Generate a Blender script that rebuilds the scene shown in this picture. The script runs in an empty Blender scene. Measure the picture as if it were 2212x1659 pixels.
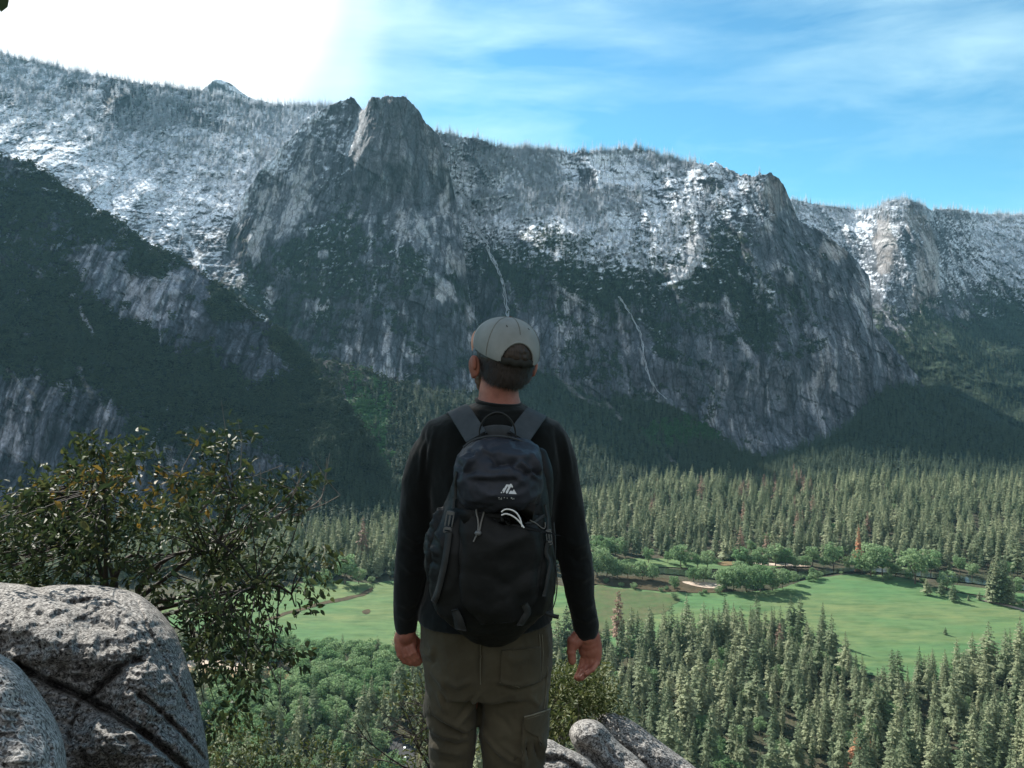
import bpy, bmesh, math, random
import numpy as np
from mathutils import Vector, Matrix
from mathutils.bvhtree import BVHTree

R = math.radians
scene = bpy.context.scene
COL = scene.collection

# ------------------------------------------------------------------ camera, sky, sun, exposure
# the camera stands at the origin looking along +Y; a photo position (px, py) on a 2212 x 1659
# print of the picture belongs to the direction ((px-CX)/F, 1, (HY-py)/F)
F, CX, HY = 1840.0, 1106.0, 700.0
cam = bpy.data.cameras.new('camera')
camo = bpy.data.objects.new('camera', cam)
COL.objects.link(camo)
camo.rotation_euler = (R(90), 0, 0)
cam.sensor_width = 36.0
cam.lens = 36.0 * F / 2212.0
cam.shift_y = -(829.5 - HY) / 2212.0
cam.clip_start = 0.05
cam.clip_end = 20000.0
scene.camera = camo

SUN_AZ, SUN_EL = -40.0, 36.5
SD = Vector((math.sin(R(SUN_AZ)) * math.cos(R(SUN_EL)), math.cos(R(SUN_AZ)) * math.cos(R(SUN_EL)), math.sin(R(SUN_EL))))
sun = bpy.data.lights.new('sun', 'SUN')
sun.energy = 5.0
sun.angle = R(0.53)
sun.color = (1.0, 0.95, 0.86)
suno = bpy.data.objects.new('sun', sun)
suno.rotation_euler = SD.to_track_quat('Z', 'Y').to_euler()
COL.objects.link(suno)

world = bpy.data.worlds.new('World')
scene.world = world
world.use_nodes = True
scene.view_settings.view_transform = 'Standard'
scene.view_settings.look = 'None'
scene.view_settings.gamma = 1.0
scene.view_settings.exposure = 1.3
scene.view_settings.use_curve_mapping = False
scene.cycles.use_denoising = True
scene.cycles.max_bounces = 6
scene.cycles.diffuse_bounces = 3
scene.cycles.glossy_bounces = 2
scene.cycles.transmission_bounces = 2
scene.cycles.volume_bounces = 0
scene.cycles.transparent_max_bounces = 8


class NT:
    """tiny helper to write node trees"""
    def __init__(self, tree):
        self.t = tree
        tree.nodes.clear()

    def n(self, kind, ins=None, **props):
        nd = self.t.nodes.new(kind)
        for k, v in props.items():
            setattr(nd, k, v)
        for k, v in (ins or {}).items():
            sock = nd.inputs[k]
            if hasattr(v, 'is_output') or isinstance(v, bpy.types.NodeSocket):
                self.t.links.new(v, sock)
            else:
                sock.default_value = v
        return nd

    def math(self, op, a, b=0.0, c=None, clamp=False):
        ins = {0: a, 1: b}
        if c is not None:
            ins[2] = c
        return self.n('ShaderNodeMath', ins, operation=op, use_clamp=clamp).outputs[0]

    def ramp(self, fac, stops, interp='LINEAR'):
        nd = self.n('ShaderNodeValToRGB', {0: fac})
        cr = nd.color_ramp
        cr.interpolation = interp
        while len(cr.elements) > 1:
            cr.elements.remove(cr.elements[-1])
        for i, (p, c) in enumerate(stops):
            e = cr.elements[0] if i == 0 else cr.elements.new(p)
            e.position = p
            e.color = c if len(c) == 4 else (*c, 1)
        return nd.outputs[0]

    def mix(self, fac, a, b, blend='MIX'):
        nd = self.n('ShaderNodeMix', data_type='RGBA', blend_type=blend)
        for s, v in ((nd.inputs[0], fac), (nd.inputs[6], a), (nd.inputs[7], b)):
            if isinstance(v, bpy.types.NodeSocket):
                self.t.links.new(v, s)
            else:
                s.default_value = v if not isinstance(v, tuple) or len(v) == 4 else (*v, 1)
        return nd.outputs[2]

    def noise(self, vec, scale, detail=4, rough=0.55, **kw):
        return self.n('ShaderNodeTexNoise', {'Vector': vec, 'Scale': scale, 'Detail': detail, 'Roughness': rough, **kw}).outputs[0]

    def vmap(self, vec, scale=(1, 1, 1), rot=(0, 0, 0), loc=(0, 0, 0)):
        return self.n('ShaderNodeMapping', {'Vector': vec, 'Scale': scale, 'Rotation': rot, 'Location': loc}).outputs[0]


w = NT(world.node_tree)
sky = w.n('ShaderNodeTexSky', sky_type='NISHITA')
sky.sun_disc = False
sky.sun_elevation = R(SUN_EL)
sky.sun_rotation = R(SUN_AZ)
sky.altitude = 1500
sky.air_density = 1.0
sky.dust_density = 0.35
sky.ozone_density = 1.6
tc = w.n('ShaderNodeTexCoord')
gen = tc.outputs['Generated']
# thin cirrus drawn out along the wind, from the lower left to the upper right
cm = w.vmap(gen, (1.1, 1.1, 4.6), (0, R(-19), 0))
warp = w.noise(cm, 1.6, 3)
cm2 = w.n('ShaderNodeVectorMath', {0: cm, 1: w.n('ShaderNodeVectorMath', {0: w.n('ShaderNodeTexNoise', {'Vector': cm, 'Scale': 2.0, 'Detail': 2}).outputs[1], 'Scale': 0.35}, operation='SCALE').outputs[0]}, operation='ADD').outputs[0]
streak = w.noise(cm2, 2.9, 6, 0.56)
broad = w.noise(w.vmap(gen, (1, 1, 2.6), (0, R(-22), 0), (3.1, 0, 1.7)), 1.9, 3)
upz = w.math('MULTIPLY', w.n('ShaderNodeSeparateXYZ', {0: gen}).outputs[2], 20.0, clamp=True)
cl = w.math('MULTIPLY', upz, w.math('MULTIPLY', w.ramp(streak, [(0.40, (0, 0, 0)), (0.72, (1, 1, 1))]), w.ramp(broad, [(0.36, (0.12,) * 3), (0.60, (1, 1, 1))])))
# a bright veil of thin cloud round the sun's side of the sky
veil_dir = Vector((math.sin(R(-31)) * math.cos(R(21)), math.cos(R(-31)) * math.cos(R(21)), math.sin(R(21))))
dt = w.n('ShaderNodeVectorMath', {0: gen, 1: tuple(veil_dir)}, operation='DOT_PRODUCT').outputs[1]
dtn = w.math('ADD', dt, w.math('MULTIPLY', w.math('SUBTRACT', broad, 0.5), 0.06))
veil = w.ramp(w.math('MULTIPLY', w.math('SUBTRACT', dtn, 0.893), 10.0, clamp=True), [(0.0, (0, 0, 0)), (0.12, (0.04,) * 3), (0.36, (0.16,) * 3), (0.56, (0.48,) * 3), (0.74, (1, 1, 1))], 'EASE')
SKYC = w.mix(1.0, sky.outputs[0], (0.50, 0.98, 1.04, 1), 'MULTIPLY')
c1 = w.mix(w.math('MULTIPLY', cl, 0.62), SKYC, (6.2, 8.6, 8.9, 1))
c2 = w.mix(veil, c1, (8.6, 9.0, 9.1, 1))
# added white cloud behind the camera, fill light for the faces turned to it
back = w.ramp(w.math('MULTIPLY_ADD', w.n('ShaderNodeSeparateXYZ', {0: gen}).outputs[1], -0.5, 0.5), [(0.46, (0, 0, 0)), (0.80, (1, 1, 1))], 'EASE')
c3 = w.mix(w.math('MULTIPLY', back, upz), c2, (5.2, 5.5, 5.8, 1))
bg = w.n('ShaderNodeBackground', {'Color': c3, 'Strength': 0.062})
out = w.n('ShaderNodeOutputWorld', {'Surface': bg.outputs[0]})

# ------------------------------------------------------------------ small helpers

def tag(o, label=None, cat=None, group=None, kind=None):
    if label: o['label'] = label
    if cat: o['category'] = cat
    if group: o['group'] = group
    if kind: o['kind'] = kind
    return o


def at(px, py, Y):
    return Vector(((px - CX) / F * Y, Y, (HY - py) / F * Y))


def link(name, me, mat=None, parent=None):
    o = bpy.data.objects.new(name, me)
    COL.objects.link(o)
    if mat is not None and me is not None and len(me.materials) == 0:
        for m in (mat if isinstance(mat, (list, tuple)) else [mat]):
            me.materials.append(m)
    if parent is not None:
        o.parent = parent
    return o


def empty(name, loc, rz=0.0):
    o = bpy.data.objects.new(name, None)
    o.empty_display_size = 0.2
    COL.objects.link(o)
    o.location = loc
    o.rotation_euler = (0, 0, rz)
    return o


def npmesh(name, V, Fc, smooth=True, uvs=None, col=None, matidx=None):
    """mesh from numpy arrays; Fc is (n,3) or (n,4) or a list of both"""
    me = bpy.data.meshes.new(name)
    V = np.asarray(V, dtype=np.float64)
    fl = Fc if isinstance(Fc, list) else [Fc]
    fl = [np.asarray(f, dtype=np.int32) for f in fl if len(f)]
    nl = sum(f.size for f in fl)
    nf = sum(len(f) for f in fl)
    me.vertices.add(len(V))
    me.vertices.foreach_set('co', V.astype(np.float32).ravel())
    me.loops.add(nl)
    me.loops.foreach_set('vertex_index', np.concatenate([f.ravel() for f in fl]))
    me.polygons.add(nf)
    tot = np.concatenate([np.full(len(f), f.shape[1], dtype=np.int32) for f in fl])
    st = np.concatenate([[0], np.cumsum(tot)[:-1]]).astype(np.int32)
    me.polygons.foreach_set('loop_start', st)
    me.polygons.foreach_set('loop_total', tot)
    me.polygons.foreach_set('use_smooth', np.full(nf, smooth, dtype=bool))
    if matidx is not None:
        me.polygons.foreach_set('material_index', np.asarray(matidx, dtype=np.int32))
    me.update(calc_edges=True)
    if col is not None:
        for k, c in (col.items() if isinstance(col, dict) else [('col', col)]):
            a = me.color_attributes.new(k, 'FLOAT_COLOR', 'POINT')
            c = np.asarray(c, dtype=np.float32)
            if c.shape[1] == 3:
                c = np.hstack([c, np.ones((len(c), 1), np.float32)])
            a.data.foreach_set('color', c.ravel())
    return me


rng0 = np.random.default_rng(7)
TAB = rng0.random((64, 64, 64)).astype(np.float32)


def vnoise(p, seed=0):
    """value noise, p (n,3), returns 0..1"""
    p = p + seed * 17.37
    i = np.floor(p).astype(np.int64)
    f = (p - i).astype(np.float32)
    f = f * f * f * (f * (f * 6 - 15) + 10)
    i &= 63
    j = (i + 1) & 63
    x0, y0, z0 = i[:, 0], i[:, 1], i[:, 2]
    x1, y1, z1 = j[:, 0], j[:, 1], j[:, 2]
    fx, fy, fz = f[:, 0], f[:, 1], f[:, 2]
    a = TAB[x0, y0, z0] * (1 - fx) + TAB[x1, y0, z0] * fx
    b = TAB[x0, y1, z0] * (1 - fx) + TAB[x1, y1, z0] * fx
    c = TAB[x0, y0, z1] * (1 - fx) + TAB[x1, y0, z1] * fx
    d = TAB[x0, y1, z1] * (1 - fx) + TAB[x1, y1, z1] * fx
    return (a * (1 - fy) + b * fy) * (1 - fz) + (c * (1 - fy) + d * fy) * fz


def cells(p, seed=0):
    """blocky noise: one value per box"""
    i = np.floor(p + seed * 7.31).astype(np.int64) & 63
    return TAB[i[:, 0], i[:, 1], i[:, 2]]


def fbm(p, octv=4, seed=0, gain=0.5, lac=2.03):
    p = np.asarray(p, dtype=np.float64)
    s = 0.0; a = 1.0; t = 0.0
    for k in range(octv):
        s = s + a * vnoise(p, seed + k * 3)
        t += a
        a *= gain
        p = p * lac
    return s / t


def ridged(p, octv=4, seed=0, gain=0.5, lac=2.05):
    p = np.asarray(p, dtype=np.float64)
    s = 0.0; a = 1.0; t = 0.0
    for k in range(octv):
        s = s + a * (1 - np.abs(2 * vnoise(p, seed + k * 3) - 1))
        t += a
        a *= gain
        p = p * lac
    return s / t


def sstep(x, a, b):
    t = np.clip((x - a) / (b - a), 0, 1)
    return t * t * (3 - 2 * t)


def lerp3(a, b, t):
    return a * (1 - t[:, None]) + np.asarray(b) * t[:, None]


def rbf(pts):
    """smooth surface through scattered (px, py, value) points"""
    P = np.array(pts, dtype=float)
    xy, v = P[:, :2] / 300.0, P[:, 2]
    d = np.linalg.norm(xy[:, None] - xy[None], axis=2)
    n = len(P)
    A = np.zeros((n + 3, n + 3))
    A[:n, :n] = d
    A[:n, :n] -= np.eye(n) * 0.02
    A[:n, n] = 1; A[n, :n] = 1
    A[:n, n + 1:] = xy; A[n + 1:, :n] = xy.T
    sol = np.linalg.solve(A, np.concatenate([v, [0, 0, 0]]))

    def f(px, py):
        q = np.stack([np.ravel(px), np.ravel(py)], 1) / 300.0
        r = np.zeros(len(q))
        for k in range(n):
            r += sol[k] * np.hypot(q[:, 0] - xy[k, 0], q[:, 1] - xy[k, 1])
        r += sol[n] + q @ sol[n + 1:]
        return r.reshape(np.shape(px))
    return f


def idw(pts, power=3.0):
    P = np.array(pts, dtype=float)

    def f(px, py):
        s = np.zeros(np.shape(px)); t = np.zeros(np.shape(px))
        for x, y, v in P:
            wgt = 1.0 / (((px - x) ** 2 + (py - y) ** 2) / 400.0 + 1.0) ** (power / 2)
            s += wgt * v; t += wgt
        return s / t
    return f


def interp(poly):
    P = np.array(poly, dtype=float)
    return lambda x: np.interp(x, P[:, 0], P[:, 1])


def principled(name, base=(0.5, 0.5, 0.5), rough=0.7, **kw):
    m = bpy.data.materials.new(name)
    m.use_nodes = True
    nt = NT(m.node_tree)
    p = nt.n('ShaderNodeBsdfPrincipled')
    o = nt.n('ShaderNodeOutputMaterial', {'Surface': p.outputs[0]})
    p.inputs['Base Color'].default_value = (*base, 1)
    p.inputs['Roughness'].default_value = rough
    for k, v in kw.items():
        p.inputs[k].default_value = v
    m.diffuse_color = (*base, 1)
    return m, nt, p


def setin(nt, sock, v):
    nt.t.links.new(v, sock)


def bump(nt, p, height, strength=0.5, dist=0.01):
    b = nt.n('ShaderNodeBump', {'Height': height, 'Strength': strength, 'Distance': dist})
    nt.t.links.new(b.outputs[0], p.inputs['Normal'])
    return b

# ------------------------------------------------------------------ the mountain walls
STEP = 2.1


def mountain_material(name):
    m, nt, p = principled(name, (0.2, 0.2, 0.2), 0.92)
    c = nt.n('ShaderNodeVertexColor', layer_name='col').outputs[0]
    geo = nt.n('ShaderNodeNewGeometry').outputs[0]
    fine = nt.noise(nt.vmap(geo, (1, 1, 0.45)), 0.22, 5, 0.65)
    f2 = nt.ramp(fine, [(0.30, (0.50,) * 3), (0.70, (1.45,) * 3)])
    # joints in the granite: long upright cracks and shorter cross breaks
    wv = nt.n('ShaderNodeTexNoise', {'Vector': geo, 'Scale': 0.02, 'Detail': 3}).outputs[1]
    wp = nt.n('ShaderNodeVectorMath', {0: geo, 1: nt.n('ShaderNodeVectorMath', {0: wv, 'Scale': 30.0}, operation='SCALE').outputs[0]}, operation='ADD').outputs[0]
    v1 = nt.n('ShaderNodeTexVoronoi', {'Vector': nt.vmap(wp, (1, 0.3, 0.22)), 'Scale': 0.034}, feature='DISTANCE_TO_EDGE').outputs[0]
    v2 = nt.n('ShaderNodeTexVoronoi', {'Vector': nt.vmap(wp, (1, 0.3, 0.45)), 'Scale': 0.085}, feature='DISTANCE_TO_EDGE').outputs[0]
    ck = nt.mix(1.0, nt.ramp(v1, [(0.02, (0.50,) * 3), (0.08, (1, 1, 1))]), nt.ramp(v2, [(0.02, (0.72,) * 3), (0.10, (1, 1, 1))]), 'MULTIPLY')
    f2 = nt.mix(1.0, f2, ck, 'MULTIPLY')
    setin(nt, p.inputs['Base Color'], nt.mix(1.0, c, f2, 'MULTIPLY'))
    p.inputs['Specular IOR Level'].default_value = 0.15
    bump(nt, p, fine, 0.9, 3.0)
    return m


M_MOUNT = mountain_material('granite_snow_and_scrub')
SHEETS = {}


def sheet(name, x0, x1, sky, base, depth, paint, rough=7.0, jag=3.0, edges=(), amp=1.0, crown=True, label=None, flute=None, step=STEP, back=3, ys=1.0, ext=(0, 0)):
    """one mountain side as a real surface: its depth comes from smooth controls plus carved relief"""
    nx = int((x1 - x0) / step) + 1
    xs = np.linspace(x0, x1, nx)
    # beyond the edges of the view the wall simply carries on, in coarser steps
    xs = np.concatenate([np.arange(x0 - ext[0], x0 - 3, 7.0), xs, np.arange(x1 + 7, x1 + ext[1], 7.0)])
    nx = len(xs)
    skyf, basef = interp(sky), interp(base)
    sy = skyf(xs) + jag * (fbm(np.stack([xs / 16, xs * 0, xs * 0], 1), 4, 5) - 0.5) * 2 \
        + jag * 0.9 * (cells(np.stack([xs / 9 + 2 * fbm(np.stack([xs / 20, xs * 0, xs * 0], 1), 2, 8), xs * 0, xs * 0], 1), 4) - 0.5) + jag * 0.5 * (cells(np.stack([xs / 3.7, xs * 0, xs * 0], 1), 5) - 0.5)
    by = basef(xs)
    ny = int(np.max(by - sy) / step) + 2
    t = np.linspace(0, 1, ny)
    PX = np.repeat(xs[None], ny, 0)
    PY = by[None] + (sy - by)[None] * t[:, None]
    sy = sy + 70 * (fbm(np.stack([xs / 260, xs * 0, xs * 0], 1), 3, 9) - 0.5) * np.clip(np.maximum(x0 - xs, xs - x1) / 200, 0, 1)
    PY = by[None] + (sy - by)[None] * t[:, None]
    Y = depth(np.clip(PX, x0, x1), PY) * ys
    for ex, x_edge, dd, ww, ylo, yhi in edges:      # steps in depth along a traced edge
        e = interp(x_edge)(PY)
        s = 1 / (1 + np.exp(-(PX - e) / ww * ex))
        Y = Y - dd * s * (1 - sstep(PY, ylo, yhi))
    X = (PX - CX) / F * Y
    Z = (HY - PY) / F * Y
    W = np.stack([X.ravel(), Y.ravel(), Z.ravel()], 1)
    fl = (flute(PX, PY) if flute else np.full(PX.shape, 0.5)).ravel()
    fl = np.clip(fl, 0, 1)
    # vertical fluting on the cliffs, broken slabs elsewhere
    wx = W[:, 0] + 40 * (fbm(W / 150.0, 3, 11) - 0.5)
    d1 = ridged(np.stack([wx / 85, W[:, 2] / 420, W[:, 1] / 800], 1), 3, 21)
    d2 = ridged(np.stack([wx / 24, W[:, 2] / 150, W[:, 1] / 400], 1), 3, 31)
    d3 = fbm(np.stack([wx / 7, W[:, 2] / 30, W[:, 1] / 40], 1), 3, 41)
    c1 = ridged(np.stack([W[:, 0] / 130 + W[:, 2] / 260, W[:, 2] / 90, W[:, 1] / 200], 1), 4, 51)
    c2 = fbm(W / 26.0, 4, 61)
    c3 = ridged(np.stack([W[:, 0] / 60 - W[:, 2] / 50, W[:, 2] / 16 + W[:, 0] / 40, W[:, 1] / 90], 1), 3, 71)
    # joint-bounded blocks: upright slabs on the faces, tilted ones on the slopes
    jx = W[:, 0] + 16 * (fbm(W / 60.0, 2, 13) - 0.5) + 3 * (fbm(W / 9.0, 2, 14) - 0.5)
    jz = W[:, 2] + 34 * (fbm(W / 75.0, 3, 15) - 0.5) + 0.35 * W[:, 0]
    zero = zero0 = np.zeros(len(W))
    qx = W[:, 0] + 50 * (fbm(W / 140.0, 3, 18) - 0.5)
    # great faceted ribs with sharp gullies between them
    rb_ = np.abs(((qx + 0.18 * W[:, 2]) / 118.0) % 1.0 - 0.5) * 2
    rb2 = np.abs(((qx - 0.30 * W[:, 2]) / 47.0 + 0.37) % 1.0 - 0.5) * 2
    amp1 = 0.5 + vnoise(np.stack([qx / 118.0, W[:, 2] / 260, zero0], 1), 6)
    b0 = cells(np.stack([qx / 95, W[:, 2] / 210 + 0.3 * qx / 95, zero0], 1), 7) - 0.5
    b1 = cells(np.stack([jx / 44, jz / 105, zero], 1), 1) - 0.5
    b2 = cells(np.stack([jx / 17, jz / 46, zero], 1), 2) - 0.5
    b3 = cells(np.stack([jx / 7.5, jz / 17, zero], 1), 3) - 0.5
    tz = jz / 62.0 + 0.8 * fbm(W / 130.0, 2, 16)
    terr = np.abs((tz % 1.0) - 0.12)             # ledges that catch snow and scrub
    ledge = np.where(tz % 1.0 < 0.16, 1.0, 0.0)
    disp = fl * (34 * amp1 * (rb_ - 0.5) + 15 * (rb2 - 0.5) + 26 * b0 + 22 * (d1 - 0.6) + 13 * (d2 - 0.6) + 7 * (d3 - 0.5) + 17 * b1 + 10 * b2 + 5 * b3 + 2 * (1 - tz % 1.0)) \
        + (1 - fl) * (22 * (rb_ - 0.5) + 60 * (c1 - 0.6) + 24 * (c2 - 0.5) + 14 * (c3 - 0.6) + 10 * b2 + 8 * b3)
    fade = 1.0
    Yd = Y.ravel() - disp * amp * fade
    k = Yd / Y.ravel()
    W = W * k[:, None]
    G = W.reshape(ny, nx, 3)
    du = np.gradient(G, axis=1); dv = np.gradient(G, axis=0)
    N = np.cross(du, dv)
    N /= np.linalg.norm(N, axis=2, keepdims=True) + 1e-9
    N *= np.where(N[..., 1:2] > 0, -1, 1)
    info = dict(px=PX.ravel(), py=PY.ravel(), W=W, N=N.reshape(-1, 3), wx=wx, fl=fl, d1=d1, d2=d2, d3=d3, b1=b1, b2=b2, b3=b3, ledge=ledge, c1=c1, c2=c2, c3=c3,
                t=np.repeat(t, nx))
    C, extra = paint(info)
    info['C'] = C
    info.update(extra or {})
    info['shape'] = (ny, nx)
    # the ground behind the skyline carries on backwards, so the ridge has a back
    top = G[-1]
    rows = [G]
    cols = [C.reshape(ny, nx, 3)]
    for q in range(1, back + 1):
        r = top.copy()
        r[:, 1] += 90 * q * (1 + 0.4 * q)
        r[:, 0] += (top[:, 0] / top[:, 1]) * 90 * q * (1 + 0.4 * q)
        r[:, 2] -= 8 * q + 14 * q * q
        rows.append(r[None]); cols.append(C.reshape(ny, nx, 3)[-1:])
    Gf = np.concatenate(rows, 0); Cf = np.concatenate(cols, 0)
    n2 = Gf.shape[0]
    idx = np.arange(n2 * nx).reshape(n2, nx)
    Q = np.stack([idx[:-1, :-1].ravel(), idx[:-1, 1:].ravel(), idx[1:, 1:].ravel(), idx[1:, :-1].ravel()], 1)
    me = npmesh(name, Gf.reshape(-1, 3), Q, True, col=Cf.reshape(-1, 3))
    o = link(name, me, M_MOUNT)
    tag(o, label, None, None, 'structure')
    SHEETS[name] = info
    return o


SNOW = (0.80, 0.86, 0.94)
ROCK_D = (0.055, 0.062, 0.075)
ROCK_M = (0.140, 0.158, 0.188)
ROCK_L = (0.44, 0.455, 0.48)
VEG_D = (0.016, 0.030, 0.024)
VEG_M = (0.030, 0.052, 0.030)
GREEN = (0.035, 0.095, 0.035)


def rockpaint(I, tone, seed=0):
    """streaked granite; tone -1..1 shifts it darker or paler"""
    W = I['W']
    n = len(W)
    wx = I['wx']
    s1 = fbm(np.stack([wx / 30, W[:, 2] / 260, wx * 0 + seed], 1), 4, 81 + seed)
    s2 = fbm(np.stack([wx / 5.5, W[:, 2] / 70, wx * 0 + seed], 1), 3, 91 + seed)
    s3 = fbm(np.stack([W[:, 0] / 70, W[:, 2] / 60, W[:, 1] / 90], 1), 4, 101 + seed)
    v = -0.02 + 0.34 * s1 + 0.26 * s2 + 0.40 * s3 + 0.13 * tone + 0.10 * I['b2'] + 0.09 * I['b3'] + 0.06 * I['b1']
    c = lerp3(np.tile(ROCK_D, (n, 1)), ROCK_M, sstep(v, 0.36, 0.56))
    c = lerp3(c, ROCK_L, sstep(v + 0.25 * (I['d2'] - 0.6), 0.56, 0.68))
    crack = sstep(I['d2'], 0.10, 0.30) * sstep(ridged(np.stack([wx / 16, W[:, 2] / 190, wx * 0], 1), 2, 7), 0.14, 0.35)
    c *= (0.45 + 0.55 * crack)[:, None]
    return c


def finish(I, c, snow, veg, slab=0.0):
    """lay scrub and snow over the rock: both keep to the gentler ledges"""
    W, N = I['W'], I['N']
    up = np.clip(N[:, 2], 0, 1)
    n1 = fbm(np.stack([W[:, 0] / 22, W[:, 2] / 17, W[:, 1] / 22], 1), 5, 111, 0.6)
    n2 = fbm(np.stack([(W[:, 0] + W[:, 2] * 0.9) / 15, (W[:, 2] - W[:, 0] * 0.35) / 4.0, W[:, 1] / 60], 1), 4, 121, 0.6)
    n3 = fbm(W / 75.0, 3, 131)
    vs = veg * 1.0 + 0.05 * I['ledge'] * I['fl'] + 0.35 * (up - 0.4) + 0.9 * (n1 - 0.5) + 0.6 * (n3 - 0.5) - 0.5
    vm = sstep(vs, -0.03, 0.10)
    vc = lerp3(np.tile(VEG_D, (len(W), 1)), VEG_M, sstep(fbm(W / 9.0, 3, 141), 0.40, 0.66))
    c = c * (1 - vm[:, None]) + vc * vm[:, None]
    ss = snow - 0.13 + 0.55 * (up - 0.45) + 0.75 * (n1 - 0.5) + 1.15 * (n2 - 0.5) + 0.14 * I['b3'] + 0.12 * I['b2'] + 0.05 * I['ledge'] + 0.4 * (n3 - 0.5) - 0.5
    sm = sstep(ss, -0.10, 0.26)
    sc = lerp3(np.tile(SNOW, (len(W), 1)), (0.54, 0.60, 0.68), 0.6 * sstep(n1, 0.45, 0.7))
    c = c * (1 - sm[:, None]) + sc * sm[:, None]
    return c, vm, sm


def blob(I, cx, cy, rx, ry, seed=0, rag=0.5):
    n = fbm(np.stack([I['px'] / 9, I['py'] / 26, I['px'] * 0 + seed], 1), 3, 151)
    d = np.hypot((I['px'] - cx) / rx, (I['py'] - cy) / ry) + rag * (n - 0.5) * 2
    return 1 - sstep(d, 0.7, 1.05)


def line(I, pts, wpx):
    P = np.array(pts, float)
    best = np.full(len(I['px']), 1e9)
    n = (fbm(np.stack([I['px'] / 22, I['py'] / 22, I['px'] * 0], 1), 3, 161) - 0.5) * 14
    x, y = I['px'] + n, I['py']
    for a, b in zip(P[:-1], P[1:]):
        ab = b - a
        t = np.clip(((x - a[0]) * ab[0] + (y - a[1]) * ab[1]) / (ab @ ab), 0, 1)
        best = np.minimum(best, np.hypot(x - a[0] - t * ab[0], y - a[1] - t * ab[1]))
    return 1 - sstep(best, wpx * 0.5, wpx)


# --- the far small summit
def paint_far(I):
    c = rockpaint(I, -0.4)
    c, v, s = finish(I, c, np.full(len(c), 0.50) + 0.4 * (1 - sstep(np.abs(I['px'] - (450 + (I['py'] - 170) * 1.9 + 14)), 4, 16)), np.full(len(c), 0.25))
    return c, None


sheet('mountain_summit', 425, 640, [(425, 205), (440, 192), (452, 181), (464, 171), (480, 174), (497, 180), (515, 194), (532, 206), (548, 214), (640, 236)],
      [(425, 260), (640, 270)], rbf([(425, 200, 4200), (464, 175, 4100), (560, 220, 4150), (425, 260, 3950), (640, 270, 3950)]), paint_far, jag=1.5, amp=0.5, ys=1.15)

# --- far right ridge
sn_r = idw([(1700, 460, .95), (1850, 465, .98), (2000, 490, .80), (2150, 500, .95), (2260, 500, .95), (1940, 520, .32), (2010, 520, .32), (1820, 540, .55), (1880, 560, .50),
            (1930, 620, .55), (2020, 590, .72), (2100, 600, .66), (2200, 600, .72), (2270, 600, .7), (1980, 640, .38), (2120, 650, .2), (2212, 640, .3), (1900, 680, 0), (2050, 700, -.4), (2200, 700, -.3), (2200, 780, -.9), (2050, 780, -.9),
            (2200, 900, -.4), (1900, 800, -.4), (1700, 600, .3)])
vg_r = idw([(1700, 460, 0), (2100, 480, .1), (1950, 600, .1), (2050, 640, .3), (1900, 700, .35), (2000, 720, .75), (2200, 700, .75), (2100, 800, 1.2), (2200, 950, 1.2), (1900, 900, 1.2), (1650, 900, 1)])


def paint_right(I):
    pale = np.maximum(blob(I, 1910, 530, 26, 70, 1), np.maximum(blob(I, 2005, 570, 24, 100, 2), np.maximum(blob(I, 1985, 650, 40, 40, 3), blob(I, 1975, 470, 26, 30, 6))))
    pale = np.maximum(pale, 0.8 * np.maximum(blob(I, 2082, 690, 14, 26, 4), blob(I, 2118, 705, 10, 22, 5)))
    c = rockpaint(I, -0.1 + 0.9 * pale)
    c = c * (1 - 0.35 * pale[:, None]) + 0.35 * pale[:, None] * np.array((0.36, 0.31, 0.27))
    vg = vg_r(I['px'], I['py'])
    c, v, s = finish(I, c, sn_r(I['px'], I['py']) - 0.35 * pale, vg)
    return c, dict(veg=v, snow=s, vegc=vg)


sheet('mountain_ridge', 1560, 2420, [(1560, 470), (1640, 440), (1710, 430), (1760, 440), (1830, 452), (1890, 452), (1912, 438), (1935, 432), (1962, 430), (1990, 442), (2012, 452), (2060, 452), (2120, 462), (2212, 463), (2420, 480)],
      [(1560, 900), (1700, 960), (2000, 1010), (2212, 1035), (2420, 1060)],
      rbf([(1640, 440, 3700), (1850, 455, 3600), (1960, 432, 3350), (2120, 465, 3600), (2350, 475, 3600), (1940, 520, 3200), (2010, 560, 3150), (1990, 650, 3000), (1850, 560, 3400), (2100, 560, 3300), (2110, 690, 3000),
           (2240, 620, 3150), (1900, 700, 2900), (2060, 730, 2760), (2200, 760, 2680), (2000, 850, 2560), (2200, 880, 2480), (2400, 900, 2400), (1800, 850, 2600), (2100, 950, 2050), (2000, 1000, 1720), (2212, 1035, 1560), (1700, 960, 2000), (1560, 900, 2300), (2420, 1060, 1450)]),
      paint_right, jag=2.5, ys=1.15, ext=(0, 900), edges=[(1, [(430, 1890), (700, 1905)], 70, 6, 560, 700), (-1, [(430, 2020), (700, 2040)], 60, 8, 560, 700)],
      flute=idw([(1900, 540, .9), (2000, 560, .9), (1980, 680, .9), (2100, 690, .7), (1750, 470, .1), (2200, 520, .15), (2150, 600, .3), (2200, 800, .05), (2000, 850, .05), (1900, 700, .6)]))

# --- the snowy bowl on the left
sn_l = idw([(0, 200, 1.0), (60, 140, .95), (200, 200, .85), (120, 280, .8), (250, 340, .9), (400, 330, .92), (560, 330, .92), (640, 240, .98), (660, 360, 1.02), (540, 400, .98), (450, 440, .85), (350, 420, .88), (250, 400, .9),
            (130, 330, .75), (60, 300, .72), (400, 500, .56), (330, 470, .66), (470, 500, .52), (430, 560, .32), (500, 560, .36), (420, 610, .30), (480, 640, .2), (560, 700, .05), (240, 205, .25), (285, 225, .2), (430, 235, .45), (-100, 200, 0.9), (650, 760, .2)])


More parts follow.
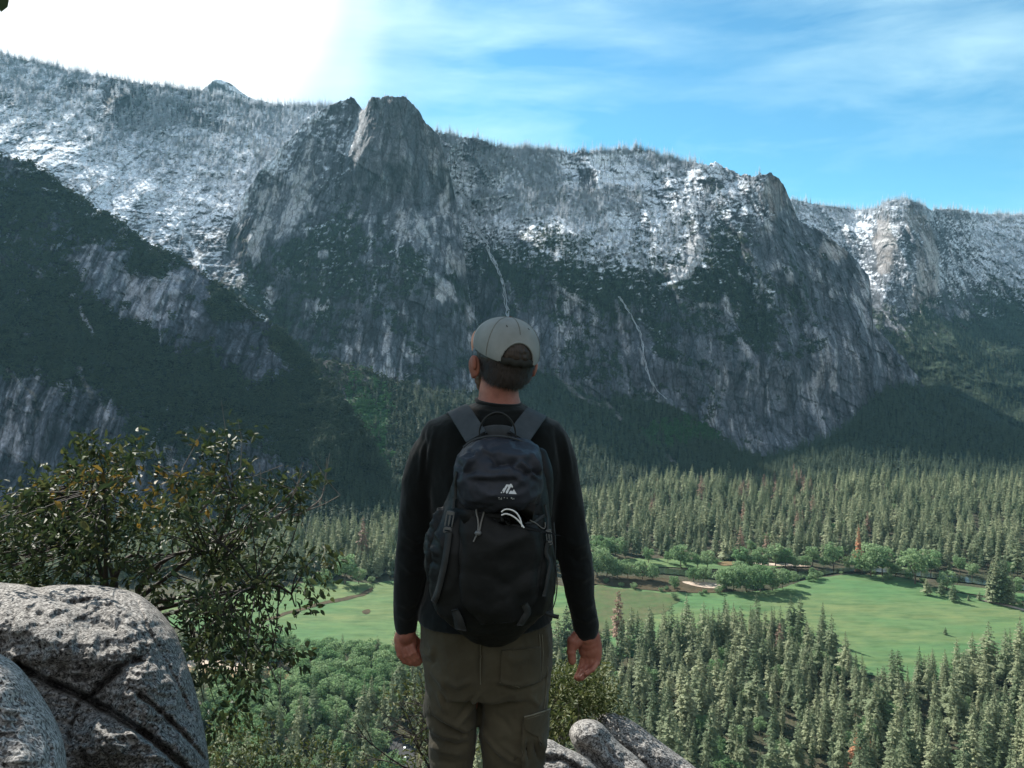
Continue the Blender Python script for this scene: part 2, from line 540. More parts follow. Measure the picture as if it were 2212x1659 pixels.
def paint_bowl(I):
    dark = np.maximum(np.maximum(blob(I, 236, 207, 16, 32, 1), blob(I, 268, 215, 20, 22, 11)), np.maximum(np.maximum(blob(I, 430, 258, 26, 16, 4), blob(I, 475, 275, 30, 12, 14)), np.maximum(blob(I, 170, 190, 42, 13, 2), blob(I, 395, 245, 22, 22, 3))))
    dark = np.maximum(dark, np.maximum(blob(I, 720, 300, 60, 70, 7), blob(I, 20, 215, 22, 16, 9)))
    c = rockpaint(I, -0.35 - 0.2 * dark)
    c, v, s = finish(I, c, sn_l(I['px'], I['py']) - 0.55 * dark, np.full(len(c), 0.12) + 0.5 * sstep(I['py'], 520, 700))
    gully = line(I, [(340, 400), (380, 470), (420, 545), (455, 620), (520, 665), (575, 690)], 9) * (I['c1'] > 0.2)
    c = lerp3(c, SNOW, 0.8 * gully)
    return c, dict(veg=v, snow=s, dark=dark)


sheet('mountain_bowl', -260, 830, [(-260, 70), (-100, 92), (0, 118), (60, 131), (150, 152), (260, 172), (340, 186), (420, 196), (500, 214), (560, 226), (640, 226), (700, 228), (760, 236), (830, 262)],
      [(-260, 480), (0, 480), (200, 560), (400, 680), (600, 860), (830, 900)],
      rbf([(-260, 80, 3000), (0, 110, 2950), (200, 165, 2900), (440, 200, 3000), (640, 226, 3000), (830, 260, 2800), (100, 250, 2600), (250, 215, 2720), (300, 300, 2600), (450, 260, 2800), (560, 330, 2620), (660, 380, 2480), (450, 420, 2380), (300, 420, 2250),
           (100, 350, 2250), (-200, 300, 2300), (400, 560, 2050), (500, 620, 1980), (0, 460, 2000), (600, 780, 1850), (520, 470, 2300), (780, 500, 2400), (830, 880, 1900)]),
      paint_bowl, jag=3, amp=0.85, ys=1.15, ext=(900, 0), flute=idw([(240, 210, .9), (170, 190, .6), (430, 250, .5), (100, 300, .1), (500, 350, .05), (450, 500, .1), (600, 300, .1), (480, 620, .3)]))

# --- the tall tower and its shoulder
SENT_SKY = [(440, 640), (470, 585), (488, 522), (505, 470), (522, 425), (545, 392), (575, 352), (606, 318), (640, 282), (668, 252), (695, 234), (720, 224), (735, 216), (752, 214), (766, 210), (774, 222), (779, 234),
            (786, 240), (794, 226), (806, 212), (820, 209), (850, 208), (878, 212), (893, 226), (908, 246), (918, 266), (930, 276), (948, 292), (958, 330), (970, 368), (980, 410), (988, 450), (996, 500), (1003, 550), (1008, 600), (1014, 640), (1030, 700), (1060, 760), (1110, 820)]
sn_s = idw([(840, 300, -.2), (700, 250, .45), (640, 300, .42), (580, 360, .60), (530, 430, .45), (700, 340, .30), (600, 430, .1), (740, 330, .5), (820, 450, -.3), (930, 450, -.15), (620, 520, .12), (700, 480, .1), (860, 500, .30), (800, 530, .22),
            (840, 570, .12), (760, 590, .20), (700, 560, .28), (900, 560, .05), (600, 600, .12), (700, 650, -.05), (800, 680, .0), (950, 600, -.1), (950, 800, -.2), (700, 800, -.2), (520, 600, .18), (520, 540, .2), (740, 700, .02), (790, 770, .12)])
vg_s = idw([(840, 300, -.2), (840, 400, -.35), (930, 400, .0), (700, 280, .25), (620, 400, -.15), (560, 450, .1), (700, 420, .2), (620, 470, .2), (740, 470, .50), (640, 550, .72), (740, 560, .72), (850, 520, .52), (880, 580, .62), (820, 620, .55), (700, 640, .55), (600, 640, .62), (520, 560, .52),
            (900, 480, .08), (960, 540, .12), (980, 620, .4), (850, 700, .42), (950, 700, .30), (700, 720, .45), (900, 800, .38), (1000, 850, .25), (1020, 740, .4), (780, 760, .2), (600, 720, .7), (690, 800, .7)])


def paint_sent(I):
    x, y = I['px'], I['py']
    pale = np.maximum(np.maximum(blob(I, 620, 440, 55, 42, 1, .7), blob(I, 650, 398, 40, 40, 2, .7)), np.maximum(blob(I, 555, 520, 22, 50, 3), blob(I, 575, 455, 24, 50, 4)))
    pale = np.maximum(pale, np.maximum(0.8 * blob(I, 880, 492, 66, 48, 5, .7), np.maximum(blob(I, 958, 630, 20, 26, 6), blob(I, 697, 550, 14, 12, 7))))
    pale = np.maximum(pale, np.maximum(blob(I, 959, 628, 22, 22, 8), np.maximum(0.8 * blob(I, 580, 640, 30, 20, 9), np.maximum(blob(I, 960, 420, 16, 55, 13), 0.7 * blob(I, 940, 350, 12, 40, 14)))))
    pale = np.maximum(pale, np.maximum(0.45 * blob(I, 820, 760, 60, 70, 10, .8), 0.8 * blob(I, 1015, 680, 14, 18, 12)))
    sun_ridge = line(I, [(700, 232), (650, 275), (600, 325), (560, 375), (528, 425), (508, 470)], 16)  # sunlight on the left ridge, painted as paler rock
    warm2 = line(I, [(806, 215), (782, 245), (770, 290), (752, 335), (748, 365)], 9)  # sunlit left edge of the tower, painted paler too
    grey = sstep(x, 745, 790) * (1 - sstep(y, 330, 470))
    c = rockpaint(I, -0.05 + 1.3 * pale + 0.6 * sun_ridge + 0.9 * warm2)
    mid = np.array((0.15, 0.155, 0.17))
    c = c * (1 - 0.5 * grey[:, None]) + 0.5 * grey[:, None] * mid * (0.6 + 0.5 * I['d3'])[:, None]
    vg = vg_s(x, y) - 0.45 * pale - 0.3 * sun_ridge
    ledge = np.maximum(np.maximum(line(I, [(885, 600), (915, 583), (935, 572), (950, 560)], 8), line(I, [(755, 570), (800, 572), (845, 577)], 4)), np.maximum(line(I, [(860, 590), (885, 574), (915, 560)], 6), line(I, [(900, 538), (950, 520), (970, 505)], 6)))
    ledge = np.maximum(ledge, np.maximum(line(I, [(845, 500), (885, 515), (930, 530), (960, 545)], 6), np.maximum(line(I, [(770, 575), (820, 558), (900, 510)], 3), line(I, [(640, 495), (690, 490), (720, 476)], 5))))
    snow = sn_s(x, y) + 0.36 * ledge * (fbm(np.stack([x / 8, y / 8, x * 0], 1), 2, 3) + 0.4) - 0.3 * pale + 0.35 * sun_ridge
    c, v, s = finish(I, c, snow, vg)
    return c, dict(veg=v, snow=s)


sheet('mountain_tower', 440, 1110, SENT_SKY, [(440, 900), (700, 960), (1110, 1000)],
      rbf([(440, 640, 2150), (505, 470, 2230), (575, 352, 2330), (668, 252, 2450), (735, 216, 2520), (779, 234, 2540), (806, 212, 2370), (850, 208, 2350), (893, 226, 2380), (930, 276, 2420), (958, 330, 2450), (988, 450, 2380), (1008, 600, 2250), (1060, 760, 2080), (1110, 820, 2000),
           (640, 400, 2250), (700, 350, 2330), (760, 420, 2250), (840, 350, 2270), (840, 480, 2180), (930, 480, 2230), (560, 480, 2160), (640, 540, 2120), (760, 560, 2120), (860, 560, 2100), (960, 620, 2080), (520, 620, 2080), (640, 680, 2020), (800, 680, 1980),
           (950, 750, 1960), (440, 800, 1900), (700, 800, 1880), (900, 850, 1850), (1060, 880, 1850), (440, 900, 1800), (700, 960, 1750), (1110, 1000, 1700)]),
      paint_sent, jag=5, ys=1.13, edges=[(1, [(200, 792), (240, 782), (300, 762), (345, 750), (400, 745)], 80, 3.5, 330, 430), (1, [(200, 600), (330, 606), (400, 560), (480, 500), (600, 480)], -70, 18, 420, 560)],
      flute=idw([(840, 400, 1), (640, 430, 1), (700, 260, .4), (560, 360, .4), (860, 550, .5), (700, 560, .6), (800, 700, .95), (950, 650, 1), (540, 560, .7), (600, 700, .6), (900, 850, .9)]))

# --- the long wall on the right of the tower
MAIN_SKY = [(900, 300), (930, 282), (960, 290), (985, 296), (1030, 300), (1060, 312), (1100, 318), (1170, 322), (1230, 330), (1300, 326), (1360, 322), (1400, 326), (1440, 340), (1500, 352), (1525, 358), (1545, 352), (1575, 366), (1600, 378), (1626, 378), (1645, 374), (1668, 374), (1682, 382), (1694, 400),
            (1706, 428), (1722, 470), (1740, 486), (1780, 500), (1808, 528), (1850, 560), (1878, 600), (1884, 660), (1886, 700), (1908, 730), (1940, 760), (1965, 792), (1978, 806), (2010, 850), (2060, 900)]
sn_m = idw([(960, 320, .9), (1050, 330, .55), (1000, 400, .92), (1100, 380, .95), (1200, 360, .95), (1300, 350, .95), (1420, 345, 1.0), (1350, 380, .95), (1250, 400, .6), (1270, 360, .3), (1180, 440, .95), (1100, 460, .98), (1060, 480, .8), (1240, 470, .95), (1340, 440, .8), (1420, 400, .6), (1500, 400, .62), (1570, 400, .7), (1620, 420, .55), (1690, 420, .25),
            (1500, 450, .6), (1420, 480, .72), (1330, 500, .98), (1300, 550, .82), (1200, 520, .42), (1120, 540, .35), (1050, 560, .3), (1000, 500, .7), (1280, 600, .35), (1390, 540, .6), (1420, 600, .38), (1480, 560, .48), (1440, 640, .22), (1560, 470, .45), (1600, 520, .25), (1640, 440, .45), (1700, 500, .0), (1800, 540, .05), (1330, 630, .12),
            (1600, 560, .2), (1640, 600, .12), (1660, 625, .15), (1200, 620, -.05), (1100, 620, -.1), (1300, 700, -.3), (1500, 700, -.25), (1700, 650, -.3), (1850, 650, -.4), (1400, 850, -.3), (1700, 850, -.3), (1900, 800, -.4), (1070, 700, -.2)])
vg_m = idw([(1000, 330, .1), (1300, 350, 0), (1500, 380, .2), (1100, 480, .3), (1200, 540, .85), (1100, 580, .8), (1260, 580, .9), (1200, 640, .5), (1150, 720, .25), (1400, 560, .5), (1350, 620, .85), (1480, 520, .4), (1440, 680, .6), (1530, 600, .75), (1600, 660, .85), (1640, 700, .75), (1560, 540, .7),
            (1700, 560, .2), (1800, 620, .1), (1860, 650, 0), (1300, 760, .42), (1400, 750, .35), (1500, 760, .30), (1400, 830, .35), (1500, 850, .32), (1650, 800, .22), (1620, 880, .28), (1750, 800, .15), (1850, 800, .12), (1940, 800, .2), (1250, 820, .45), (1060, 650, .4), (1620, 440, .3), (1690, 450, 0), (1750, 620, .4), (1700, 700, .35)])


def paint_main(I):
    x, y = I['px'], I['py']
    pale = np.maximum(np.maximum(blob(I, 1668, 420, 20, 40, 1), blob(I, 1692, 445, 16, 26, 2)), np.maximum(blob(I, 1500, 545, 22, 40, 3), blob(I, 1470, 590, 34, 20, 4)))  # sunlit pinnacle and mid slope are painted as paler rock
    pale = np.maximum(pale, np.maximum(0.8 * blob(I, 1800, 528, 34, 26, 5), np.maximum(blob(I, 1800, 635, 14, 18, 6), 0.6 * blob(I, 1858, 640, 26, 70, 7))))
    pale = np.maximum(pale, np.maximum(0.35 * blob(I, 1850, 760, 90, 90, 8), np.maximum(0.5 * blob(I, 1580, 690, 22, 30, 9), 0.45 * blob(I, 1770, 850, 60, 50, 10))))
    pale = np.maximum(pale, 0.6 * np.maximum(line(I, [(1560, 640), (1600, 740), (1650, 800), (1660, 900)], 9), np.maximum(line(I, [(1800, 800), (1810, 880)], 10), line(I, [(1330, 650), (1345, 720)], 6))))
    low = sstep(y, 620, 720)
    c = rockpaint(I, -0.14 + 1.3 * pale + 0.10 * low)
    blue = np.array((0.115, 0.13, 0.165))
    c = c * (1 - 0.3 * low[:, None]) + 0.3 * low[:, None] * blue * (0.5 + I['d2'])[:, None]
    tan = np.maximum(blob(I, 1672, 425, 26, 50, 1), blob(I, 1800, 540, 40, 26, 5))  # sunlit pinnacle side painted tan, with a tan patch below it
    c = c * (1 - 0.4 * tan[:, None]) + 0.4 * tan[:, None] * np.array((0.34, 0.29, 0.25)) * (0.4 + I['d2'])[:, None]
    slabs = np.maximum(blob(I, 1350, 388, 56, 14, 1, .4), np.maximum(blob(I, 1290, 355, 50, 8, 2, .4), blob(I, 1290, 340, 40, 8, 3, .4)))
    dark = np.maximum(blob(I, 1035, 318, 44, 22, 4, .6), np.maximum(blob(I, 1270, 390, 22, 30, 5), blob(I, 1540, 400, 26, 18, 6)))
    snow = sn_m(x, y) + 0.5 * slabs - 0.5 * pale - 0.5 * dark + 0.4 * line(I, [(1430, 620), (1490, 585), (1510, 560)], 8) + 0.35 * line(I, [(1600, 590), (1640, 615), (1670, 632)], 5)
    vg = vg_m(x, y) - 0.5 * pale + 0.25 * line(I, [(1420, 760), (1560, 800), (1700, 770), (1860, 720)], 16)
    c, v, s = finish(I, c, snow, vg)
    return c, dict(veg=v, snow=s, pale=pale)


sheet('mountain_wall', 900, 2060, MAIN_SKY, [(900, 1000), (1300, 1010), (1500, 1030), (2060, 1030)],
      rbf([(930, 285, 2700), (1060, 312, 2650), (1230, 330, 2650), (1400, 326, 2600), (1525, 355, 2480), (1600, 378, 2420), (1650, 374, 2330), (1690, 396, 2330), (1722, 470, 2380), (1808, 528, 2330), (1880, 620, 2250), (1908, 730, 2150), (1978, 806, 2080), (2060, 900, 2000),
           (1000, 420, 2650), (960, 500, 2560), (1000, 620, 2420), (1040, 700, 2300), (1100, 420, 2500), (1300, 420, 2450), (1200, 480, 2330), (1400, 480, 2300), (1040, 480, 2500), (1040, 560, 2420), (1090, 600, 2260), (1130, 560, 2230), (1200, 560, 2180), (1300, 560, 2200), (1480, 540, 2180), (1560, 460, 2300), (1650, 480, 2230), (1760, 560, 2180),
           (1080, 700, 2080), (1200, 700, 2020), (1340, 640, 2100), (1360, 720, 2060), (1450, 660, 2040), (1560, 640, 2060), (1700, 660, 2060), (1850, 700, 2080), (1300, 800, 1950), (1400, 830, 1930), (1550, 820, 1900), (1700, 800, 1930), (1850, 800, 1990), (1600, 930, 1850), (1800, 900, 1900), (1950, 850, 2020),
           (900, 1000, 1700), (1300, 1010, 1720), (1500, 1030, 1740), (2060, 1030, 1800)]),
      paint_main, jag=5, ys=1.15, edges=[(-1, [(350, 1640), (480, 1700), (600, 1735)], 60, 8, 560, 700), (1, [(480, 1490), (640, 1440), (760, 1400)], 45, 10, 760, 860), (-1, [(500, 1330), (700, 1390), (860, 1420)], 40, 12, 760, 880)],
      flute=idw([(1000, 330, .1), (1100, 420, .05), (1300, 380, .15), (1350, 480, .15), (1200, 560, .5), (1150, 700, .95), (1400, 560, .3), (1500, 560, .6), (1580, 420, .3), (1680, 430, .9), (1700, 560, .9), (1860, 650, 1), (1300, 750, .9), (1500, 780, .95), (1700, 850, 1), (1900, 800, .9), (1600, 650, .6)]))

# --- the wooded buttress nearer on the left
BUT_SKY = [(-330, 240), (-150, 290), (0, 338), (60, 350), (130, 392), (200, 445), (260, 476), (330, 532), (400, 566), (480, 618), (560, 676), (620, 720), (660, 762), (700, 812), (740, 862), (790, 930), (840, 1020), (900, 1120)]
vg_b = idw([(0, 360, .55), (100, 420, .8), (200, 460, .9), (120, 500, .5), (330, 560, .9), (480, 650, .9), (620, 740, 1.0), (60, 560, .6), (200, 560, .15), (250, 620, .1), (330, 650, .08), (420, 690, .0), (500, 740, -.05), (580, 770, .05), (400, 640, .12), (100, 640, .95), (200, 700, .95), (300, 750, 1.1), (0, 760, 1.1), (150, 780, 1.1),
            (450, 830, 1.1), (600, 860, 1.1), (700, 880, 1.2), (0, 900, .0), (100, 900, .15), (200, 920, .2), (60, 980, -.1), (300, 950, .55), (400, 930, .75), (500, 950, .75), (560, 1000, .3), (600, 1020, .3), (420, 1020, .4), (650, 940, .9), (720, 980, 1.2), (100, 1080, .1), (300, 1080, .3), (700, 1100, 1.2), (350, 860, 1.0), (640, 1040, .35)])


def paint_but(I):
    x, y = I['px'], I['py']
    pale = np.maximum(np.maximum(blob(I, 38, 955, 26, 44, 1), blob(I, 20, 935, 20, 60, 2)), np.maximum(0.8 * line(I, [(60, 860), (85, 930), (80, 980), (110, 1020)], 9), 0.6 * blob(I, 560, 1015, 30, 22, 4)))
    pale = np.maximum(pale, np.maximum(0.9 * line(I, [(408, 672), (440, 690), (470, 715)], 8), np.maximum(0.9 * line(I, [(520, 760), (545, 768)], 8), 0.8 * line(I, [(172, 665), (182, 690), (200, 720)], 7))))
    pale = np.maximum(pale, 0.7 * np.maximum(line(I, [(240, 600), (250, 625)], 5), line(I, [(350, 655), (346, 760)], 3)))
    path = np.maximum(line(I, [(18, 800), (45, 830), (75, 855), (80, 890)], 5), np.maximum(line(I, [(170, 795), (182, 830), (200, 860)], 6), np.maximum(line(I, [(225, 880), (245, 905)], 3), line(I, [(398, 957), (420, 970), (435, 985)], 3))))
    c = rockpaint(I, 0.0 + 1.0 * pale, 3)
    c = c * 0.85 * np.array((0.95, 0.97, 1.06))
    vg = vg_b(x, y) - 0.6 * pale - 1.1 * path
    snow = np.full(len(c), -0.1) + 0.18 * (1 - sstep(y, 430, 640)) + 0.25 * (1 - sstep(y - np.interp(x, [p[0] for p in BUT_SKY], [p[1] for p in BUT_SKY]), 5, 60)) * (x < 380)
    c, v, s = finish(I, c, snow, vg)
    c = lerp3(c, (0.20, 0.19, 0.17), 0.7 * path * (fbm(np.stack([x / 5, y / 5, x * 0], 1), 2) > 0.4))
    creek = line(I, [(523, 650), (545, 668), (560, 680), (573, 690)], 7)
    c = lerp3(c, SNOW, creek)
    return c, dict(veg=v, vegc=vg, pale=pale, path=path)


sheet('mountain_buttress', -330, 900, BUT_SKY, [(-330, 1230), (0, 1240), (600, 1240), (900, 1230)],
      rbf([(-330, 240, 1850), (0, 338, 1850), (200, 445, 1850), (330, 532, 1830), (480, 618, 1802), (620, 720, 1734), (700, 812, 1653), (790, 930, 1544), (900, 1120, 1394), (100, 560, 1714), (250, 560, 1741), (420, 650, 1707), (560, 740, 1666), (300, 720, 1660), (500, 810, 1612), (100, 680, 1639), (0, 780, 1578), (200, 800, 1564), (350, 850, 1544), (500, 880, 1537), (650, 880, 1544), (60, 860, 1517), (300, 930, 1503), (500, 940, 1496), (620, 960, 1483), (60, 1050, 1469), (300, 1060, 1456), (550, 1060, 1456), (700, 1020, 1449), (-330, 700, 1680), (-330, 1150, 1390), (0, 1150, 1380), (300, 1140, 1375), (600, 1140, 1370), (900, 1140, 1360), (0, 1240, 1340), (600, 1240, 1335)]),
      paint_but, jag=6, ext=(850, 0), flute=idw([(60, 400, .1), (220, 580, .8), (300, 640, .9), (450, 700, .9), (560, 770, .9), (300, 780, .0), (100, 760, .0), (500, 860, .0), (60, 950, .9), (200, 950, .8), (560, 1020, .7), (400, 950, .2), (650, 900, .0), (750, 950, .0), (300, 500, .0), (550, 670, .1), (130, 480, .3)]))

# --- the wooded talus at the foot of the walls
TAL_SKY = [(560, 800), (620, 765), (660, 770), (700, 775), (760, 790), (830, 815), (900, 838), (1000, 852), (1080, 832), (1140, 800), (1170, 802), (1230, 830), (1300, 868), (1350, 862), (1430, 868), (1500, 905), (1560, 948), (1600, 975), (1660, 990), (1720, 972), (1790, 945), (1830, 922), (1862, 880), (1900, 852), (1960, 830), (2010, 835), (2080, 880), (2180, 930), (2300, 970), (2420, 1000)]
TAL_BASE = [(560, 1215), (700, 1215), (860, 1190), (1000, 1140), (1200, 1090), (1400, 1062), (1700, 1052), (2000, 1050), (2420, 1075)]


def zY(py, z=-322.0):
    return F * z / (HY - py)


tal_pts = [(x, np.interp(x, [p[0] for p in TAL_BASE], [p[1] for p in TAL_BASE]), 0) for x in (560, 700, 860, 1000, 1200, 1400, 1700, 2000, 2212, 2420)]
tal_pts = [(x, y, zY(y)) for x, y, _ in tal_pts]
tal_pts += [(560, 800, 1820), (620, 765, 1900), (700, 775, 1950), (830, 815, 1960), (1000, 852, 1960), (1140, 800, 2150), (1230, 830, 2150), (1300, 868, 2110), (1430, 868, 2110), (1560, 948, 2050), (1660, 990, 2040), (1830, 922, 2110), (1900, 852, 2250), (1960, 830, 2300), (2080, 880, 2300), (2300, 970, 2100), (2420, 1000, 2050),
            (700, 1000, 1560), (900, 1000, 1600), (1100, 950, 1800), (800, 900, 1750), (1500, 1000, 1900), (1900, 980, 1920)]


def paint_tal(I):
    x, y = I['px'], I['py']
    scree = np.maximum(line(I, [(1160, 745), (1200, 800), (1240, 850), (1300, 880)], 8), np.maximum(line(I, [(1255, 820), (1290, 850), (1340, 905)], 7), np.maximum(line(I, [(1345, 880), (1400, 850), (1450, 875)], 5), line(I, [(740, 840), (760, 900), (758, 1010)], 4))))
    scree = np.maximum(scree, np.maximum(line(I, [(1440, 985), (1460, 1002)], 7), np.maximum(blob(I, 690, 820, 40, 18, 3), 0.7 * line(I, [(680, 770), (730, 800), (800, 830)], 12))))
    c = lerp3(np.tile((0.10, 0.10, 0.105), (len(x), 1)), (0.19, 0.18, 0.17), sstep(I['c2'], 0.45, 0.6))
    vg = 1.25 - 1.0 * scree
    c, v, s = finish(I, c, np.full(len(x), -0.7), vg)
    br = np.maximum(blob(I, 790, 930, 60, 120, 1, .8), blob(I, 1480, 930, 90, 30, 4, .8))
    g = v * br
    c = c * (1 - g[:, None]) + g[:, None] * np.array(GREEN) * (0.5 + I['c2'])[:, None]
    purple_haze = blob(I, 730, 800, 70, 40, 8, .6) * 0.5  # hanging haze painted into the slope colour
    c = c * (1 - purple_haze[:, None]) + purple_haze[:, None] * np.array((0.085, 0.065, 0.07))
    return c, dict(veg=v, br=br, scree=scree)


sheet('talus_slope', 560, 2420, TAL_SKY, TAL_BASE, rbf(tal_pts), paint_tal, jag=6, amp=0.45, ext=(0, 900), flute=lambda a, b: np.zeros(a.shape), back=1)

# ------------------------------------------------------------------ valley floor
ZV = -320.0


def gp(px, py, z=ZV):
    Y = F * -z / (py - HY)
    return Vector(((px - CX) / F * Y, Y, z))


def ground_mat(name, c1, c2, c3, s1=0.02, s2=0.4, rough=0.95, st=(1, 1, 1)):
    m, nt, p = principled(name, c1, rough)
    geo = nt.n('ShaderNodeNewGeometry').outputs[0]
    g = nt.vmap(geo, st)
    a = nt.noise(g, s1, 6, 0.6)
    b = nt.noise(g, s2, 4, 0.6)
    c = nt.mix(nt.ramp(a, [(0.38, (0, 0, 0)), (0.62, (1, 1, 1))]), c1, c2)
    c = nt.mix(nt.ramp(b, [(0.45, (0, 0, 0)), (0.75, (1, 1, 1))]), c, c3)
    c = nt.mix(1.0, c, nt.ramp(nt.noise(g, s1 * 4.3, 5, 0.7), [(0.32, (0.74, 0.78, 0.70)), (0.52, (1, 1, 1)), (0.70, (1.22, 1.12, 1.02))]), 'MULTIPLY')
    setin(nt, p.inputs['Base Color'], c)
    p.inputs['Specular IOR Level'].default_value = 0.1
    bump(nt, p, b, 0.6, 0.5)
    return m


M_FLOOR = ground_mat('forest_floor', (0.045, 0.042, 0.028), (0.030, 0.042, 0.022), (0.09, 0.075, 0.055))
M_MEADOW = ground_mat('meadow_grass', (0.068, 0.142, 0.060), (0.112, 0.150, 0.066), (0.052, 0.100, 0.045), 0.011, 0.09, st=(0.5, 1.6, 1))
M_MEADOW_SHADE = ground_mat('shaded_meadow_grass', (0.062, 0.090, 0.040), (0.090, 0.090, 0.048), (0.05, 0.095, 0.036), 0.02, 0.12)  # meadow grass in a browner tone, shade put into the colour
M_BROWN = ground_mat('brown_bank', (0.045, 0.036, 0.020), (0.075, 0.058, 0.034), (0.03, 0.03, 0.018), 0.05, 0.5)
M_SAND = ground_mat('pale_sand', (0.38, 0.30, 0.25), (0.48, 0.40, 0.34), (0.26, 0.20, 0.15), 0.05, 0.4)
M_SANDW = ground_mat('wet_sand', (0.17, 0.12, 0.06), (0.12, 0.09, 0.05), (0.22, 0.16, 0.09), 0.05, 0.4)
M_ASPH = ground_mat('asphalt', (0.045, 0.047, 0.05), (0.055, 0.056, 0.06), (0.04, 0.04, 0.04), 0.3, 2.0)
m_water, ntw, pw = principled('river_water', (0.020, 0.030, 0.018), 0.12)
bump(ntw, pw, ntw.noise(ntw.n('ShaderNodeNewGeometry').outputs[0], 0.5, 3), 0.15, 0.3)

# valley ground: one sheet from under the lookout to beyond the mountains
xs = np.linspace(-4200, 4200, 180)
ys = np.concatenate([np.array([-60, -20, 0, 1.5, 2, 2.5, 3.2, 3.5, 3.9, 4.6, 5.4, 6.5, 9, 14, 25, 50, 100, 180, 260, 340, 420, 500, 560]), np.linspace(600, 5000, 120)])
xs = np.unique(np.concatenate([xs, np.linspace(-40, 40, 120)]))
GX, GY = np.meshgrid(xs, ys)
slope = np.interp(GY, [-60, -20, 0, 3.2, 3.9, 5.4, 9, 25, 100, 260, 500, 560, 5000], [14, 2, -1.84, -1.86, -2.3, -4.6, -8.5, -20, -72, -175, -318, ZV, ZV])
P3 = np.stack([GX.ravel() / 60, GY.ravel() / 60, GX.ravel() * 0], 1)
nz = (fbm(P3, 3, 3) - 0.5).reshape(GX.shape)
GZ = slope + nz * np.interp(GY, [5, 9, 300, 520, 5000], [0, 1, 30, 1.0, 1.0])
near = (fbm(np.stack([GX.ravel() * 0.9, GY.ravel() * 0.9, GX.ravel() * 0], 1), 4, 9) - 0.5).reshape(GX.shape)
GZ = GZ + near * 0.10 * (GY < 8)
ny_, nx_ = GX.shape
idx = np.arange(nx_ * ny_).reshape(ny_, nx_)
Q = np.stack([idx[:-1, :-1].ravel(), idx[:-1, 1:].ravel(), idx[1:, 1:].ravel(), idx[1:, :-1].ravel()], 1)
tag(link('ground', npmesh('ground', np.stack([GX.ravel(), GY.ravel(), GZ.ravel()], 1), Q), M_FLOOR), kind='structure')


def chaikin(P, n=3, closed=True):
    for _ in range(n):
        out = []
        m = len(P)
        rng = range(m) if closed else range(m - 1)
        if not closed:
            out.append(P[0])
        for i in rng:
            a, b = P[i], P[(i + 1) % m]
            out.append(a * 0.75 + b * 0.25)
            out.append(a * 0.25 + b * 0.75)
        if not closed:
            out.append(P[-1])
        P = out
    return P


def ground_patch(name, pts, mat, lift, rag=3.0, label=None, kind='structure'):
    P = [gp(x, y) for x, y in pts]
    P = chaikin(P, 3)
    A = np.array([(p.x, p.y, 0) for p in P])
    # finer outline with a ragged edge
    B = []
    for i in range(len(A)):
        a, b = A[i], A[(i + 1) % len(A)]
        n = max(1, int(np.linalg.norm(b - a) / 5))
        for k in range(n):
            B.append(a + (b - a) * k / n)
    B = np.array(B)
    off = (fbm(B / 14.0 + 3, 3, 5) - 0.5) * 2 * rag
    off2 = (fbm(B / 14.0 + 40, 3, 8) - 0.5) * 2 * rag
    B[:, 0] += off * 1.6; B[:, 1] += off2 * 1.6
    bm = bmesh.new()
    vs = [bm.verts.new((p[0], p[1], ZV + lift)) for p in B]
    es = [bm.edges.new((vs[i], vs[(i + 1) % len(vs)])) for i in range(len(vs))]
    bmesh.ops.triangle_fill(bm, edges=es, use_beauty=True, normal=(0, 0, 1))
    me = bpy.data.meshes.new(name)
    bm.to_mesh(me); bm.free()
    o = link(name, me, mat)
    tag(o, label, None, None, kind)
    return o


L0 = 0.8
ground_patch('meadow', [(1262, 1258), (1369, 1272), (1452, 1279), (1516, 1281), (1608, 1279), (1691, 1275), (1723, 1258), (1783, 1247), (1848, 1241), (1912, 1244), (1976, 1255), (2004, 1268), (2068, 1281), (2137, 1294), (2212, 1312), (2330, 1340), (2380, 1470), (2212, 1452), (2100, 1460), (1990, 1480), (1912, 1465), (1815, 1450), (1654, 1420), (1470, 1420), (1300, 1420), (1215, 1380)], M_MEADOW, L0, 2)
ground_patch('meadow', [(370, 1275), (585, 1278), (640, 1262), (700, 1254), (760, 1258), (808, 1262), (848, 1255), (960, 1258), (1100, 1262), (1262, 1264), (1240, 1385), (1060, 1405), (940, 1425), (818, 1420), (675, 1400), (585, 1385), (530, 1372), (420, 1370), (340, 1340)], M_MEADOW, L0, 2)
ground_patch('meadow_shade', [(1258, 1261), (1369, 1275), (1452, 1282), (1478, 1298), (1440, 1318), (1380, 1350), (1300, 1385), (1225, 1360)], M_MEADOW_SHADE, L0 + 0.25, 9)  # painted shade over the left end of the right meadow
ground_patch('riverbank', [(1250, 1240), (1300, 1246), (1411, 1248), (1480, 1256), (1560, 1272), (1600, 1279), (1520, 1283), (1452, 1281), (1369, 1273), (1250, 1260)], M_BROWN, L0 + 0.5, 2)
ground_patch('grassland', [(1330, 1208), (1420, 1207), (1520, 1212), (1620, 1214), (1720, 1222), (1660, 1230), (1560, 1231), (1480, 1228), (1400, 1224), (1330, 1218)], M_MEADOW, L0 + 0.2, 2)
ground_patch('grassland', [(2030, 1262), (2090, 1268), (2160, 1276), (2260, 1294), (2260, 1306), (2140, 1290), (2060, 1279)], M_MEADOW, L0 + 0.2, 2)
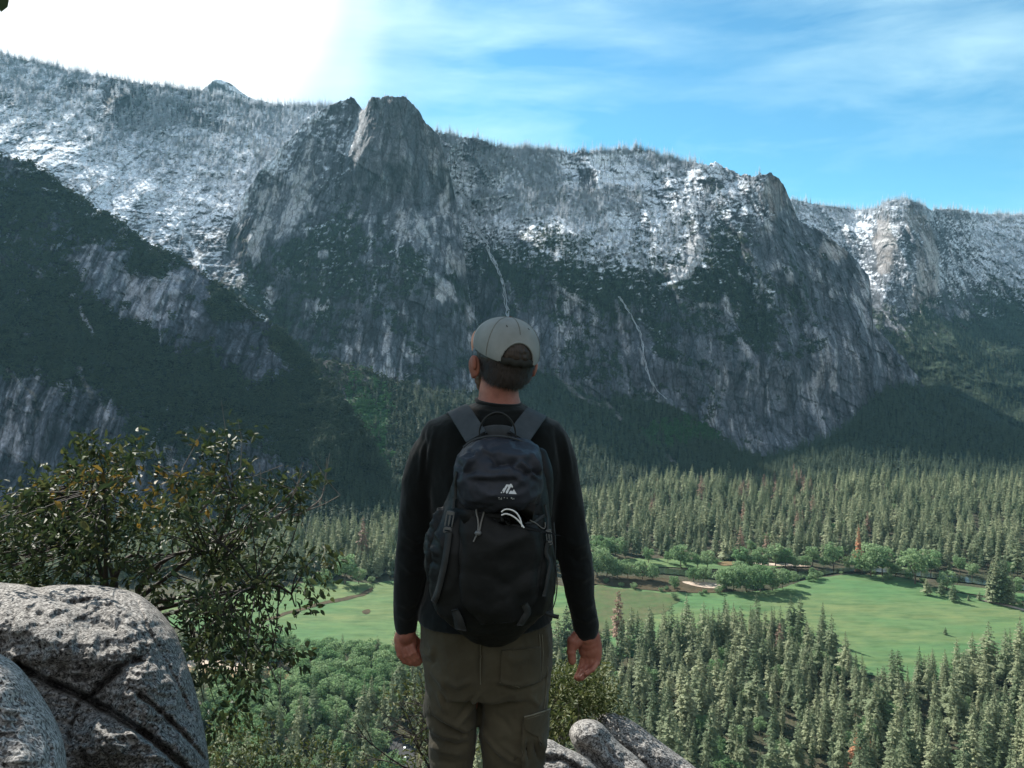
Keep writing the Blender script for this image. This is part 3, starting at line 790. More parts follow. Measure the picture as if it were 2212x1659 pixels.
ground_patch('river', [(1240, 1232), (1330, 1234), (1411, 1240), (1489, 1246), (1562, 1256), (1650, 1264), (1700, 1258), (1746, 1250), (1800, 1240), (1850, 1236), (1940, 1240), (2020, 1252), (2100, 1262), (2260, 1285), (2260, 1275), (2100, 1250), (2000, 1238), (1900, 1229), (1840, 1227), (1746, 1236), (1655, 1244), (1560, 1240), (1480, 1233), (1400, 1228), (1240, 1222)], m_water, L0 + 0.7, 1.5)
ground_patch('sandbar', [(1466, 1258), (1500, 1259), (1550, 1262), (1574, 1268), (1562, 1275), (1520, 1273), (1490, 1266)], M_SAND, L0 + 0.9, 1)
ground_patch('sandbar', [(1548, 1216), (1582, 1215), (1600, 1220), (1572, 1225), (1550, 1222)], M_SANDW, L0 + 0.9, 1)
ground_patch('sandbar', [(1600, 1216), (1700, 1220), (1760, 1224), (1740, 1227), (1640, 1223)], M_SAND, L0 + 0.8, 0.6)
ground_patch('gully', [(560, 1344), (600, 1330), (638, 1317), (681, 1305), (731, 1296), (775, 1286), (800, 1270), (808, 1272), (792, 1288), (745, 1300), (690, 1311), (645, 1322), (600, 1336), (562, 1348)], M_BROWN, L0 + 0.3, 2.6)
ground_patch('gully', [(780, 1322), (800, 1316), (803, 1324), (790, 1330)], M_BROWN, L0 + 0.3, 1)
ground_patch('path', [(2120, 1297), (2160, 1304), (2212, 1318), (2300, 1340), (2300, 1343), (2212, 1322), (2160, 1308), (2118, 1300)], M_SAND, L0 + 0.5, 0.3)
ground_patch('river', [(330, 1440), (420, 1444), (500, 1450), (590, 1452), (640, 1462), (600, 1480), (520, 1478), (420, 1470), (330, 1466)], M_SANDW, L0 + 0.5, 2)
ground_patch('sandbar', [(330, 1425), (420, 1432), (480, 1428), (560, 1436), (600, 1446), (540, 1455), (470, 1450), (400, 1444), (330, 1440)], M_SAND, L0 + 0.8, 2)
ground_patch('sandbar', [(640, 1600), (690, 1596), (700, 1615), (660, 1625)], M_SANDW, L0 + 0.4, 2)
ground_patch('parking_lot', [(838, 1596), (892, 1598), (900, 1670), (850, 1674), (832, 1640)], M_ASPH, L0 + 0.3, 0.6)
ground_patch('clearing', [(880, 1540), (930, 1535), (940, 1580), (890, 1586)], M_SANDW, L0 + 0.2, 2)

# ------------------------------------------------------------------ trees of the valley


def foliage_mat(name, a, b, trans=0.35, hue=0.04, snow=None, rough=0.75):
    m = bpy.data.materials.new(name)
    m.use_nodes = True
    nt = NT(m.node_tree)
    oi = nt.n('ShaderNodeObjectInfo')
    geo = nt.n('ShaderNodeNewGeometry')
    tcn = nt.n('ShaderNodeTexCoord').outputs['Object']
    c = nt.mix(oi.outputs['Random'], a, b)
    n = nt.noise(geo.outputs[0], 0.35, 3)
    c = nt.mix(1.0, c, nt.ramp(n, [(0.3, (0.62,) * 3), (0.7, (1.38,) * 3)]), 'MULTIPLY')
    if snow:
        nz = nt.n('ShaderNodeSeparateXYZ', {0: geo.outputs['Normal']}).outputs[2]
        sf = nt.math('ADD', nt.math('MULTIPLY', nt.math('ABSOLUTE', nz), 0.8), nt.math('MULTIPLY', nt.math('SUBTRACT', n, 0.5), 1.6), clamp=True)
        c = nt.mix(nt.math('MULTIPLY', sf, snow), c, (0.62, 0.66, 0.72))
    d = nt.n('ShaderNodeBsdfPrincipled', {'Base Color': c, 'Roughness': rough, 'Specular IOR Level': 0.2})
    t = nt.n('ShaderNodeBsdfTranslucent', {'Color': c})
    mx = nt.n('ShaderNodeMixShader', {0: trans, 1: d.outputs[0], 2: t.outputs[0]})
    nt.n('ShaderNodeOutputMaterial', {'Surface': mx.outputs[0]})
    return m


M_CON = foliage_mat('conifer_needles', (0.115, 0.165, 0.090, 1), (0.325, 0.355, 0.220, 1), 0.5)
M_DEAD = foliage_mat('dead_needles', (0.40, 0.19, 0.10, 1), (0.46, 0.23, 0.13, 1))
M_FADE = foliage_mat('fading_needles', (0.22, 0.15, 0.11, 1), (0.28, 0.19, 0.14, 1))
M_LEAF = foliage_mat('broadleaf_leaves', (0.12, 0.22, 0.095, 1), (0.22, 0.31, 0.16, 1), 0.4)
M_DARKC = foliage_mat('shaded_slope_needles', (0.045, 0.070, 0.045, 1), (0.075, 0.105, 0.060, 1), 0.2)  # darker copy of the conifer needles, shade put into the colour
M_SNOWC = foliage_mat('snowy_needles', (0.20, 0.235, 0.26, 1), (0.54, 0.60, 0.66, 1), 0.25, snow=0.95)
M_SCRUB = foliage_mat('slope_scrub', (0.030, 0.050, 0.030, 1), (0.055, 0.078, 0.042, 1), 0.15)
M_GSCRUB = foliage_mat('bright_slope_scrub', (0.035, 0.10, 0.035, 1), (0.055, 0.15, 0.045, 1), 0.2)
m_bark, nb, pb = principled('bark', (0.10, 0.072, 0.052), 0.95)
setin(nb, pb.inputs['Base Color'], nb.ramp(nb.noise(nb.vmap(nb.n('ShaderNodeTexCoord').outputs['Object'], (8, 8, 1.5)), 3.0, 4), [(0.3, (0.055, 0.04, 0.03)), (0.7, (0.17, 0.125, 0.09))]))
m_barkp, nb2, pb2 = principled('pale_bark', (0.34, 0.32, 0.29), 0.9)


def tube(path, radii, sides=6):
    path = np.asarray(path, float)
    n = len(path)
    radii = np.interp(np.linspace(0, 1, n), np.linspace(0, 1, len(radii)), radii)
    V = []
    for i in range(n):
        d = path[min(i + 1, n - 1)] - path[max(i - 1, 0)]
        d = d / (np.linalg.norm(d) + 1e-9)
        u = np.cross(d, (0.3, 0.9, 0.1) if abs(d[2]) > 0.8 else (0, 0, 1)); u /= np.linalg.norm(u)
        v = np.cross(d, u)
        for k in range(sides):
            a = 2 * math.pi * k / sides
            V.append(path[i] + radii[i] * (u * math.cos(a) + v * math.sin(a)))
    Fc = []
    for i in range(n - 1):
        for k in range(sides):
            a = i * sides + k; b = i * sides + (k + 1) % sides
            Fc.append((a, b, b + sides, a + sides))
    return np.array(V), np.array(Fc)


class Acc:
    """collects pieces (verts, quads or triangles) into one mesh"""
    def __init__(self):
        self.V = []; self.Q = []; self.T = []; self.n = 0

    def add(self, V, Fc):
        V = np.asarray(V, float); Fc = np.asarray(Fc, int)
        if Fc.shape[1] == 4: self.Q.append(Fc + self.n)
        else: self.T.append(Fc + self.n)
        self.V.append(V); self.n += len(V)
        return self

    def mesh(self, name, smooth=True):
        fl = []
        if self.Q: fl.append(np.concatenate(self.Q))
        if self.T: fl.append(np.concatenate(self.T))
        return npmesh(name, np.concatenate(self.V), fl, smooth)


def conifer(seed, lv=26, per=8, r0=0.105, bare=0.10, droop=0.35, power=0.85, gaps=0.12, twigs=3, lean=0.0):
    """crown of a unit-high conifer: whorls of drooping saw-edged branches"""
    r = np.random.default_rng(seed)
    V = []; T = []
    for i in range(lv):
        f = i / (lv - 1)
        z = bare + (0.985 - bare) * f
        rad = r0 * (1 - f) ** power * (0.75 + 0.5 * r.random()) + 0.006
        if f < 0.12: rad *= 0.55 + 3.5 * f
        nb_ = max(3, int(per * (0.55 + 0.45 * (1 - f))))
        a0 = r.random() * 6.28
        for k in range(nb_):
            if r.random() < gaps: continue
            a = a0 + 6.283 * k / nb_ + r.normal() * 0.2
            L = rad * (0.65 + 0.6 * r.random())
            dz = -droop * L * (0.6 + 0.8 * r.random()) * (1 - 1.3 * f)
            dirv = np.array([math.cos(a), math.sin(a), 0]); side = np.array([-math.sin(a), math.cos(a), 0])
            zz = z + r.normal() * 0.008
            base = np.array([0, 0, zz])
            for t in range(twigs):
                s0 = 0.15 + 0.28 * t + 0.1 * r.random(); s1 = min(1.05, s0 + 0.42)
                wdt = L * (0.42 - 0.09 * t) * (0.7 + 0.6 * r.random())
                p0 = base + dirv * L * s0 + np.array([0, 0, dz * s0 * s0])
                p1 = base + dirv * L * s1 + np.array([0, 0, dz * s1 * s1 - 0.004])
                hang = np.array([0, 0, -0.016 * (0.4 + r.random())])
                n = len(V)
                V += [p0 + np.array([0, 0, 0.006]), p0 * 0.4 + p1 * 0.6 + side * wdt + hang, p1, p0 * 0.4 + p1 * 0.6 - side * wdt + hang]
                T += [(n, n + 1, n + 2), (n, n + 2, n + 3)]
    # leader
    n = len(V)
    V += [(0.006, 0, 0.95), (-0.006, 0.003, 0.95), (0, 0, 1.0), (0, -0.006, 0.94)]
    T += [(n, n + 1, n + 2), (n + 1, n + 3, n + 2)]
    V = np.array(V)
    V[:, 0] += lean * V[:, 2] ** 2
    return V, np.array(T)


def con_trunk(top=0.95, r=0.011):
    z = np.linspace(-0.02, top, 7)
    return tube(np.stack([z * 0, z * 0, z], 1), r * (1 - z * 0.93), 6)


def broadleaf(seed, lobes=34, per=64, w=0.34, leaf=0.030, zlo=0.16, dense=1.0):
    """crown of a unit-high broadleaved tree: many small leaf faces gathered on uneven lobes"""
    r = np.random.default_rng(seed)
    V = []; T = []
    for i in range(lobes):
        u = r.random(); a = r.random() * 6.283
        z = zlo + 0.12 + (0.86 - zlo - 0.12) * r.random()
        prof = math.sin(math.pi * min(1, max(0.05, (z - zlo) / (1.05 - zlo)))) ** 0.7
        rr = w * prof * (0.35 + 0.6 * math.sqrt(u))
        c = np.array([rr * math.cos(a), rr * math.sin(a), z])
        s = (0.07 + 0.07 * r.random()) * (0.7 + 0.5 * prof)
        for k in range(int(per * dense)):
            d = r.normal(size=3); d /= np.linalg.norm(d)
            if d[2] < -0.55: continue
            p = c + d * s * np.array([1.15, 1.15, 0.8]) * (0.75 + 0.35 * r.random())
            nrm = d + r.normal(size=3) * 0.55; nrm /= np.linalg.norm(nrm)
            t1 = np.cross(nrm, r.normal(size=3)); t1 /= np.linalg.norm(t1); t2 = np.cross(nrm, t1)
            l = leaf * (0.6 + 0.8 * r.random())
            n = len(V)
            V += [p + t1 * l, p + t2 * l * 0.7, p - t1 * l, p - t2 * l * 0.7]
            T += [(n, n + 1, n + 2), (n, n + 2, n + 3)]
    return np.array(V), np.array(T)


def broad_trunk(seed, w=0.34):
    r = np.random.default_rng(seed + 50)
    A = Acc()
    z = np.linspace(-0.02, 0.45, 5)
    A.add(*tube(np.stack([np.sin(z * 7) * 0.012, np.cos(z * 5) * 0.012, z], 1), 0.024 * (1 - z * 1.2), 6))
    for k in range(6):
        a = 6.283 * k / 6 + r.random(); z0 = 0.18 + 0.22 * r.random()
        p0 = np.array([0, 0, z0]); p2 = np.array([math.cos(a) * w * 0.7, math.sin(a) * w * 0.7, z0 + 0.25 + 0.2 * r.random()])
        p1 = (p0 + p2) / 2 + np.array([0, 0, -0.03])
        A.add(*tube([p0, p1, p2], [0.012, 0.008, 0.003], 5))
    return A


CONS = [conifer(1, r0=0.16), conifer(2, r0=0.21, lv=24, droop=0.45), conifer(3, r0=0.125, lv=30, per=8), conifer(4, r0=0.17, bare=0.16, gaps=0.2, lv=22, power=0.65), conifer(5, r0=0.14, bare=0.22, gaps=0.25, lv=24, power=0.55), conifer(6, r0=0.19, lv=28, power=0.95)]
CON_CROWN = [npmesh('conifer_crown', v, t, False) for v, t in CONS]
CON_TRUNK = npmesh('conifer_trunk', *con_trunk())
BRO = [broadleaf(11), broadleaf(12, w=0.40, lobes=38), broadleaf(13, w=0.26, lobes=26), broadleaf(14, w=0.46, lobes=46, zlo=0.1)]
BRO_CROWN = [npmesh('broadleaf_crown', v, t, False) for v, t in BRO]
BRO_TRUNK = [broad_trunk(k).mesh('broadleaf_trunk') for k in range(4)]
for me in CON_CROWN: me.materials.append(M_CON)
CON_TRUNK.materials.append(m_bark)
for me in BRO_CROWN: me.materials.append(M_LEAF)
for me in BRO_TRUNK: me.materials.append(m_bark)


def tree(name, crown, trunk, loc, h, rz, label, cat, group, wid=1.0, mat=None):
    e = empty(name, loc, rz)
    e.scale = (h * wid, h * wid, h)
    tag(e, label, cat, group)
    c = link('crown', crown, parent=e)
    if mat is not None:
        c.material_slots[0].link = 'OBJECT'
        c.material_slots[0].material = mat
    link('trunk', trunk, parent=e)
    return e


# prototypes for the crowded masses live in a collection of their own that is not linked to the scene
def protos(name, items):
    col = bpy.data.collections.new(name)
    for k, me in enumerate(items):
        o = bpy.data.objects.new('%s_%02d' % (name, k), me)
        col.objects.link(o)
    return col


def joined(crown, mat, trunk=None, tm=None):
    A = Acc(); A.add(*crown)
    nq = 0
    if trunk is not None:
        A.add(*trunk)
    me = A.mesh('mass_tree', False)
    me.materials.append(mat)
    if trunk is not None:
        me.materials.append(tm)
        nq = len(trunk[1])
        mi = np.zeros(len(me.polygons), dtype=np.int32)
        mi[:nq] = 1          # quads (the trunk) are stored first
        me.polygons.foreach_set('material_index', mi)
    return me


def scatter(name, pos, scl, idx, col, label, wid=None, seed=1):
    """one object: trees or scrub too many to count"""
    n = len(pos)
    me = bpy.data.meshes.new(name)
    me.vertices.add(n)
    me.vertices.foreach_set('co', np.asarray(pos, dtype=np.float32).ravel())
    r = np.random.default_rng(seed)
    wid = np.ones(n) if wid is None else wid
    a = me.attributes.new('tsc', 'FLOAT_VECTOR', 'POINT')
    a.data.foreach_set('vector', np.stack([scl * wid, scl * wid, scl], 1).astype(np.float32).ravel())
    a = me.attributes.new('trot', 'FLOAT_VECTOR', 'POINT')
    a.data.foreach_set('vector', np.stack([r.normal(size=n) * 0.02, r.normal(size=n) * 0.02, r.random(n) * 6.28], 1).astype(np.float32).ravel())
    a = me.attributes.new('tidx', 'INT', 'POINT')
    a.data.foreach_set('value', np.asarray(idx, dtype=np.int32))
    o = link(name, me)
    tag(o, label, None, None, 'stuff')
    ng = bpy.data.node_groups.new(name, 'GeometryNodeTree')
    ng.interface.new_socket('Geometry', in_out='INPUT', socket_type='NodeSocketGeometry')
    ng.interface.new_socket('Geometry', in_out='OUTPUT', socket_type='NodeSocketGeometry')
    gi = ng.nodes.new('NodeGroupInput'); go = ng.nodes.new('NodeGroupOutput')
    ci = ng.nodes.new('GeometryNodeCollectionInfo')
    ci.inputs['Collection'].default_value = col
    ci.inputs['Separate Children'].default_value = True
    ci.inputs['Reset Children'].default_value = True
    ip = ng.nodes.new('GeometryNodeInstanceOnPoints')
    ip.inputs['Pick Instance'].default_value = True

    def attr(nm, ty):
        x = ng.nodes.new('GeometryNodeInputNamedAttribute'); x.data_type = ty; x.inputs['Name'].default_value = nm
        return x.outputs[0]
    ng.links.new(gi.outputs[0], ip.inputs['Points'])
    ng.links.new(ci.outputs[0], ip.inputs['Instance'])
    ng.links.new(attr('tidx', 'INT'), ip.inputs['Instance Index'])
    ng.links.new(attr('trot', 'FLOAT_VECTOR'), ip.inputs['Rotation'])
    ng.links.new(attr('tsc', 'FLOAT_VECTOR'), ip.inputs['Scale'])
    ng.links.new(ip.outputs[0], go.inputs[0])
    md = o.modifiers.new('mass', 'NODES')
    md.node_group = ng
    return o


def inpoly(px, py, poly):
    P = np.array(poly, float)
    x, y = np.asarray(px), np.asarray(py)
    c = np.zeros(x.shape, bool)
    j = len(P) - 1
    for i in range(len(P)):
        xi, yi, xj, yj = P[i, 0], P[i, 1], P[j, 0], P[j, 1]
        c ^= ((yi > y) != (yj > y)) & (x < (xj - xi) * (y - yi) / (yj - yi + 1e-12) + xi)
        j = i
    return c


def world_scatter(poly, spacing, seed, jitter=0.48):
    """points over a region given by its outline in the picture, spread evenly on the valley floor"""
    G = [gp(x, y) for x, y in poly]
    gx = [p.x for p in G]; gy = [p.y for p in G]
    r = np.random.default_rng(seed)
    X, Y = np.meshgrid(np.arange(min(gx), max(gx), spacing), np.arange(min(gy), max(gy), spacing))
    X = X.ravel() + r.uniform(-jitter, jitter, X.size) * spacing
    Y = Y.ravel() + r.uniform(-jitter, jitter, Y.size) * spacing
    px = CX + X / Y * F; py = HY - ZV / Y * F
    k = inpoly(px, py, poly)
    return X[k], Y[k], px[k], py[k]


rt = np.random.default_rng(5)
LR = [(1120, 1400), (1215, 1392), (1300, 1396), (1400, 1386), (1500, 1360), (1600, 1362), (1720, 1366), (1790, 1392), (1830, 1440), (1880, 1490), (1960, 1470), (2040, 1450), (2120, 1455), (2212, 1425), (2420, 1400), (3000, 1380), (3000, 1760), (1100, 1760)]
x1, y1, p1, q1 = world_scatter(LR, 13.5, 1)
LLR = [(-500, 1420), (250, 1410), (420, 1390), (540, 1390), (600, 1398), (700, 1415), (790, 1415), (860, 1408), (1000, 1420), (1120, 1400), (1100, 1760), (-500, 1760)]
x2, y2, p2, q2 = world_scatter(LLR, 13.5, 2)
UR = [(1255, 1190), (1330, 1205), (1400, 1206), (1560, 1210), (1700, 1216), (1860, 1214), (1960, 1226), (2080, 1238), (2212, 1262), (2420, 1300), (3100, 1330), (3100, 1060), (2500, 1050), (1440, 1048), (1330, 1068), (1255, 1088)]
x3, y3, p3, q3 = world_scatter(UR, 17.0, 3)
UL = [(-900, 1400), (-400, 1330), (430, 1240), (560, 1268), (640, 1252), (700, 1246), (760, 1250), (860, 1248), (1000, 1250), (1150, 1240), (1255, 1225), (1255, 1084), (1000, 1138), (600, 1150), (430, 1135), (-400, 1135), (-900, 1135)]
x4, y4, p4, q4 = world_scatter(UL, 12.0, 4)
# keep open ground free
OPEN = [[(330, 1425), (480, 1425), (640, 1446), (640, 1482), (500, 1482), (330, 1472)], [(835, 1590), (905, 1590), (910, 1680), (830, 1680)], [(1870, 1395), (2000, 1395), (2000, 1470), (1900, 1500)]]
def keep(p, q):
    k = np.ones(len(p), bool)
    for o in OPEN: k &= ~inpoly(p, q, o)
    return k


con = []; bro = []
for (X, Y, P, Qp, fb, hs) in ((x1, y1, p1, q1, 0.07, (27, 47)), (x2, y2, p2, q2, 0.62, (24, 42)), (x3, y3, p3, q3, 0.02, (30, 47)), (x4, y4, p4, q4, 0.05, (28, 46))):
    kk = keep(P, Qp)
    for i in np.nonzero(kk)[0]:
        # clumps of broadleaf among the firs
        nb_ = fbm(np.array([[X[i] / 60.0, Y[i] / 60.0, 0.3]]), 2, 33)[0]
        prob = fb * (2.2 if nb_ > 0.55 else 0.5)
        if rt.random() < prob and 440 < P[i] < 2240 and not (880 < P[i] < 1200) and len(bro) < 240:
            bro.append((X[i], Y[i], (15 if P[i] < 1150 else 11) + 9 * rt.random(), P[i], Qp[i]))
        else:
            tall = fbm(np.array([[X[i] / 90.0, Y[i] / 90.0, 5.3]]), 2, 37)[0]
            h = (hs[0] + (hs[1] - hs[0]) * np.clip(rt.normal(0.45, 0.28) + (tall - 0.5), 0, 1.15))
            if rt.random() < 0.22: h *= rt.uniform(0.4, 0.75)
            if rt.random() < 0.06: h *= 1.2
            con.append((X[i], Y[i], h, P[i], Qp[i]))
con = np.array(con)
vis = (con[:, 3] > 455) & (con[:, 3] < 2240) & (con[:, 1] > 560) & ~((con[:, 3] > 900) & (con[:, 3] < 1200)) & (con[:, 4] - con[:, 2] / con[:, 1] * F < 1655)
vis &= ~((con[:, 3] > 1180) & (con[:, 3] < 1500) & (con[:, 4] - con[:, 2] / con[:, 1] * F > 1560))
order = np.argsort(np.where(vis, -con[:, 2] / con[:, 1], 9))
near_i = order[:285]
rest = np.setdiff1d(np.arange(len(con)), near_i)


def con_label(c):
    size = 'tall' if c[2] > 38 else 'middling' if c[2] > 28 else 'short'
    where = 'in the forest below the left meadow' if c[3] < 1106 else 'beside the rock slabs right of the man' if c[3] < 1560 and c[1] < 760 else 'at the near edge of the right meadow' if c[1] > 800 else 'low in the forest at the right edge' if c[3] > 1950 else 'in the forest below the right meadow'
    return size + ' grey green conifer ' + where


for i in near_i:
    X, Y, h = con[i, :3]
    v = rt.integers(0, 6)
    tree('conifer', CON_CROWN[v], CON_TRUNK, (X, Y, ZV), h, rt.random() * 6.28, con_label(con[i]), 'tree', 'conifers in the valley forest', 0.8 + 0.6 * rt.random())
col_con = protos('forest_tree', [joined(c, M_CON, con_trunk(), m_bark) for c in CONS] + [joined(CONS[3], M_FADE, con_trunk(), m_bark)])
ix = rt.integers(0, 6, len(rest))
purp = (con[rest, 3] > 1500) & (con[rest, 3] < 1760) & (con[rest, 4] < 1130) & (rt.random(len(rest)) < 0.10)
ix[purp | (rt.random(len(rest)) < 0.008)] = 6
scatter('conifer_forest', np.stack([con[rest, 0], con[rest, 1], np.full(len(rest), ZV)], 1), con[rest, 2], ix, col_con, 'dense sunlit conifer forest covering the valley floor', 0.85 + 0.35 * rt.random(len(rest)))
print('valley conifers', len(con), 'broadleaf', len(bro))


def tree_px(name, v, px, base, hpx, label, cat, group=None, mat=None, wid=1.0, kind='con'):
    g = gp(px, base, ZV + 0.3)
    h = hpx / F * g.y
    cr, tr = (CON_CROWN[v], CON_TRUNK) if kind == 'con' else (BRO_CROWN[v], BRO_TRUNK[v])
    return tree(name, cr, tr, g, h, rt.random() * 6.28, label, cat, group, wid, mat)


tree_px('dead_conifer', 2, 1855, 1222, 90, 'bright orange dead conifer standing behind the riverside trees', 'tree', mat=M_DEAD, wid=0.95)
tree_px('dead_conifer', 4, 1336, 1400, 128, 'pale pinkish dead conifer rising beside the dark left end of the meadow', 'tree', mat=M_FADE, wid=1.0)
tree_px('dead_conifer', 3, 784, 1212, 100, 'reddish dead conifer at the far edge of the left meadow', 'tree', mat=M_FADE, wid=0.9)
tree_px('dead_conifer', 1, 1851, 1672, 92, 'orange dead conifer low in the forest near the bottom edge, larger of two', 'tree', mat=M_DEAD, wid=1.1)
tree_px('dead_conifer', 2, 1880, 1658, 62, 'small orange dead conifer just right of the larger orange one', 'tree', mat=M_DEAD, wid=0.8)
tree_px('dead_conifer', 3, 1602, 1408, 88, 'tan fading conifer in the forest edge before the green meadow', 'tree', mat=M_FADE, wid=0.9)

RIV = [(1401, 1217, 34, 2), (1470, 1226, 48, 1), (1443, 1217, 26, 2), (1528, 1230, 38, 1), (1507, 1228, 30, 2), (1562, 1272, 40, 1), (1585, 1278, 50, 3), (1612, 1279, 56, 3), (1642, 1279, 54, 3), (1668, 1277, 48, 3), (1690, 1272, 40, 1), (1600, 1262, 46, 1),
       (1599, 1231, 50, 2), (1624, 1231, 40, 0), (1647, 1231, 44, 0), (1675, 1224, 50, 2), (1696, 1226, 42, 0), (1720, 1228, 26, 3), (1755, 1222, 42, 2), (1740, 1228, 26, 3), (1780, 1228, 30, 0), (1801, 1230, 56, 2), (1830, 1230, 26, 3),
       (1862, 1242, 46, 1), (1882, 1245, 66, 1), (1905, 1244, 62, 1), (1935, 1245, 34, 0), (1976, 1262, 78, 2), (1990, 1240, 44, 2), (2011, 1240, 48, 0), (2045, 1277, 42, 1), (2073, 1240, 38, 2), (2100, 1252, 36, 2), (2190, 1290, 42, 1),
       (1290, 1246, 62, 3), (1312, 1250, 52, 1), (1334, 1252, 42, 3), (1356, 1252, 36, 1), (1388, 1254, 40, 3), (1410, 1256, 32, 1), (1457, 1276, 32, 2), (1498, 1258, 30, 3), (1520, 1258, 32, 3), (1715, 1262, 26, 1), (1757, 1250, 22, 0), (1296, 1206, 46, 3), (1330, 1204, 42, 3),
       (775, 1262, 34, 1), (746, 1262, 62, 2), (700, 1262, 30, 3), (1030, 1240, 40, 3)]


def riv_label(px, b, h):
    if px < 1100:
        return {775: 'leaning pale broadleaf tree alone at the top of the left meadow', 746: 'slim tall broadleaf tree at the back of the left meadow', 700: 'round low broadleaf tree half behind the oak bush', 1030: 'broadleaf tree hidden behind the arm of the man'}[px]
    if px < 1372 or (px < 1420 and b > 1250): return 'dark green broadleaf tree in the clump just right of the sleeve'
    if 1555 < px < 1695 and b > 1255: return 'pale green tree in the big rounded clump beside the sandbar'
    if px < 1540: return ('tall' if h > 37 else 'small') + ' pale broadleaf tree on the strip of grass across the river'
    if 1850 < px < 1915: return 'large pale broadleaf tree right in front of the orange dead conifer'
    if px < 1850: return ('tall' if h > 41 else 'small') + ' pale broadleaf tree between the clump and the orange conifer'
    return ('tall' if h > 41 else 'small') + ' pale broadleaf tree right of the orange conifer along the meadow'


for px, b, h, v in RIV:
    tree_px('broadleaf_tree', v, px, b, h * 1.12, riv_label(px, b, h), 'tree', 'riverside broadleaf trees', kind='bro')
MEADOW_TREES = {2002: 'dark young conifer leftmost of three in a row on the meadow', 2034: 'dark young conifer in the middle of three in a row', 2059: 'dark young conifer rightmost of three in a row on the meadow', 2115: 'tiny dark conifer nearest to the tall clump by the path', 2042: 'dark round young tree alone in the open lower meadow', 1907: 'tiny dark tree at the top middle of the meadow', 2092: 'tiny dark conifer right beside the row of three'}
for px, b, h in ((2002, 1286, 38), (2034, 1288, 38), (2059, 1300, 42), (2115, 1297, 22), (2042, 1372, 18), (1907, 1257, 13), (2092, 1298, 14)):
    tree_px('young_conifer', 3, px, b, h, MEADOW_TREES[px], 'tree', 'lone trees on the meadow', wid=1.7)
CLUMP = {2146: 'second conifer from the left in the dark clump beside the path', 2160: 'tallest conifer of the dark clump beside the path', 2172: 'second conifer from the right in the dark clump beside the path', 2184: 'rightmost conifer of the dark clump beside the path', 2136: 'shortest leftmost conifer of the dark clump beside the path', 2152: 'third conifer from the left in the dark clump beside the path'}
for px, b, h in ((2146, 1304, 96), (2160, 1306, 112), (2172, 1307, 104), (2184, 1308, 84), (2136, 1302, 70), (2152, 1303, 104)):
    tree_px('meadow_conifer', 0, px, b, h, CLUMP[px], 'tree', 'conifer clump beside the path')
for X, Y, h, P, Qp in bro:
    v = int(rt.integers(0, 4))
    tree('broadleaf_tree', BRO_CROWN[v], BRO_TRUNK[v], (X, Y, ZV), h, rt.random() * 6.28, ('large' if h > 19 else 'small') + ' bright green broadleaf tree ' + ('in the leafy wood left of the man' if P < 900 else 'hidden behind the man' if P < 1200 else 'among conifers at the bottom right' if Y < 760 else 'among conifers near the right meadow' if Y < 1000 else 'in the far conifer forest behind the river'), 'tree', 'broadleaf trees in the valley forest', 1.0)

# low shrubs and saplings scattered along the ragged meadow margins
rs = np.random.default_rng(71)
EDGE = [[(1300, 1400), (1480, 1392), (1640, 1372), (1780, 1392), (1850, 1470), (1930, 1490), (2060, 1462), (2212, 1440)], [(1720, 1256), (1790, 1247), (1850, 1242), (1912, 1246), (1980, 1258), (2060, 1282), (2140, 1298), (2212, 1316)], [(600, 1395), (680, 1408), (760, 1412), (840, 1405)], [(600, 1276), (690, 1258), (760, 1262), (850, 1256)], [(1300, 1262), (1400, 1274), (1500, 1282), (1620, 1282)], [(1420, 1214), (1560, 1212), (1720, 1222)]]
NM = ['fringing the lower edge of the right meadow', 'fringing the top of the right meadow', 'fringing the lower edge of the left meadow', 'fringing the top of the left meadow', 'on the brown river bank', 'on the grass strip across the river']
for e_, nm_ in zip(EDGE, NM):
    for k in range(16 if len(e_) > 4 else 11):
        t = rs.random() * (len(e_) - 1); i = int(t)
        x = e_[i][0] + (e_[i + 1][0] - e_[i][0]) * (t - i) + rs.normal() * 4
        y = e_[i][1] + (e_[i + 1][1] - e_[i][1]) * (t - i) + rs.normal() * 5
        tree_px('meadow_shrub', 3, x, y, rs.uniform(7, 19), 'low green shrub ' + nm_, 'shrub', 'shrubs along the meadow edges', kind='bro', wid=1.2)

# ------------------------------------------------------------------ woods and scrub on the mountains


def pick(info, prob, n, seed):
    r = np.random.default_rng(seed)
    p = np.clip(prob, 0, None).astype(float)
    p[(info['px'] < -60) | (info['px'] > 2270)] *= 0.3
    p /= p.sum()
    k = r.choice(len(p), size=min(n, int((p > 0).sum())), replace=False, p=p)
    return k


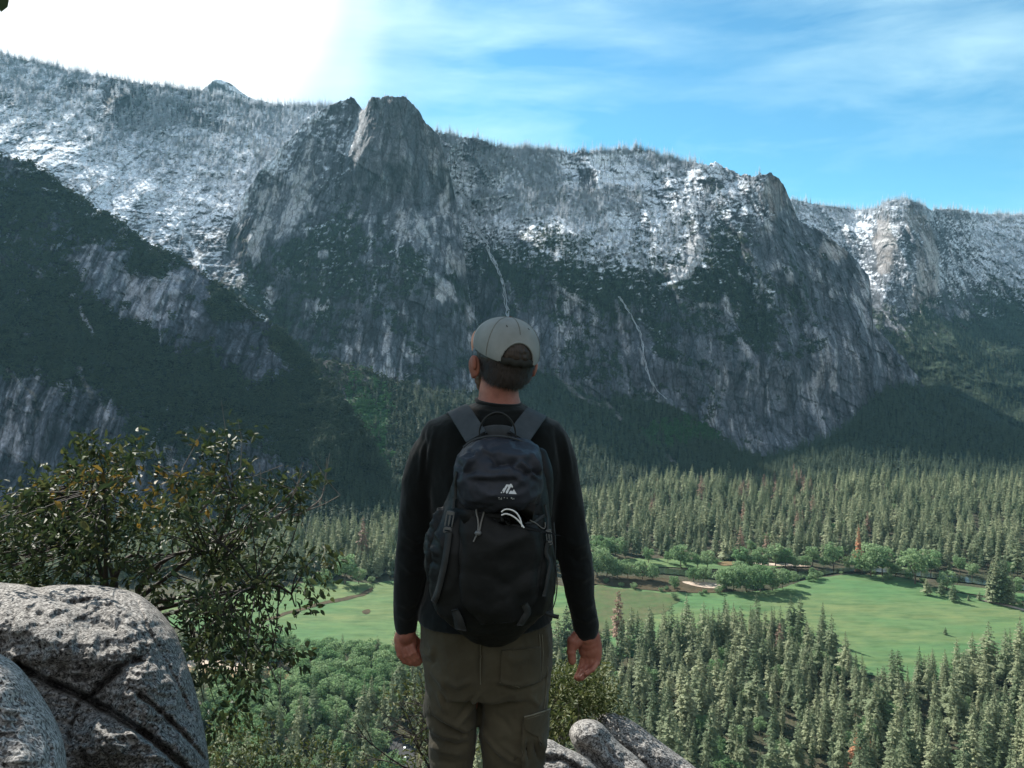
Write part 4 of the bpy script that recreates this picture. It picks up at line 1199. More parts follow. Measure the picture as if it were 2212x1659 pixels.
tiny = [conifer(31, lv=13, per=7, twigs=2, r0=0.20), conifer(32, lv=12, per=6, twigs=2, r0=0.16, gaps=.2), conifer(33, lv=14, per=7, twigs=2, r0=0.18, bare=.15)]
col_snow = protos('snowy_tree', [joined(c, M_SNOWC) for c in tiny] + [joined(tiny[1], M_DARKC)])
snow_pts = []; snow_h = []
for nm, n, lo, hi, h0, h1 in (('mountain_bowl', 7500, 0, 560, 24, 46), ('mountain_wall', 6500, 0, 560, 20, 40), ('mountain_ridge', 4500, 0, 640, 20, 40), ('mountain_tower', 420, 0, 420, 10, 20)):
    I = SHEETS[nm]
    sk = sstep(I['t'], 0.972, 0.99)
    clump = fbm(I['W'] / 130.0, 3, 201)
    if nm == 'mountain_bowl':
        pr = (0.25 + 1.6 * sstep(I['t'], 0.55, 0.8) * (1 - 0.8 * I['dark'])) * (0.4 + sstep(clump, 0.42, 0.58)) * (I['py'] < 560) * (1 - 0.75 * sstep(I['py'], 400, 470)) * (0.5 + 0.7 * (I['px'] > 330)) + 3 * sk * (I['px'] < 720)
    elif nm == 'mountain_wall':
        pr = (0.2 + 1.6 * (1 - sstep(I['py'], 330, 520))) * sstep(clump, 0.35, 0.55) * (I['snow'] > 0.3) * (I['py'] < 590) * (1 - 0.8 * sstep(I['px'], 1450, 1560)) + 0.5 * sk * (I['px'] < 1520) * (0.4 + (I['px'] > 1050))
        pr = pr * (1 - 0.9 * inpoly(I['px'], I['py'], [(1180, 335), (1340, 335), (1420, 372), (1400, 405), (1290, 410), (1220, 380)])) + 0.3 * sk * (I['px'] < 1480)
    elif nm == 'mountain_ridge':
        pr = (I['snow'] > 0.35) * (0.4 + sstep(clump, 0.4, 0.6)) * (1 - 0.8 * I['fl']) + 2.0 * sk + 1.0 * (I['py'] < 480)
    else:
        pr = (I['snow'] > 0.5) * (I['py'] < 420) * (I['px'] < 770) * 1.0 + sk * 1.0
    k = pick(I, pr, n, 7)
    r = np.random.default_rng(3)
    snow_pts.append(I['W'][k] + np.array([0, 4, -1.5]))
    hh = r.uniform(h0, h1, len(k)) * (0.6 + 0.6 * r.random(len(k)))
    snow_h.append(hh)
snow_pts = np.concatenate(snow_pts); snow_h = np.concatenate(snow_h)
r = np.random.default_rng(8)
si = r.integers(0, 3, len(snow_pts)); si[r.random(len(si)) < 0.10] = 3
scatter('snowy_forest', snow_pts, snow_h, si, col_snow, 'snow dusted conifers covering the high mountain slopes and ridges', 0.8 + 0.4 * r.random(len(si)))

mid = [conifer(41, lv=16, per=7, twigs=2, r0=0.13), conifer(42, lv=15, per=6, twigs=2, r0=0.11, gaps=.2), conifer(43, lv=16, per=7, twigs=2, r0=0.15, power=.7)]
scr = [broadleaf(51, lobes=9, per=30, w=0.55, leaf=0.10, zlo=0.0), broadleaf(52, lobes=11, per=30, w=0.7, leaf=0.10, zlo=0.0)]
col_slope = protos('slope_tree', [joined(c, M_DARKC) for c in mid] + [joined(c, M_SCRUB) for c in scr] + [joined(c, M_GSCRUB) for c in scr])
PT = []; HT = []; IT = []
I = SHEETS['talus_slope']
k = pick(I, sstep(I['veg'], 0.3, 0.7), 15500, 21)
leafy = (I['br'][k] > 0.35) & (r.random(len(k)) < 0.9)
scrub = (~leafy) & (((I['px'][k] < 900) & (r.random(len(k)) < 0.6)) | (r.random(len(k)) < 0.12))
ii = r.integers(0, 3, len(k)); ii[scrub] = 3 + r.integers(0, 2, scrub.sum()); ii[leafy] = 5 + r.integers(0, 2, leafy.sum())
hh = r.uniform(14, 32, len(k)); hh[scrub] = r.uniform(7, 13, scrub.sum()); hh[leafy] = r.uniform(7, 12, leafy.sum())
PT.append(I['W'][k] - np.array([0, 0, 1.0])); HT.append(hh); IT.append(ii)
I = SHEETS['mountain_buttress']
k = pick(I, sstep(I['veg'], 0.4, 0.8) * (I['py'] < 1180) * (1 - 0.9 * I['path']), 15000, 22)
ii = 3 + r.integers(0, 2, len(k)); hh = r.uniform(5, 11, len(k))
cf = (I['py'][k] > 960) & (I['px'][k] > 640) & (r.random(len(k)) < 0.5)
ii[cf] = r.integers(0, 3, cf.sum()); hh[cf] = r.uniform(14, 28, cf.sum())
PT.append(I['W'][k] - np.array([0, 0, 0.8])); HT.append(hh); IT.append(ii)
for nm, n in (('mountain_wall', 4200), ('mountain_tower', 2600), ('mountain_ridge', 9000), ('mountain_bowl', 500)):
    I = SHEETS[nm]
    k = pick(I, sstep(I['veg'], 0.4, 0.9) * (I['snow'] < 0.5), n, 23)
    ii = 3 + r.integers(0, 2, len(k)); hh = r.uniform(4, 10, len(k))
    cf = r.random(len(k)) < (0.8 if nm == 'mountain_ridge' else 0.25)
    ii[cf] = r.integers(0, 3, cf.sum()); hh[cf] = r.uniform(10, 22, cf.sum()) * (1.5 if nm == 'mountain_ridge' else 1.0)
    PT.append(I['W'][k] - np.array([0, 0, 0.8])); HT.append(hh); IT.append(ii)
PT = np.concatenate(PT); HT = np.concatenate(HT); IT = np.concatenate(IT)
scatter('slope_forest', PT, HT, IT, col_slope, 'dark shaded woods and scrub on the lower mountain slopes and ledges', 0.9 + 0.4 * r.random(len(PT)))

# ------------------------------------------------------------------ falling water
m_fall, nf, pf = principled('falling_water', (0.42, 0.46, 0.50), 0.8)


def surf_depth(nm):
    I = SHEETS[nm]
    ny, nx = I['shape']
    Yg = I['W'][:, 1]

    def f(px, py):
        d = (I['px'] - px) ** 2 + (I['py'] - py) ** 2
        return Yg[int(np.argmin(d))]
    return f


dw = surf_depth('mountain_wall')


def waterfall(label, pts, wpx, mat=m_fall, strands=1):
    P = chaikin([np.array((x, y, 0.0)) for x, y in pts], 2, closed=False)
    rr = np.random.default_rng(int(pts[0][0]))
    A = Acc()
    for s in range(strands):
        path = []; rad = []
        for i, p in enumerate(P):
            o = rr.normal() * 1.1 + (s - (strands - 1) / 2) * wpx * 0.8
            x, y = p[0] + o, p[1]
            Yd = dw(x, y) - 7
            v = at(x, y, Yd)
            path.append(tuple(v)); rad.append(wpx * 0.5 * Yd / F * (0.6 + 0.8 * rr.random()))
        k0 = 0
        while k0 < len(path) - 2:            # the water comes and goes over the steps
            k1 = min(len(path) - 1, k0 + int(rr.integers(3, 9)))
            ra = np.array(rad[k0:k1 + 1]) * (0.35 + 0.65 * np.sin(np.linspace(0.2, 2.9, k1 - k0 + 1)))
            A.add(*tube(path[k0:k1 + 1], ra, 5))
            k0 = k1 if rr.random() < .65 else k1 + 1
    o = link('waterfall', A.mesh('waterfall'), mat)
    tag(o, label, None, None, 'structure')


waterfall('thin white waterfall dropping down the gully right of the tower', [(964, 362), (975, 392), (1000, 420), (1015, 450), (1020, 475), (1030, 497), (1040, 510), (1050, 520), (1056, 545), (1070, 570), (1080, 592), (1088, 615), (1093, 650), (1096, 680), (1096, 720)], 2.6, strands=3)
waterfall('thin waterfall strand on the dark wall', [(1336, 640), (1352, 662), (1366, 685), (1380, 712), (1388, 740), (1392, 780), (1400, 810), (1412, 835)], 1.7, strands=3)
waterfall('faint waterfall strand on the dark wall', [(1388, 760), (1400, 800), (1402, 820), (1425, 850), (1440, 862)], 1.8)

# ------------------------------------------------------------------ the hiker
def remesh_to(name, acc, voxel, smooth=4, fac=0.5):
    """fuse overlapping closed pieces into one continuous surface"""
    me = acc.mesh(name + '_src')
    o = bpy.data.objects.new(name + '_src', me)
    COL.objects.link(o)
    a = o.modifiers.new('r', 'REMESH'); a.mode = 'VOXEL'; a.voxel_size = voxel; a.adaptivity = 0
    b = o.modifiers.new('s', 'SMOOTH'); b.iterations = smooth; b.factor = fac
    dg = bpy.context.evaluated_depsgraph_get()
    dg.update()
    out_me = bpy.data.meshes.new_from_object(o.evaluated_get(dg), depsgraph=dg)
    bpy.data.objects.remove(o)
    bpy.data.meshes.remove(me)
    out_me.name = name
    for p in out_me.polygons: pass
    out_me.polygons.foreach_set('use_smooth', np.ones(len(out_me.polygons), dtype=bool))
    return out_me


def verts(me):
    a = np.empty(len(me.vertices) * 3, dtype=np.float32); me.vertices.foreach_get('co', a)
    return a.reshape(-1, 3).astype(float)


def normals(me):
    a = np.empty(len(me.vertices) * 3, dtype=np.float32); me.vertices.foreach_get('normal', a)
    return a.reshape(-1, 3).astype(float)


def setverts(me, V):
    me.vertices.foreach_set('co', V.astype(np.float32).ravel()); me.update()


def ringloft(rings, sides=40, power=2.0):
    """closed loft; ring = (centre, u axis, v axis) with the radii in the axes"""
    V = []; Fc = []; T = []
    for (c, u, v) in rings:
        c, u, v = np.array(c, float), np.array(u, float), np.array(v, float)
        for k in range(sides):
            a = 2 * math.pi * k / sides
            ca, sa = math.cos(a), math.sin(a)
            ca = math.copysign(abs(ca) ** (2 / power), ca); sa = math.copysign(abs(sa) ** (2 / power), sa)
            V.append(c + u * ca + v * sa)
    n = len(rings)
    for i in range(n - 1):
        for k in range(sides):
            a = i * sides + k; b = i * sides + (k + 1) % sides
            Fc.append((a, b, b + sides, a + sides))
    V.append(np.array(rings[0][0], float)); V.append(np.array(rings[-1][0], float))
    for k in range(sides):
        T.append((len(V) - 2, (k + 1) % sides, k))
        T.append((len(V) - 1, (n - 1) * sides + k, (n - 1) * sides + (k + 1) % sides))
    return np.array(V), np.array(Fc), np.array(T)


def addl(A, L):
    n = A.n
    A.V.append(L[0]); A.n += len(L[0]); A.Q.append(L[1] + n); A.T.append(L[2] + n)


def pxrings(rows, Yc, power=2.3, sides=48):
    """rows of (py, left px, right px, half depth[, Y centre])"""
    rings = []
    for r in rows:
        yc = r[4] if len(r) > 4 else Yc
        k = yc / F
        rings.append((((r[1] + r[2]) / 2 - CX) * k, yc, (HY - r[0]) * k))
        rings[-1] = (rings[-1], ((r[2] - r[1]) / 2 * k, 0, 0), (0, r[3], 0))
    return ringloft(rings, sides, power)


def dense(rows, n=4):
    R_ = np.array([tuple(r) + ((2.36,) if len(r) < 5 else ()) for r in rows], float)
    t = np.arange(len(R_)); tt = np.linspace(0, len(R_) - 1, (len(R_) - 1) * n + 1)
    return [tuple(np.interp(tt_, t, R_[:, j]) for j in range(5)) for tt_ in tt]


def limb(A, pts, sides=20, ends=True, flat=1.0):
    """tapering round limb through (x, y, z, r) with rounded ends"""
    P = np.array(pts, float)
    # smooth subdivision along the limb
    t = np.arange(len(P)); tt = np.linspace(0, len(P) - 1, (len(P) - 1) * 5 + 1)
    Q = np.stack([np.interp(tt, t, P[:, j]) for j in range(4)], 1)
    for _ in range(3):
        Q[1:-1] = Q[1:-1] * 0.5 + (Q[:-2] + Q[2:]) * 0.25
    rings = []
    n = len(Q)

    def frame(d):
        d = d / np.linalg.norm(d)
        u = np.cross(d, (0, 1, 0)) if abs(d[1]) < 0.9 else np.cross(d, (1, 0, 0))
        u /= np.linalg.norm(u)
        return d, u, np.cross(d, u)
    d, u, v = frame(Q[1, :3] - Q[0, :3])
    if ends:
        for a in (80, 60, 40, 20):
            s = math.sin(R(a)); c = math.cos(R(a))
            rings.append((Q[0, :3] - d * Q[0, 3] * s, u * Q[0, 3] * c, v * Q[0, 3] * c * flat))
    for i in range(n):
        d, u, v = frame(Q[min(i + 1, n - 1), :3] - Q[max(i - 1, 0), :3])
        rings.append((Q[i, :3], u * Q[i, 3], v * Q[i, 3] * flat))
    if ends:
        for a in (20, 40, 60, 80):
            s = math.sin(R(a)); c = math.cos(R(a))
            rings.append((Q[-1, :3] + d * Q[-1, 3] * s, u * Q[-1, 3] * c, v * Q[-1, 3] * c * flat))
    addl(A, ringloft(rings, sides))


def ellipsoid(A, c, r, M=None, seg=28):
    rings = []
    for i in range(1, 18):
        a = math.pi * i / 18 - math.pi / 2
        p = np.array([0, 0, r[2] * math.sin(a)]); u = np.array([r[0] * math.cos(a), 0, 0]); v = np.array([0, r[1] * math.cos(a), 0])
        if M is not None:
            p, u, v = M @ p, M @ u, M @ v
        rings.append((np.array(c) + p, u, v))
    addl(A, ringloft(rings, seg))


def xp(px, py, Y):
    v = at(px, py, Y)
    return (v.x, v.y, v.z)


def rot3(yaw=0, pitch=0, roll=0):
    m = Matrix.Rotation(R(roll), 3, 'Y') @ Matrix.Rotation(R(yaw), 3, 'Z') @ Matrix.Rotation(R(pitch), 3, 'X')
    return np.array(m)


PY_ = 2.36
person = empty('person', (-0.03, PY_, -1.80))
tag(person, 'man in grey cap, black shirt and olive cargo trousers standing with his back to us', 'person')


def in_person(name, me, mat):
    V = verts(me); V -= np.array(person.location); setverts(me, V)
    return link(name, me, mat, person)


# materials
m_skin, ns, ps = principled('skin', (0.46, 0.20, 0.13), 0.55)
ps.inputs['Subsurface Weight'].default_value = 0.12
ps.inputs['Subsurface Radius'].default_value = (0.9, 0.3, 0.15)
ps.inputs['Subsurface Scale'].default_value = 0.01
gs = ns.n('ShaderNodeTexCoord').outputs['Object']
sk1 = ns.noise(gs, 28, 4)
setin(ns, ps.inputs['Base Color'], ns.ramp(sk1, [(0.3, (0.23, 0.080, 0.055)), (0.5, (0.32, 0.118, 0.082)), (0.7, (0.39, 0.165, 0.112))]))
bump(ns, ps, ns.noise(gs, 420, 3), 0.25, 0.002)
m_hair, nh, ph = principled('dark_brown_hair', (0.022, 0.014, 0.010), 0.55)
setin(nh, ph.inputs['Base Color'], nh.ramp(nh.noise(nh.vmap(nh.n('ShaderNodeTexCoord').outputs['Object'], (300, 300, 40)), 1.0, 3), [(0.3, (0.010, 0.007, 0.005)), (0.7, (0.045, 0.028, 0.018))]))


def cloth(name, c1, c2, weave=900, rough=0.9, bs=0.25, mot=9, sheen=0.0):
    m, nt, p = principled(name, c1, rough)
    g = nt.n('ShaderNodeTexCoord').outputs['Object']
    a = nt.noise(g, mot, 5, 0.6)
    setin(nt, p.inputs['Base Color'], nt.mix(nt.ramp(a, [(0.35, (0, 0, 0)), (0.65, (1, 1, 1))]), c1, c2))
    wv = nt.noise(nt.vmap(g, (1, 1, 1)), weave, 2)
    fold = nt.noise(g, 16, 3)
    h = nt.math('ADD', nt.math('MULTIPLY', wv, 0.0012), nt.math('MULTIPLY', fold, 0.012))
    bump(nt, p, h, bs, 1.0)
    p.inputs['Specular IOR Level'].default_value = 0.2
    p.inputs['Sheen Weight'].default_value = sheen
    return m


M_SHIRT = cloth('black_knit', (0.0030, 0.0042, 0.0042), (0.0050, 0.0062, 0.0060), 1400, 0.95, 0.25, 12, 0.15)
M_TROUS = cloth('olive_canvas', (0.048, 0.041, 0.026), (0.082, 0.070, 0.045), 1500, 0.92, 0.35, 7, 0.1)
M_SEAM = cloth('olive_seam', (0.20, 0.185, 0.14), (0.13, 0.12, 0.085), 900)
M_SEAMD = cloth('olive_seam_shadow', (0.05, 0.045, 0.03), (0.06, 0.055, 0.04), 900)
M_PACK = cloth('pack_nylon', (0.0085, 0.0095, 0.010), (0.014, 0.015, 0.016), 700, 0.55, 0.3, 14)
M_LID = cloth('pack_lid_nylon', (0.022, 0.025, 0.034), (0.032, 0.036, 0.047), 700, 0.5, 0.3, 14)
M_WEB = cloth('black_webbing', (0.030, 0.032, 0.033), (0.042, 0.044, 0.045), 1600, 0.7, 0.3, 30)
M_STRAP = cloth('grey_strap', (0.040, 0.047, 0.052), (0.055, 0.062, 0.068), 1300, 0.8, 0.3, 30)
M_PLAST, _, _ = principled('black_plastic', (0.13, 0.135, 0.14), 0.35)
M_WHITE, _, _ = principled('white_print', (0.62, 0.64, 0.66), 0.7)
M_CORD, _, _ = principled('grey_cord', (0.16, 0.155, 0.145), 0.8)
M_CABLE, _, _ = principled('white_cable', (0.80, 0.80, 0.80), 0.45)
M_CAP = cloth('cap_grey_twill', (0.20, 0.215, 0.205), (0.28, 0.295, 0.285), 1500, 0.9, 0.15, 10)
M_CAPF = cloth('cap_front_twill', (0.40, 0.42, 0.43), (0.46, 0.48, 0.49), 1500, 0.9, 0.15, 10)
M_BRIM = cloth('cap_brim_tan', (0.62, 0.33, 0.22), (0.58, 0.30, 0.20), 1200)
M_BROWN2 = cloth('cap_button_brown', (0.10, 0.045, 0.03), (0.13, 0.06, 0.04), 1200)
M_DARKIN = cloth('cap_inside', (0.02, 0.02, 0.018), (0.03, 0.03, 0.026), 800)
m_eye, _, _ = principled('eye_white', (0.75, 0.73, 0.70), 0.2)
m_boot, _, _ = principled('boot_leather', (0.06, 0.04, 0.028), 0.6)

# --- head frame: turned and tilted a little
HC = np.array(at(1088, 778, PY_ + 0.005))
HM = rot3(21, 0, 8)


def hl(p):
    return HC + HM @ np.array(p, float)


def head_shape(A, g=0.0):
    ellipsoid(A, hl((0, -0.012, 0.022)), (0.077 + g, 0.096 + g, 0.092 + g), HM)
    ellipsoid(A, hl((0, 0.020, -0.030)), (0.066 + g, 0.078 + g, 0.078 + g), HM)
    ellipsoid(A, hl((0, 0.045, -0.075)), (0.046 + g, 0.052 + g, 0.038 + g), HM)


B = Acc()
head_shape(B)
for s in (-1, 1):       # brow, cheek, ear
    ellipsoid(B, hl((0.03 * s, 0.082, 0.010)), (0.024, 0.012, 0.008), HM, 16)
    ellipsoid(B, hl((0.042 * s, 0.066, -0.032)), (0.022, 0.018, 0.020), HM, 16)
    Me = HM @ rot3(-34 * s, 0, 10 * s)
    ellipsoid(B, hl((0.084 * s, -0.004, -0.026)), (0.0070, 0.020, 0.031), Me, 18)
    ellipsoid(B, hl((0.091 * s, -0.016, -0.016)), (0.0055, 0.009, 0.021), Me, 14)
    ellipsoid(B, hl((0.079 * s, 0.006, -0.050)), (0.007, 0.010, 0.011), Me, 14)
limb(B, [(*hl((0, 0.092, 0.004)), 0.008), (*hl((0, 0.106, -0.018)), 0.010), (*hl((0, 0.114, -0.034)), 0.013)], 12)
ellipsoid(B, hl((0.012, 0.100, -0.038)), (0.008, 0.008, 0.007), HM, 12)
ellipsoid(B, hl((-0.012, 0.100, -0.038)), (0.008, 0.008, 0.007), HM, 12)
ellipsoid(B, hl((0, 0.092, -0.062)), (0.024, 0.009, 0.005), HM, 14)
ellipsoid(B, hl((0, 0.090, -0.071)), (0.021, 0.010, 0.006), HM, 14)
# neck and shoulders under the shirt
nk = [(800, 1040, 1118, .056), (835, 1036, 1119, .058), (855, 1034, 1121, .059), (875, 1031, 1126, .062), (890, 1005, 1145, .070), (905, 965, 1175, .075)]
addl(B, pxrings(dense(nk), PY_, 2.1))
addl(B, pxrings(dense([(900, 955, 1180, .075), (935, 925, 1208, .09), (1040, 930, 1208, .105), (1200, 945, 1188, .10), (1340, 925, 1178, .11), (1440, 930, 1175, .11), (1480, 945, 1165, .09)]), PY_, 2.3))
ARM_L = [(950, 950, .040), (922, 1000, .044), (903, 1080, .043), (896, 1150, .039), (889, 1224, .037), (881, 1300, .030), (878, 1350, .026), (878, 1372, .026)]
ARM_R = [(1190, 950, .040), (1207, 1000, .044), (1220, 1080, .043), (1230, 1150, .040), (1242, 1200, .038), (1251, 1260, .034), (1260, 1310, .029), (1268, 1355, .026), (1270, 1375, .026)]
YA = 2.35
limb(B, [(*xp(a, b, YA), r_) for a, b, r_ in ARM_L])
limb(B, [(*xp(a, b, YA), r_) for a, b, r_ in ARM_R])
for rows in ([(1440, 925, 1045, .075), (1560, 935, 1028, .068), (1659, 938, 1016, .058), (1800, 942, 1010, .055), (2060, 952, 996, .040)], [(1440, 1040, 1180, .075), (1560, 1045, 1172, .068), (1659, 1052, 1164, .058), (1800, 1060, 1150, .055), (2060, 1085, 1130, .040)]):
    addl(B, pxrings(dense(rows), PY_, 2.1))


def finger(A, base, pts, r0, r1):
    n = len(pts)
    P = [(*p, r0 + (r1 - r0) * i / (n - 1)) for i, p in enumerate([base] + list(pts))] if False else None
    allp = [base] + list(pts)
    out = []
    for i, p in enumerate(allp):
        rr = r0 + (r1 - r0) * i / (len(allp) - 1)
        out.append((*p, rr))
    # a slight bulge at each joint
    limb(A, out, 14)
    for i in range(1, len(allp) - 1):
        ellipsoid(A, allp[i], (out[i][3] * 1.08,) * 3, None, 14)


# right hand: palm towards us, fingers curling down to the left
def q(px, py, dy=0.0):
    return xp(px, py, YA + dy)


A = B
ellipsoid(A, q(1273, 1388, .0), (.030, .019, .026))
ellipsoid(A, q(1279, 1402, .0), (.026, .016, .028))
ellipsoid(A, q(1266, 1402, .004), (.022, .015, .026))
limb(A, [(*q(1286, 1372, 0), .013), (*q(1291, 1400, 0), .014), (*q(1290, 1422, -.003), .012)], 14)
limb(A, [(*q(1256, 1378, -.004), .016), (*q(1246, 1386, -.010), .015), (*q(1241, 1395, -.012), .013)], 14)      # ball of the thumb
finger(A, q(1246, 1372, -.006), [q(1236, 1384, -.012), q(1234, 1408, -.014), q(1236, 1427, -.012)], .0145, .0115)       # thumb
finger(A, q(1262, 1410, .006), [q(1258, 1430, .006), q(1252, 1450, .0), q(1245, 1464, -.006)], 0.0086, 0.0074)   # index
finger(A, q(1270, 1414, .002), [q(1268, 1436, .002), q(1259, 1452, -.010), q(1250, 1466, -.016)], 0.0089, 0.0076)  # middle
finger(A, q(1279, 1416, -.002), [q(1279, 1440, -.004), q(1268, 1454, -.016), q(1256, 1465, -.024)], 0.0086, 0.0074)  # ring
finger(A, q(1288, 1414, -.004), [q(1290, 1432, -.010), q(1280, 1446, -.022), q(1266, 1455, -.030)], 0.0078, 0.0067)  # little
# left hand: back towards us, relaxed
ellipsoid(A, q(876, 1380, .0), (.032, .017, .034))
ellipsoid(A, q(868, 1394, .0), (.020, .015, .030))
ellipsoid(A, q(886, 1392, .0), (.020, .015, .028))
finger(A, q(861, 1398, -.004), [q(863, 1414, -.004), q(874, 1428, .002), q(888, 1434, .006)], 0.0090, 0.0071)
finger(A, q(870, 1400, -.008), [q(876, 1416, -.010), q(887, 1429, -.006), q(899, 1435, .000)], 0.0089, 0.0071)
finger(A, q(880, 1400, -.010), [q(887, 1414, -.014), q(896, 1426, -.010), q(905, 1433, -.004)], 0.0085, 0.0069)
finger(A, q(891, 1396, -.010), [q(897, 1408, -.014), q(904, 1419, -.012), q(910, 1427, -.006)], 0.0080, 0.0066)
finger(A, q(893, 1376, .010), [q(902, 1386, .018), q(906, 1402, .020), q(906, 1416, .016)], 0.0103, 0.0082)
me = remesh_to('body', B, 0.0024, 1, 0.4)
in_person('body', me, m_skin)
# feet
for px in (975, 1108):
    Bt = Acc()
    x = (px - CX) / F * PY_
    ellipsoid(Bt, (x, PY_ + 0.06, -1.775), (.05, .13, .045)); ellipsoid(Bt, (x, PY_ + 0.13, -1.785), (.052, .09, .038)); limb(Bt, [(x, PY_, -1.62, .052), (x, PY_ - 0.01, -1.76, .052)])
    addl(Bt, ringloft([((x, PY_ + 0.06, -1.818), (.053, 0, 0), (0, .155, 0)), ((x, PY_ + 0.06, -1.79), (.053, 0, 0), (0, .155, 0))], 30, 2.6))
    in_person('boot', remesh_to('boot', Bt, 0.005, 2), m_boot)
for s in (-1, 1):
    E = Acc(); ellipsoid(E, hl((0.031 * s, 0.079, -0.004)), (.0125, .0125, .0125), HM, 20)
    in_person('eye', E.mesh('eye'), m_eye)


def px_of(V):
    return CX + V[:, 0] / V[:, 1] * F, HY - V[:, 2] / V[:, 1] * F


def crease(V, N, pts, w, amp, ymax=None):
    """a fold running along a traced line on the side towards us"""
    x, y = px_of(V)
    P = np.array(pts, float)
    best = np.full(len(x), 1e9); tt = np.zeros(len(x))
    L = 0
    for a, b in zip(P[:-1], P[1:]):
        ab = b - a
        t = np.clip(((x - a[0]) * ab[0] + (y - a[1]) * ab[1]) / (ab @ ab), 0, 1)
        d = np.hypot(x - a[0] - t * ab[0], y - a[1] - t * ab[1])
        m = d < best
        best[m] = d[m]; tt[m] = (L + t[m])
        L += 1
    env = np.sin(np.pi * np.clip(tt / L, 0.02, 0.98)) ** 0.5
    fac = np.exp(-(best / w) ** 2) * env * np.clip(-N[:, 1] * 2, 0, 1)
    return V + N * (fac * amp)[:, None]


# --- shirt
S = Acc()
addl(S, pxrings(dense([(869, 1034, 1120, .064), (876, 1014, 1131, .074), (888, 985, 1154, .083), (899, 950, 1181, .092), (912, 924, 1209, .098), (935, 910, 1224, .106), (970, 908, 1228, .116), (1040, 916, 1222, .122), (1120, 930, 1206, .122), (1200, 935, 1198, .118), (1280, 916, 1199, .126), (1312, 903, 1195, .140), (1334, 902, 1196, .146)], 5), PY_, 2.2))
SL = [(946, 950, .046), (922, 990, .052), (909, 1035, .0525), (903, 1080, .050), (896, 1150, .047), (888, 1224, .046), (879, 1300, .038), (877, 1342, .0335), (877, 1352, .032)]
SR = [(1192, 950, .046), (1206, 990, .052), (1214, 1035, .051), (1220, 1080, .050), (1230, 1150, .050), (1243, 1200, .048), (1250, 1260, .045), (1258, 1310, .0375), (1265, 1352, .036), (1266, 1360, .034)]
limb(S, [(*xp(a, b, YA), r_) for a, b, r_ in SL])
limb(S, [(*xp(a, b, YA), r_) for a, b, r_ in SR])
me = remesh_to('shirt', S, 0.0048, 5, 0.5)
V = verts(me); N = normals(me)
for pts, w_, a_ in (([(925, 930), (912, 980), (905, 1040)], 5, .006), ([(938, 925), (926, 985), (920, 1040)], 5, .005), ([(915, 930), (918, 1000)], 5, -.006), ([(1215, 925), (1228, 985), (1236, 1040)], 6, .006), ([(1200, 925), (1212, 1000), (1218, 1060)], 5, -.005),
                    ([(870, 1150), (900, 1170), (925, 1160)], 6, .006), ([(865, 1180), (895, 1200), (920, 1195)], 6, -.006), ([(862, 1210), (890, 1235), (915, 1230)], 6, .006), ([(1215, 1160), (1245, 1180), (1270, 1170)], 6, .006), ([(1220, 1190), (1250, 1215), (1280, 1205)], 6, -.006),
                    ([(1230, 1240), (1258, 1252), (1282, 1240)], 6, .006), ([(1240, 1300), (1265, 1312), (1286, 1300)], 5, .004), ([(1240, 1330), (1268, 1342), (1290, 1328)], 5, .005), ([(855, 1300), (880, 1310), (902, 1300)], 5, .004), ([(855, 1326), (880, 1336), (900, 1326)], 5, .004),
                    ([(1020, 884), (1075, 893), (1130, 886)], 4, .003)):
    V = crease(V, N, pts, w_, a_)
wr = fbm(np.stack([V[:, 0] * 14, V[:, 1] * 14, V[:, 2] * 9], 1), 4, 61) - 0.5
V += N * (wr * 0.014)[:, None]
setverts(me, V)
in_person('shirt', me, M_SHIRT)
# ribbed collar and cuffs
Cl = Acc()
cc = []
for k in range(49):
    a = 2 * math.pi * k / 48
    cc.append(np.array([(1077 - CX) / F * PY_ + 0.0605 * math.cos(a), PY_ + 0.066 * math.sin(a), (HY - 868.5) / F * PY_ - 0.006 * math.cos(a) + 0.004 * math.sin(a)]))
Cl.add(*tube(cc, [0.006] * 49, 8))
in_person('collar', Cl.mesh('collar'), M_SHIRT)

# --- trousers
T_ = Acc()
addl(T_, pxrings(dense([(1318, 910, 1184, .120), (1338, 906, 1188, .127), (1386, 908, 1194, .134), (1430, 914, 1190, .134), (1478, 921, 1185, .122)], 5), PY_, 2.3))
addl(T_, pxrings(dense([(1430, 915, 1048, .10), (1483, 922, 1037, .098), (1505, 917, 1034.5, .096), (1545, 918, 1033, .094), (1560, 930, 1031, .090), (1602, 929, 1026, .088), (1659, 929, 1021, .084), (1800, 932, 1016, .080), (1980, 938, 1010, .072), (2070, 940, 1010, .075)], 5), PY_, 2.2))
addl(T_, pxrings(dense([(1430, 1030, 1192, .10), (1483, 1039, 1185, .098), (1530, 1037, 1181, .096), (1570, 1036, 1180, .092), (1602, 1038, 1177, .090), (1659, 1046, 1172, .086), (1800, 1056, 1166, .080), (1980, 1068, 1150, .072), (2070, 1070, 1148, .075)], 5), PY_, 2.2))
me = remesh_to('trousers', T_, 0.0045, 4, 0.5)
V = verts(me); N = normals(me)
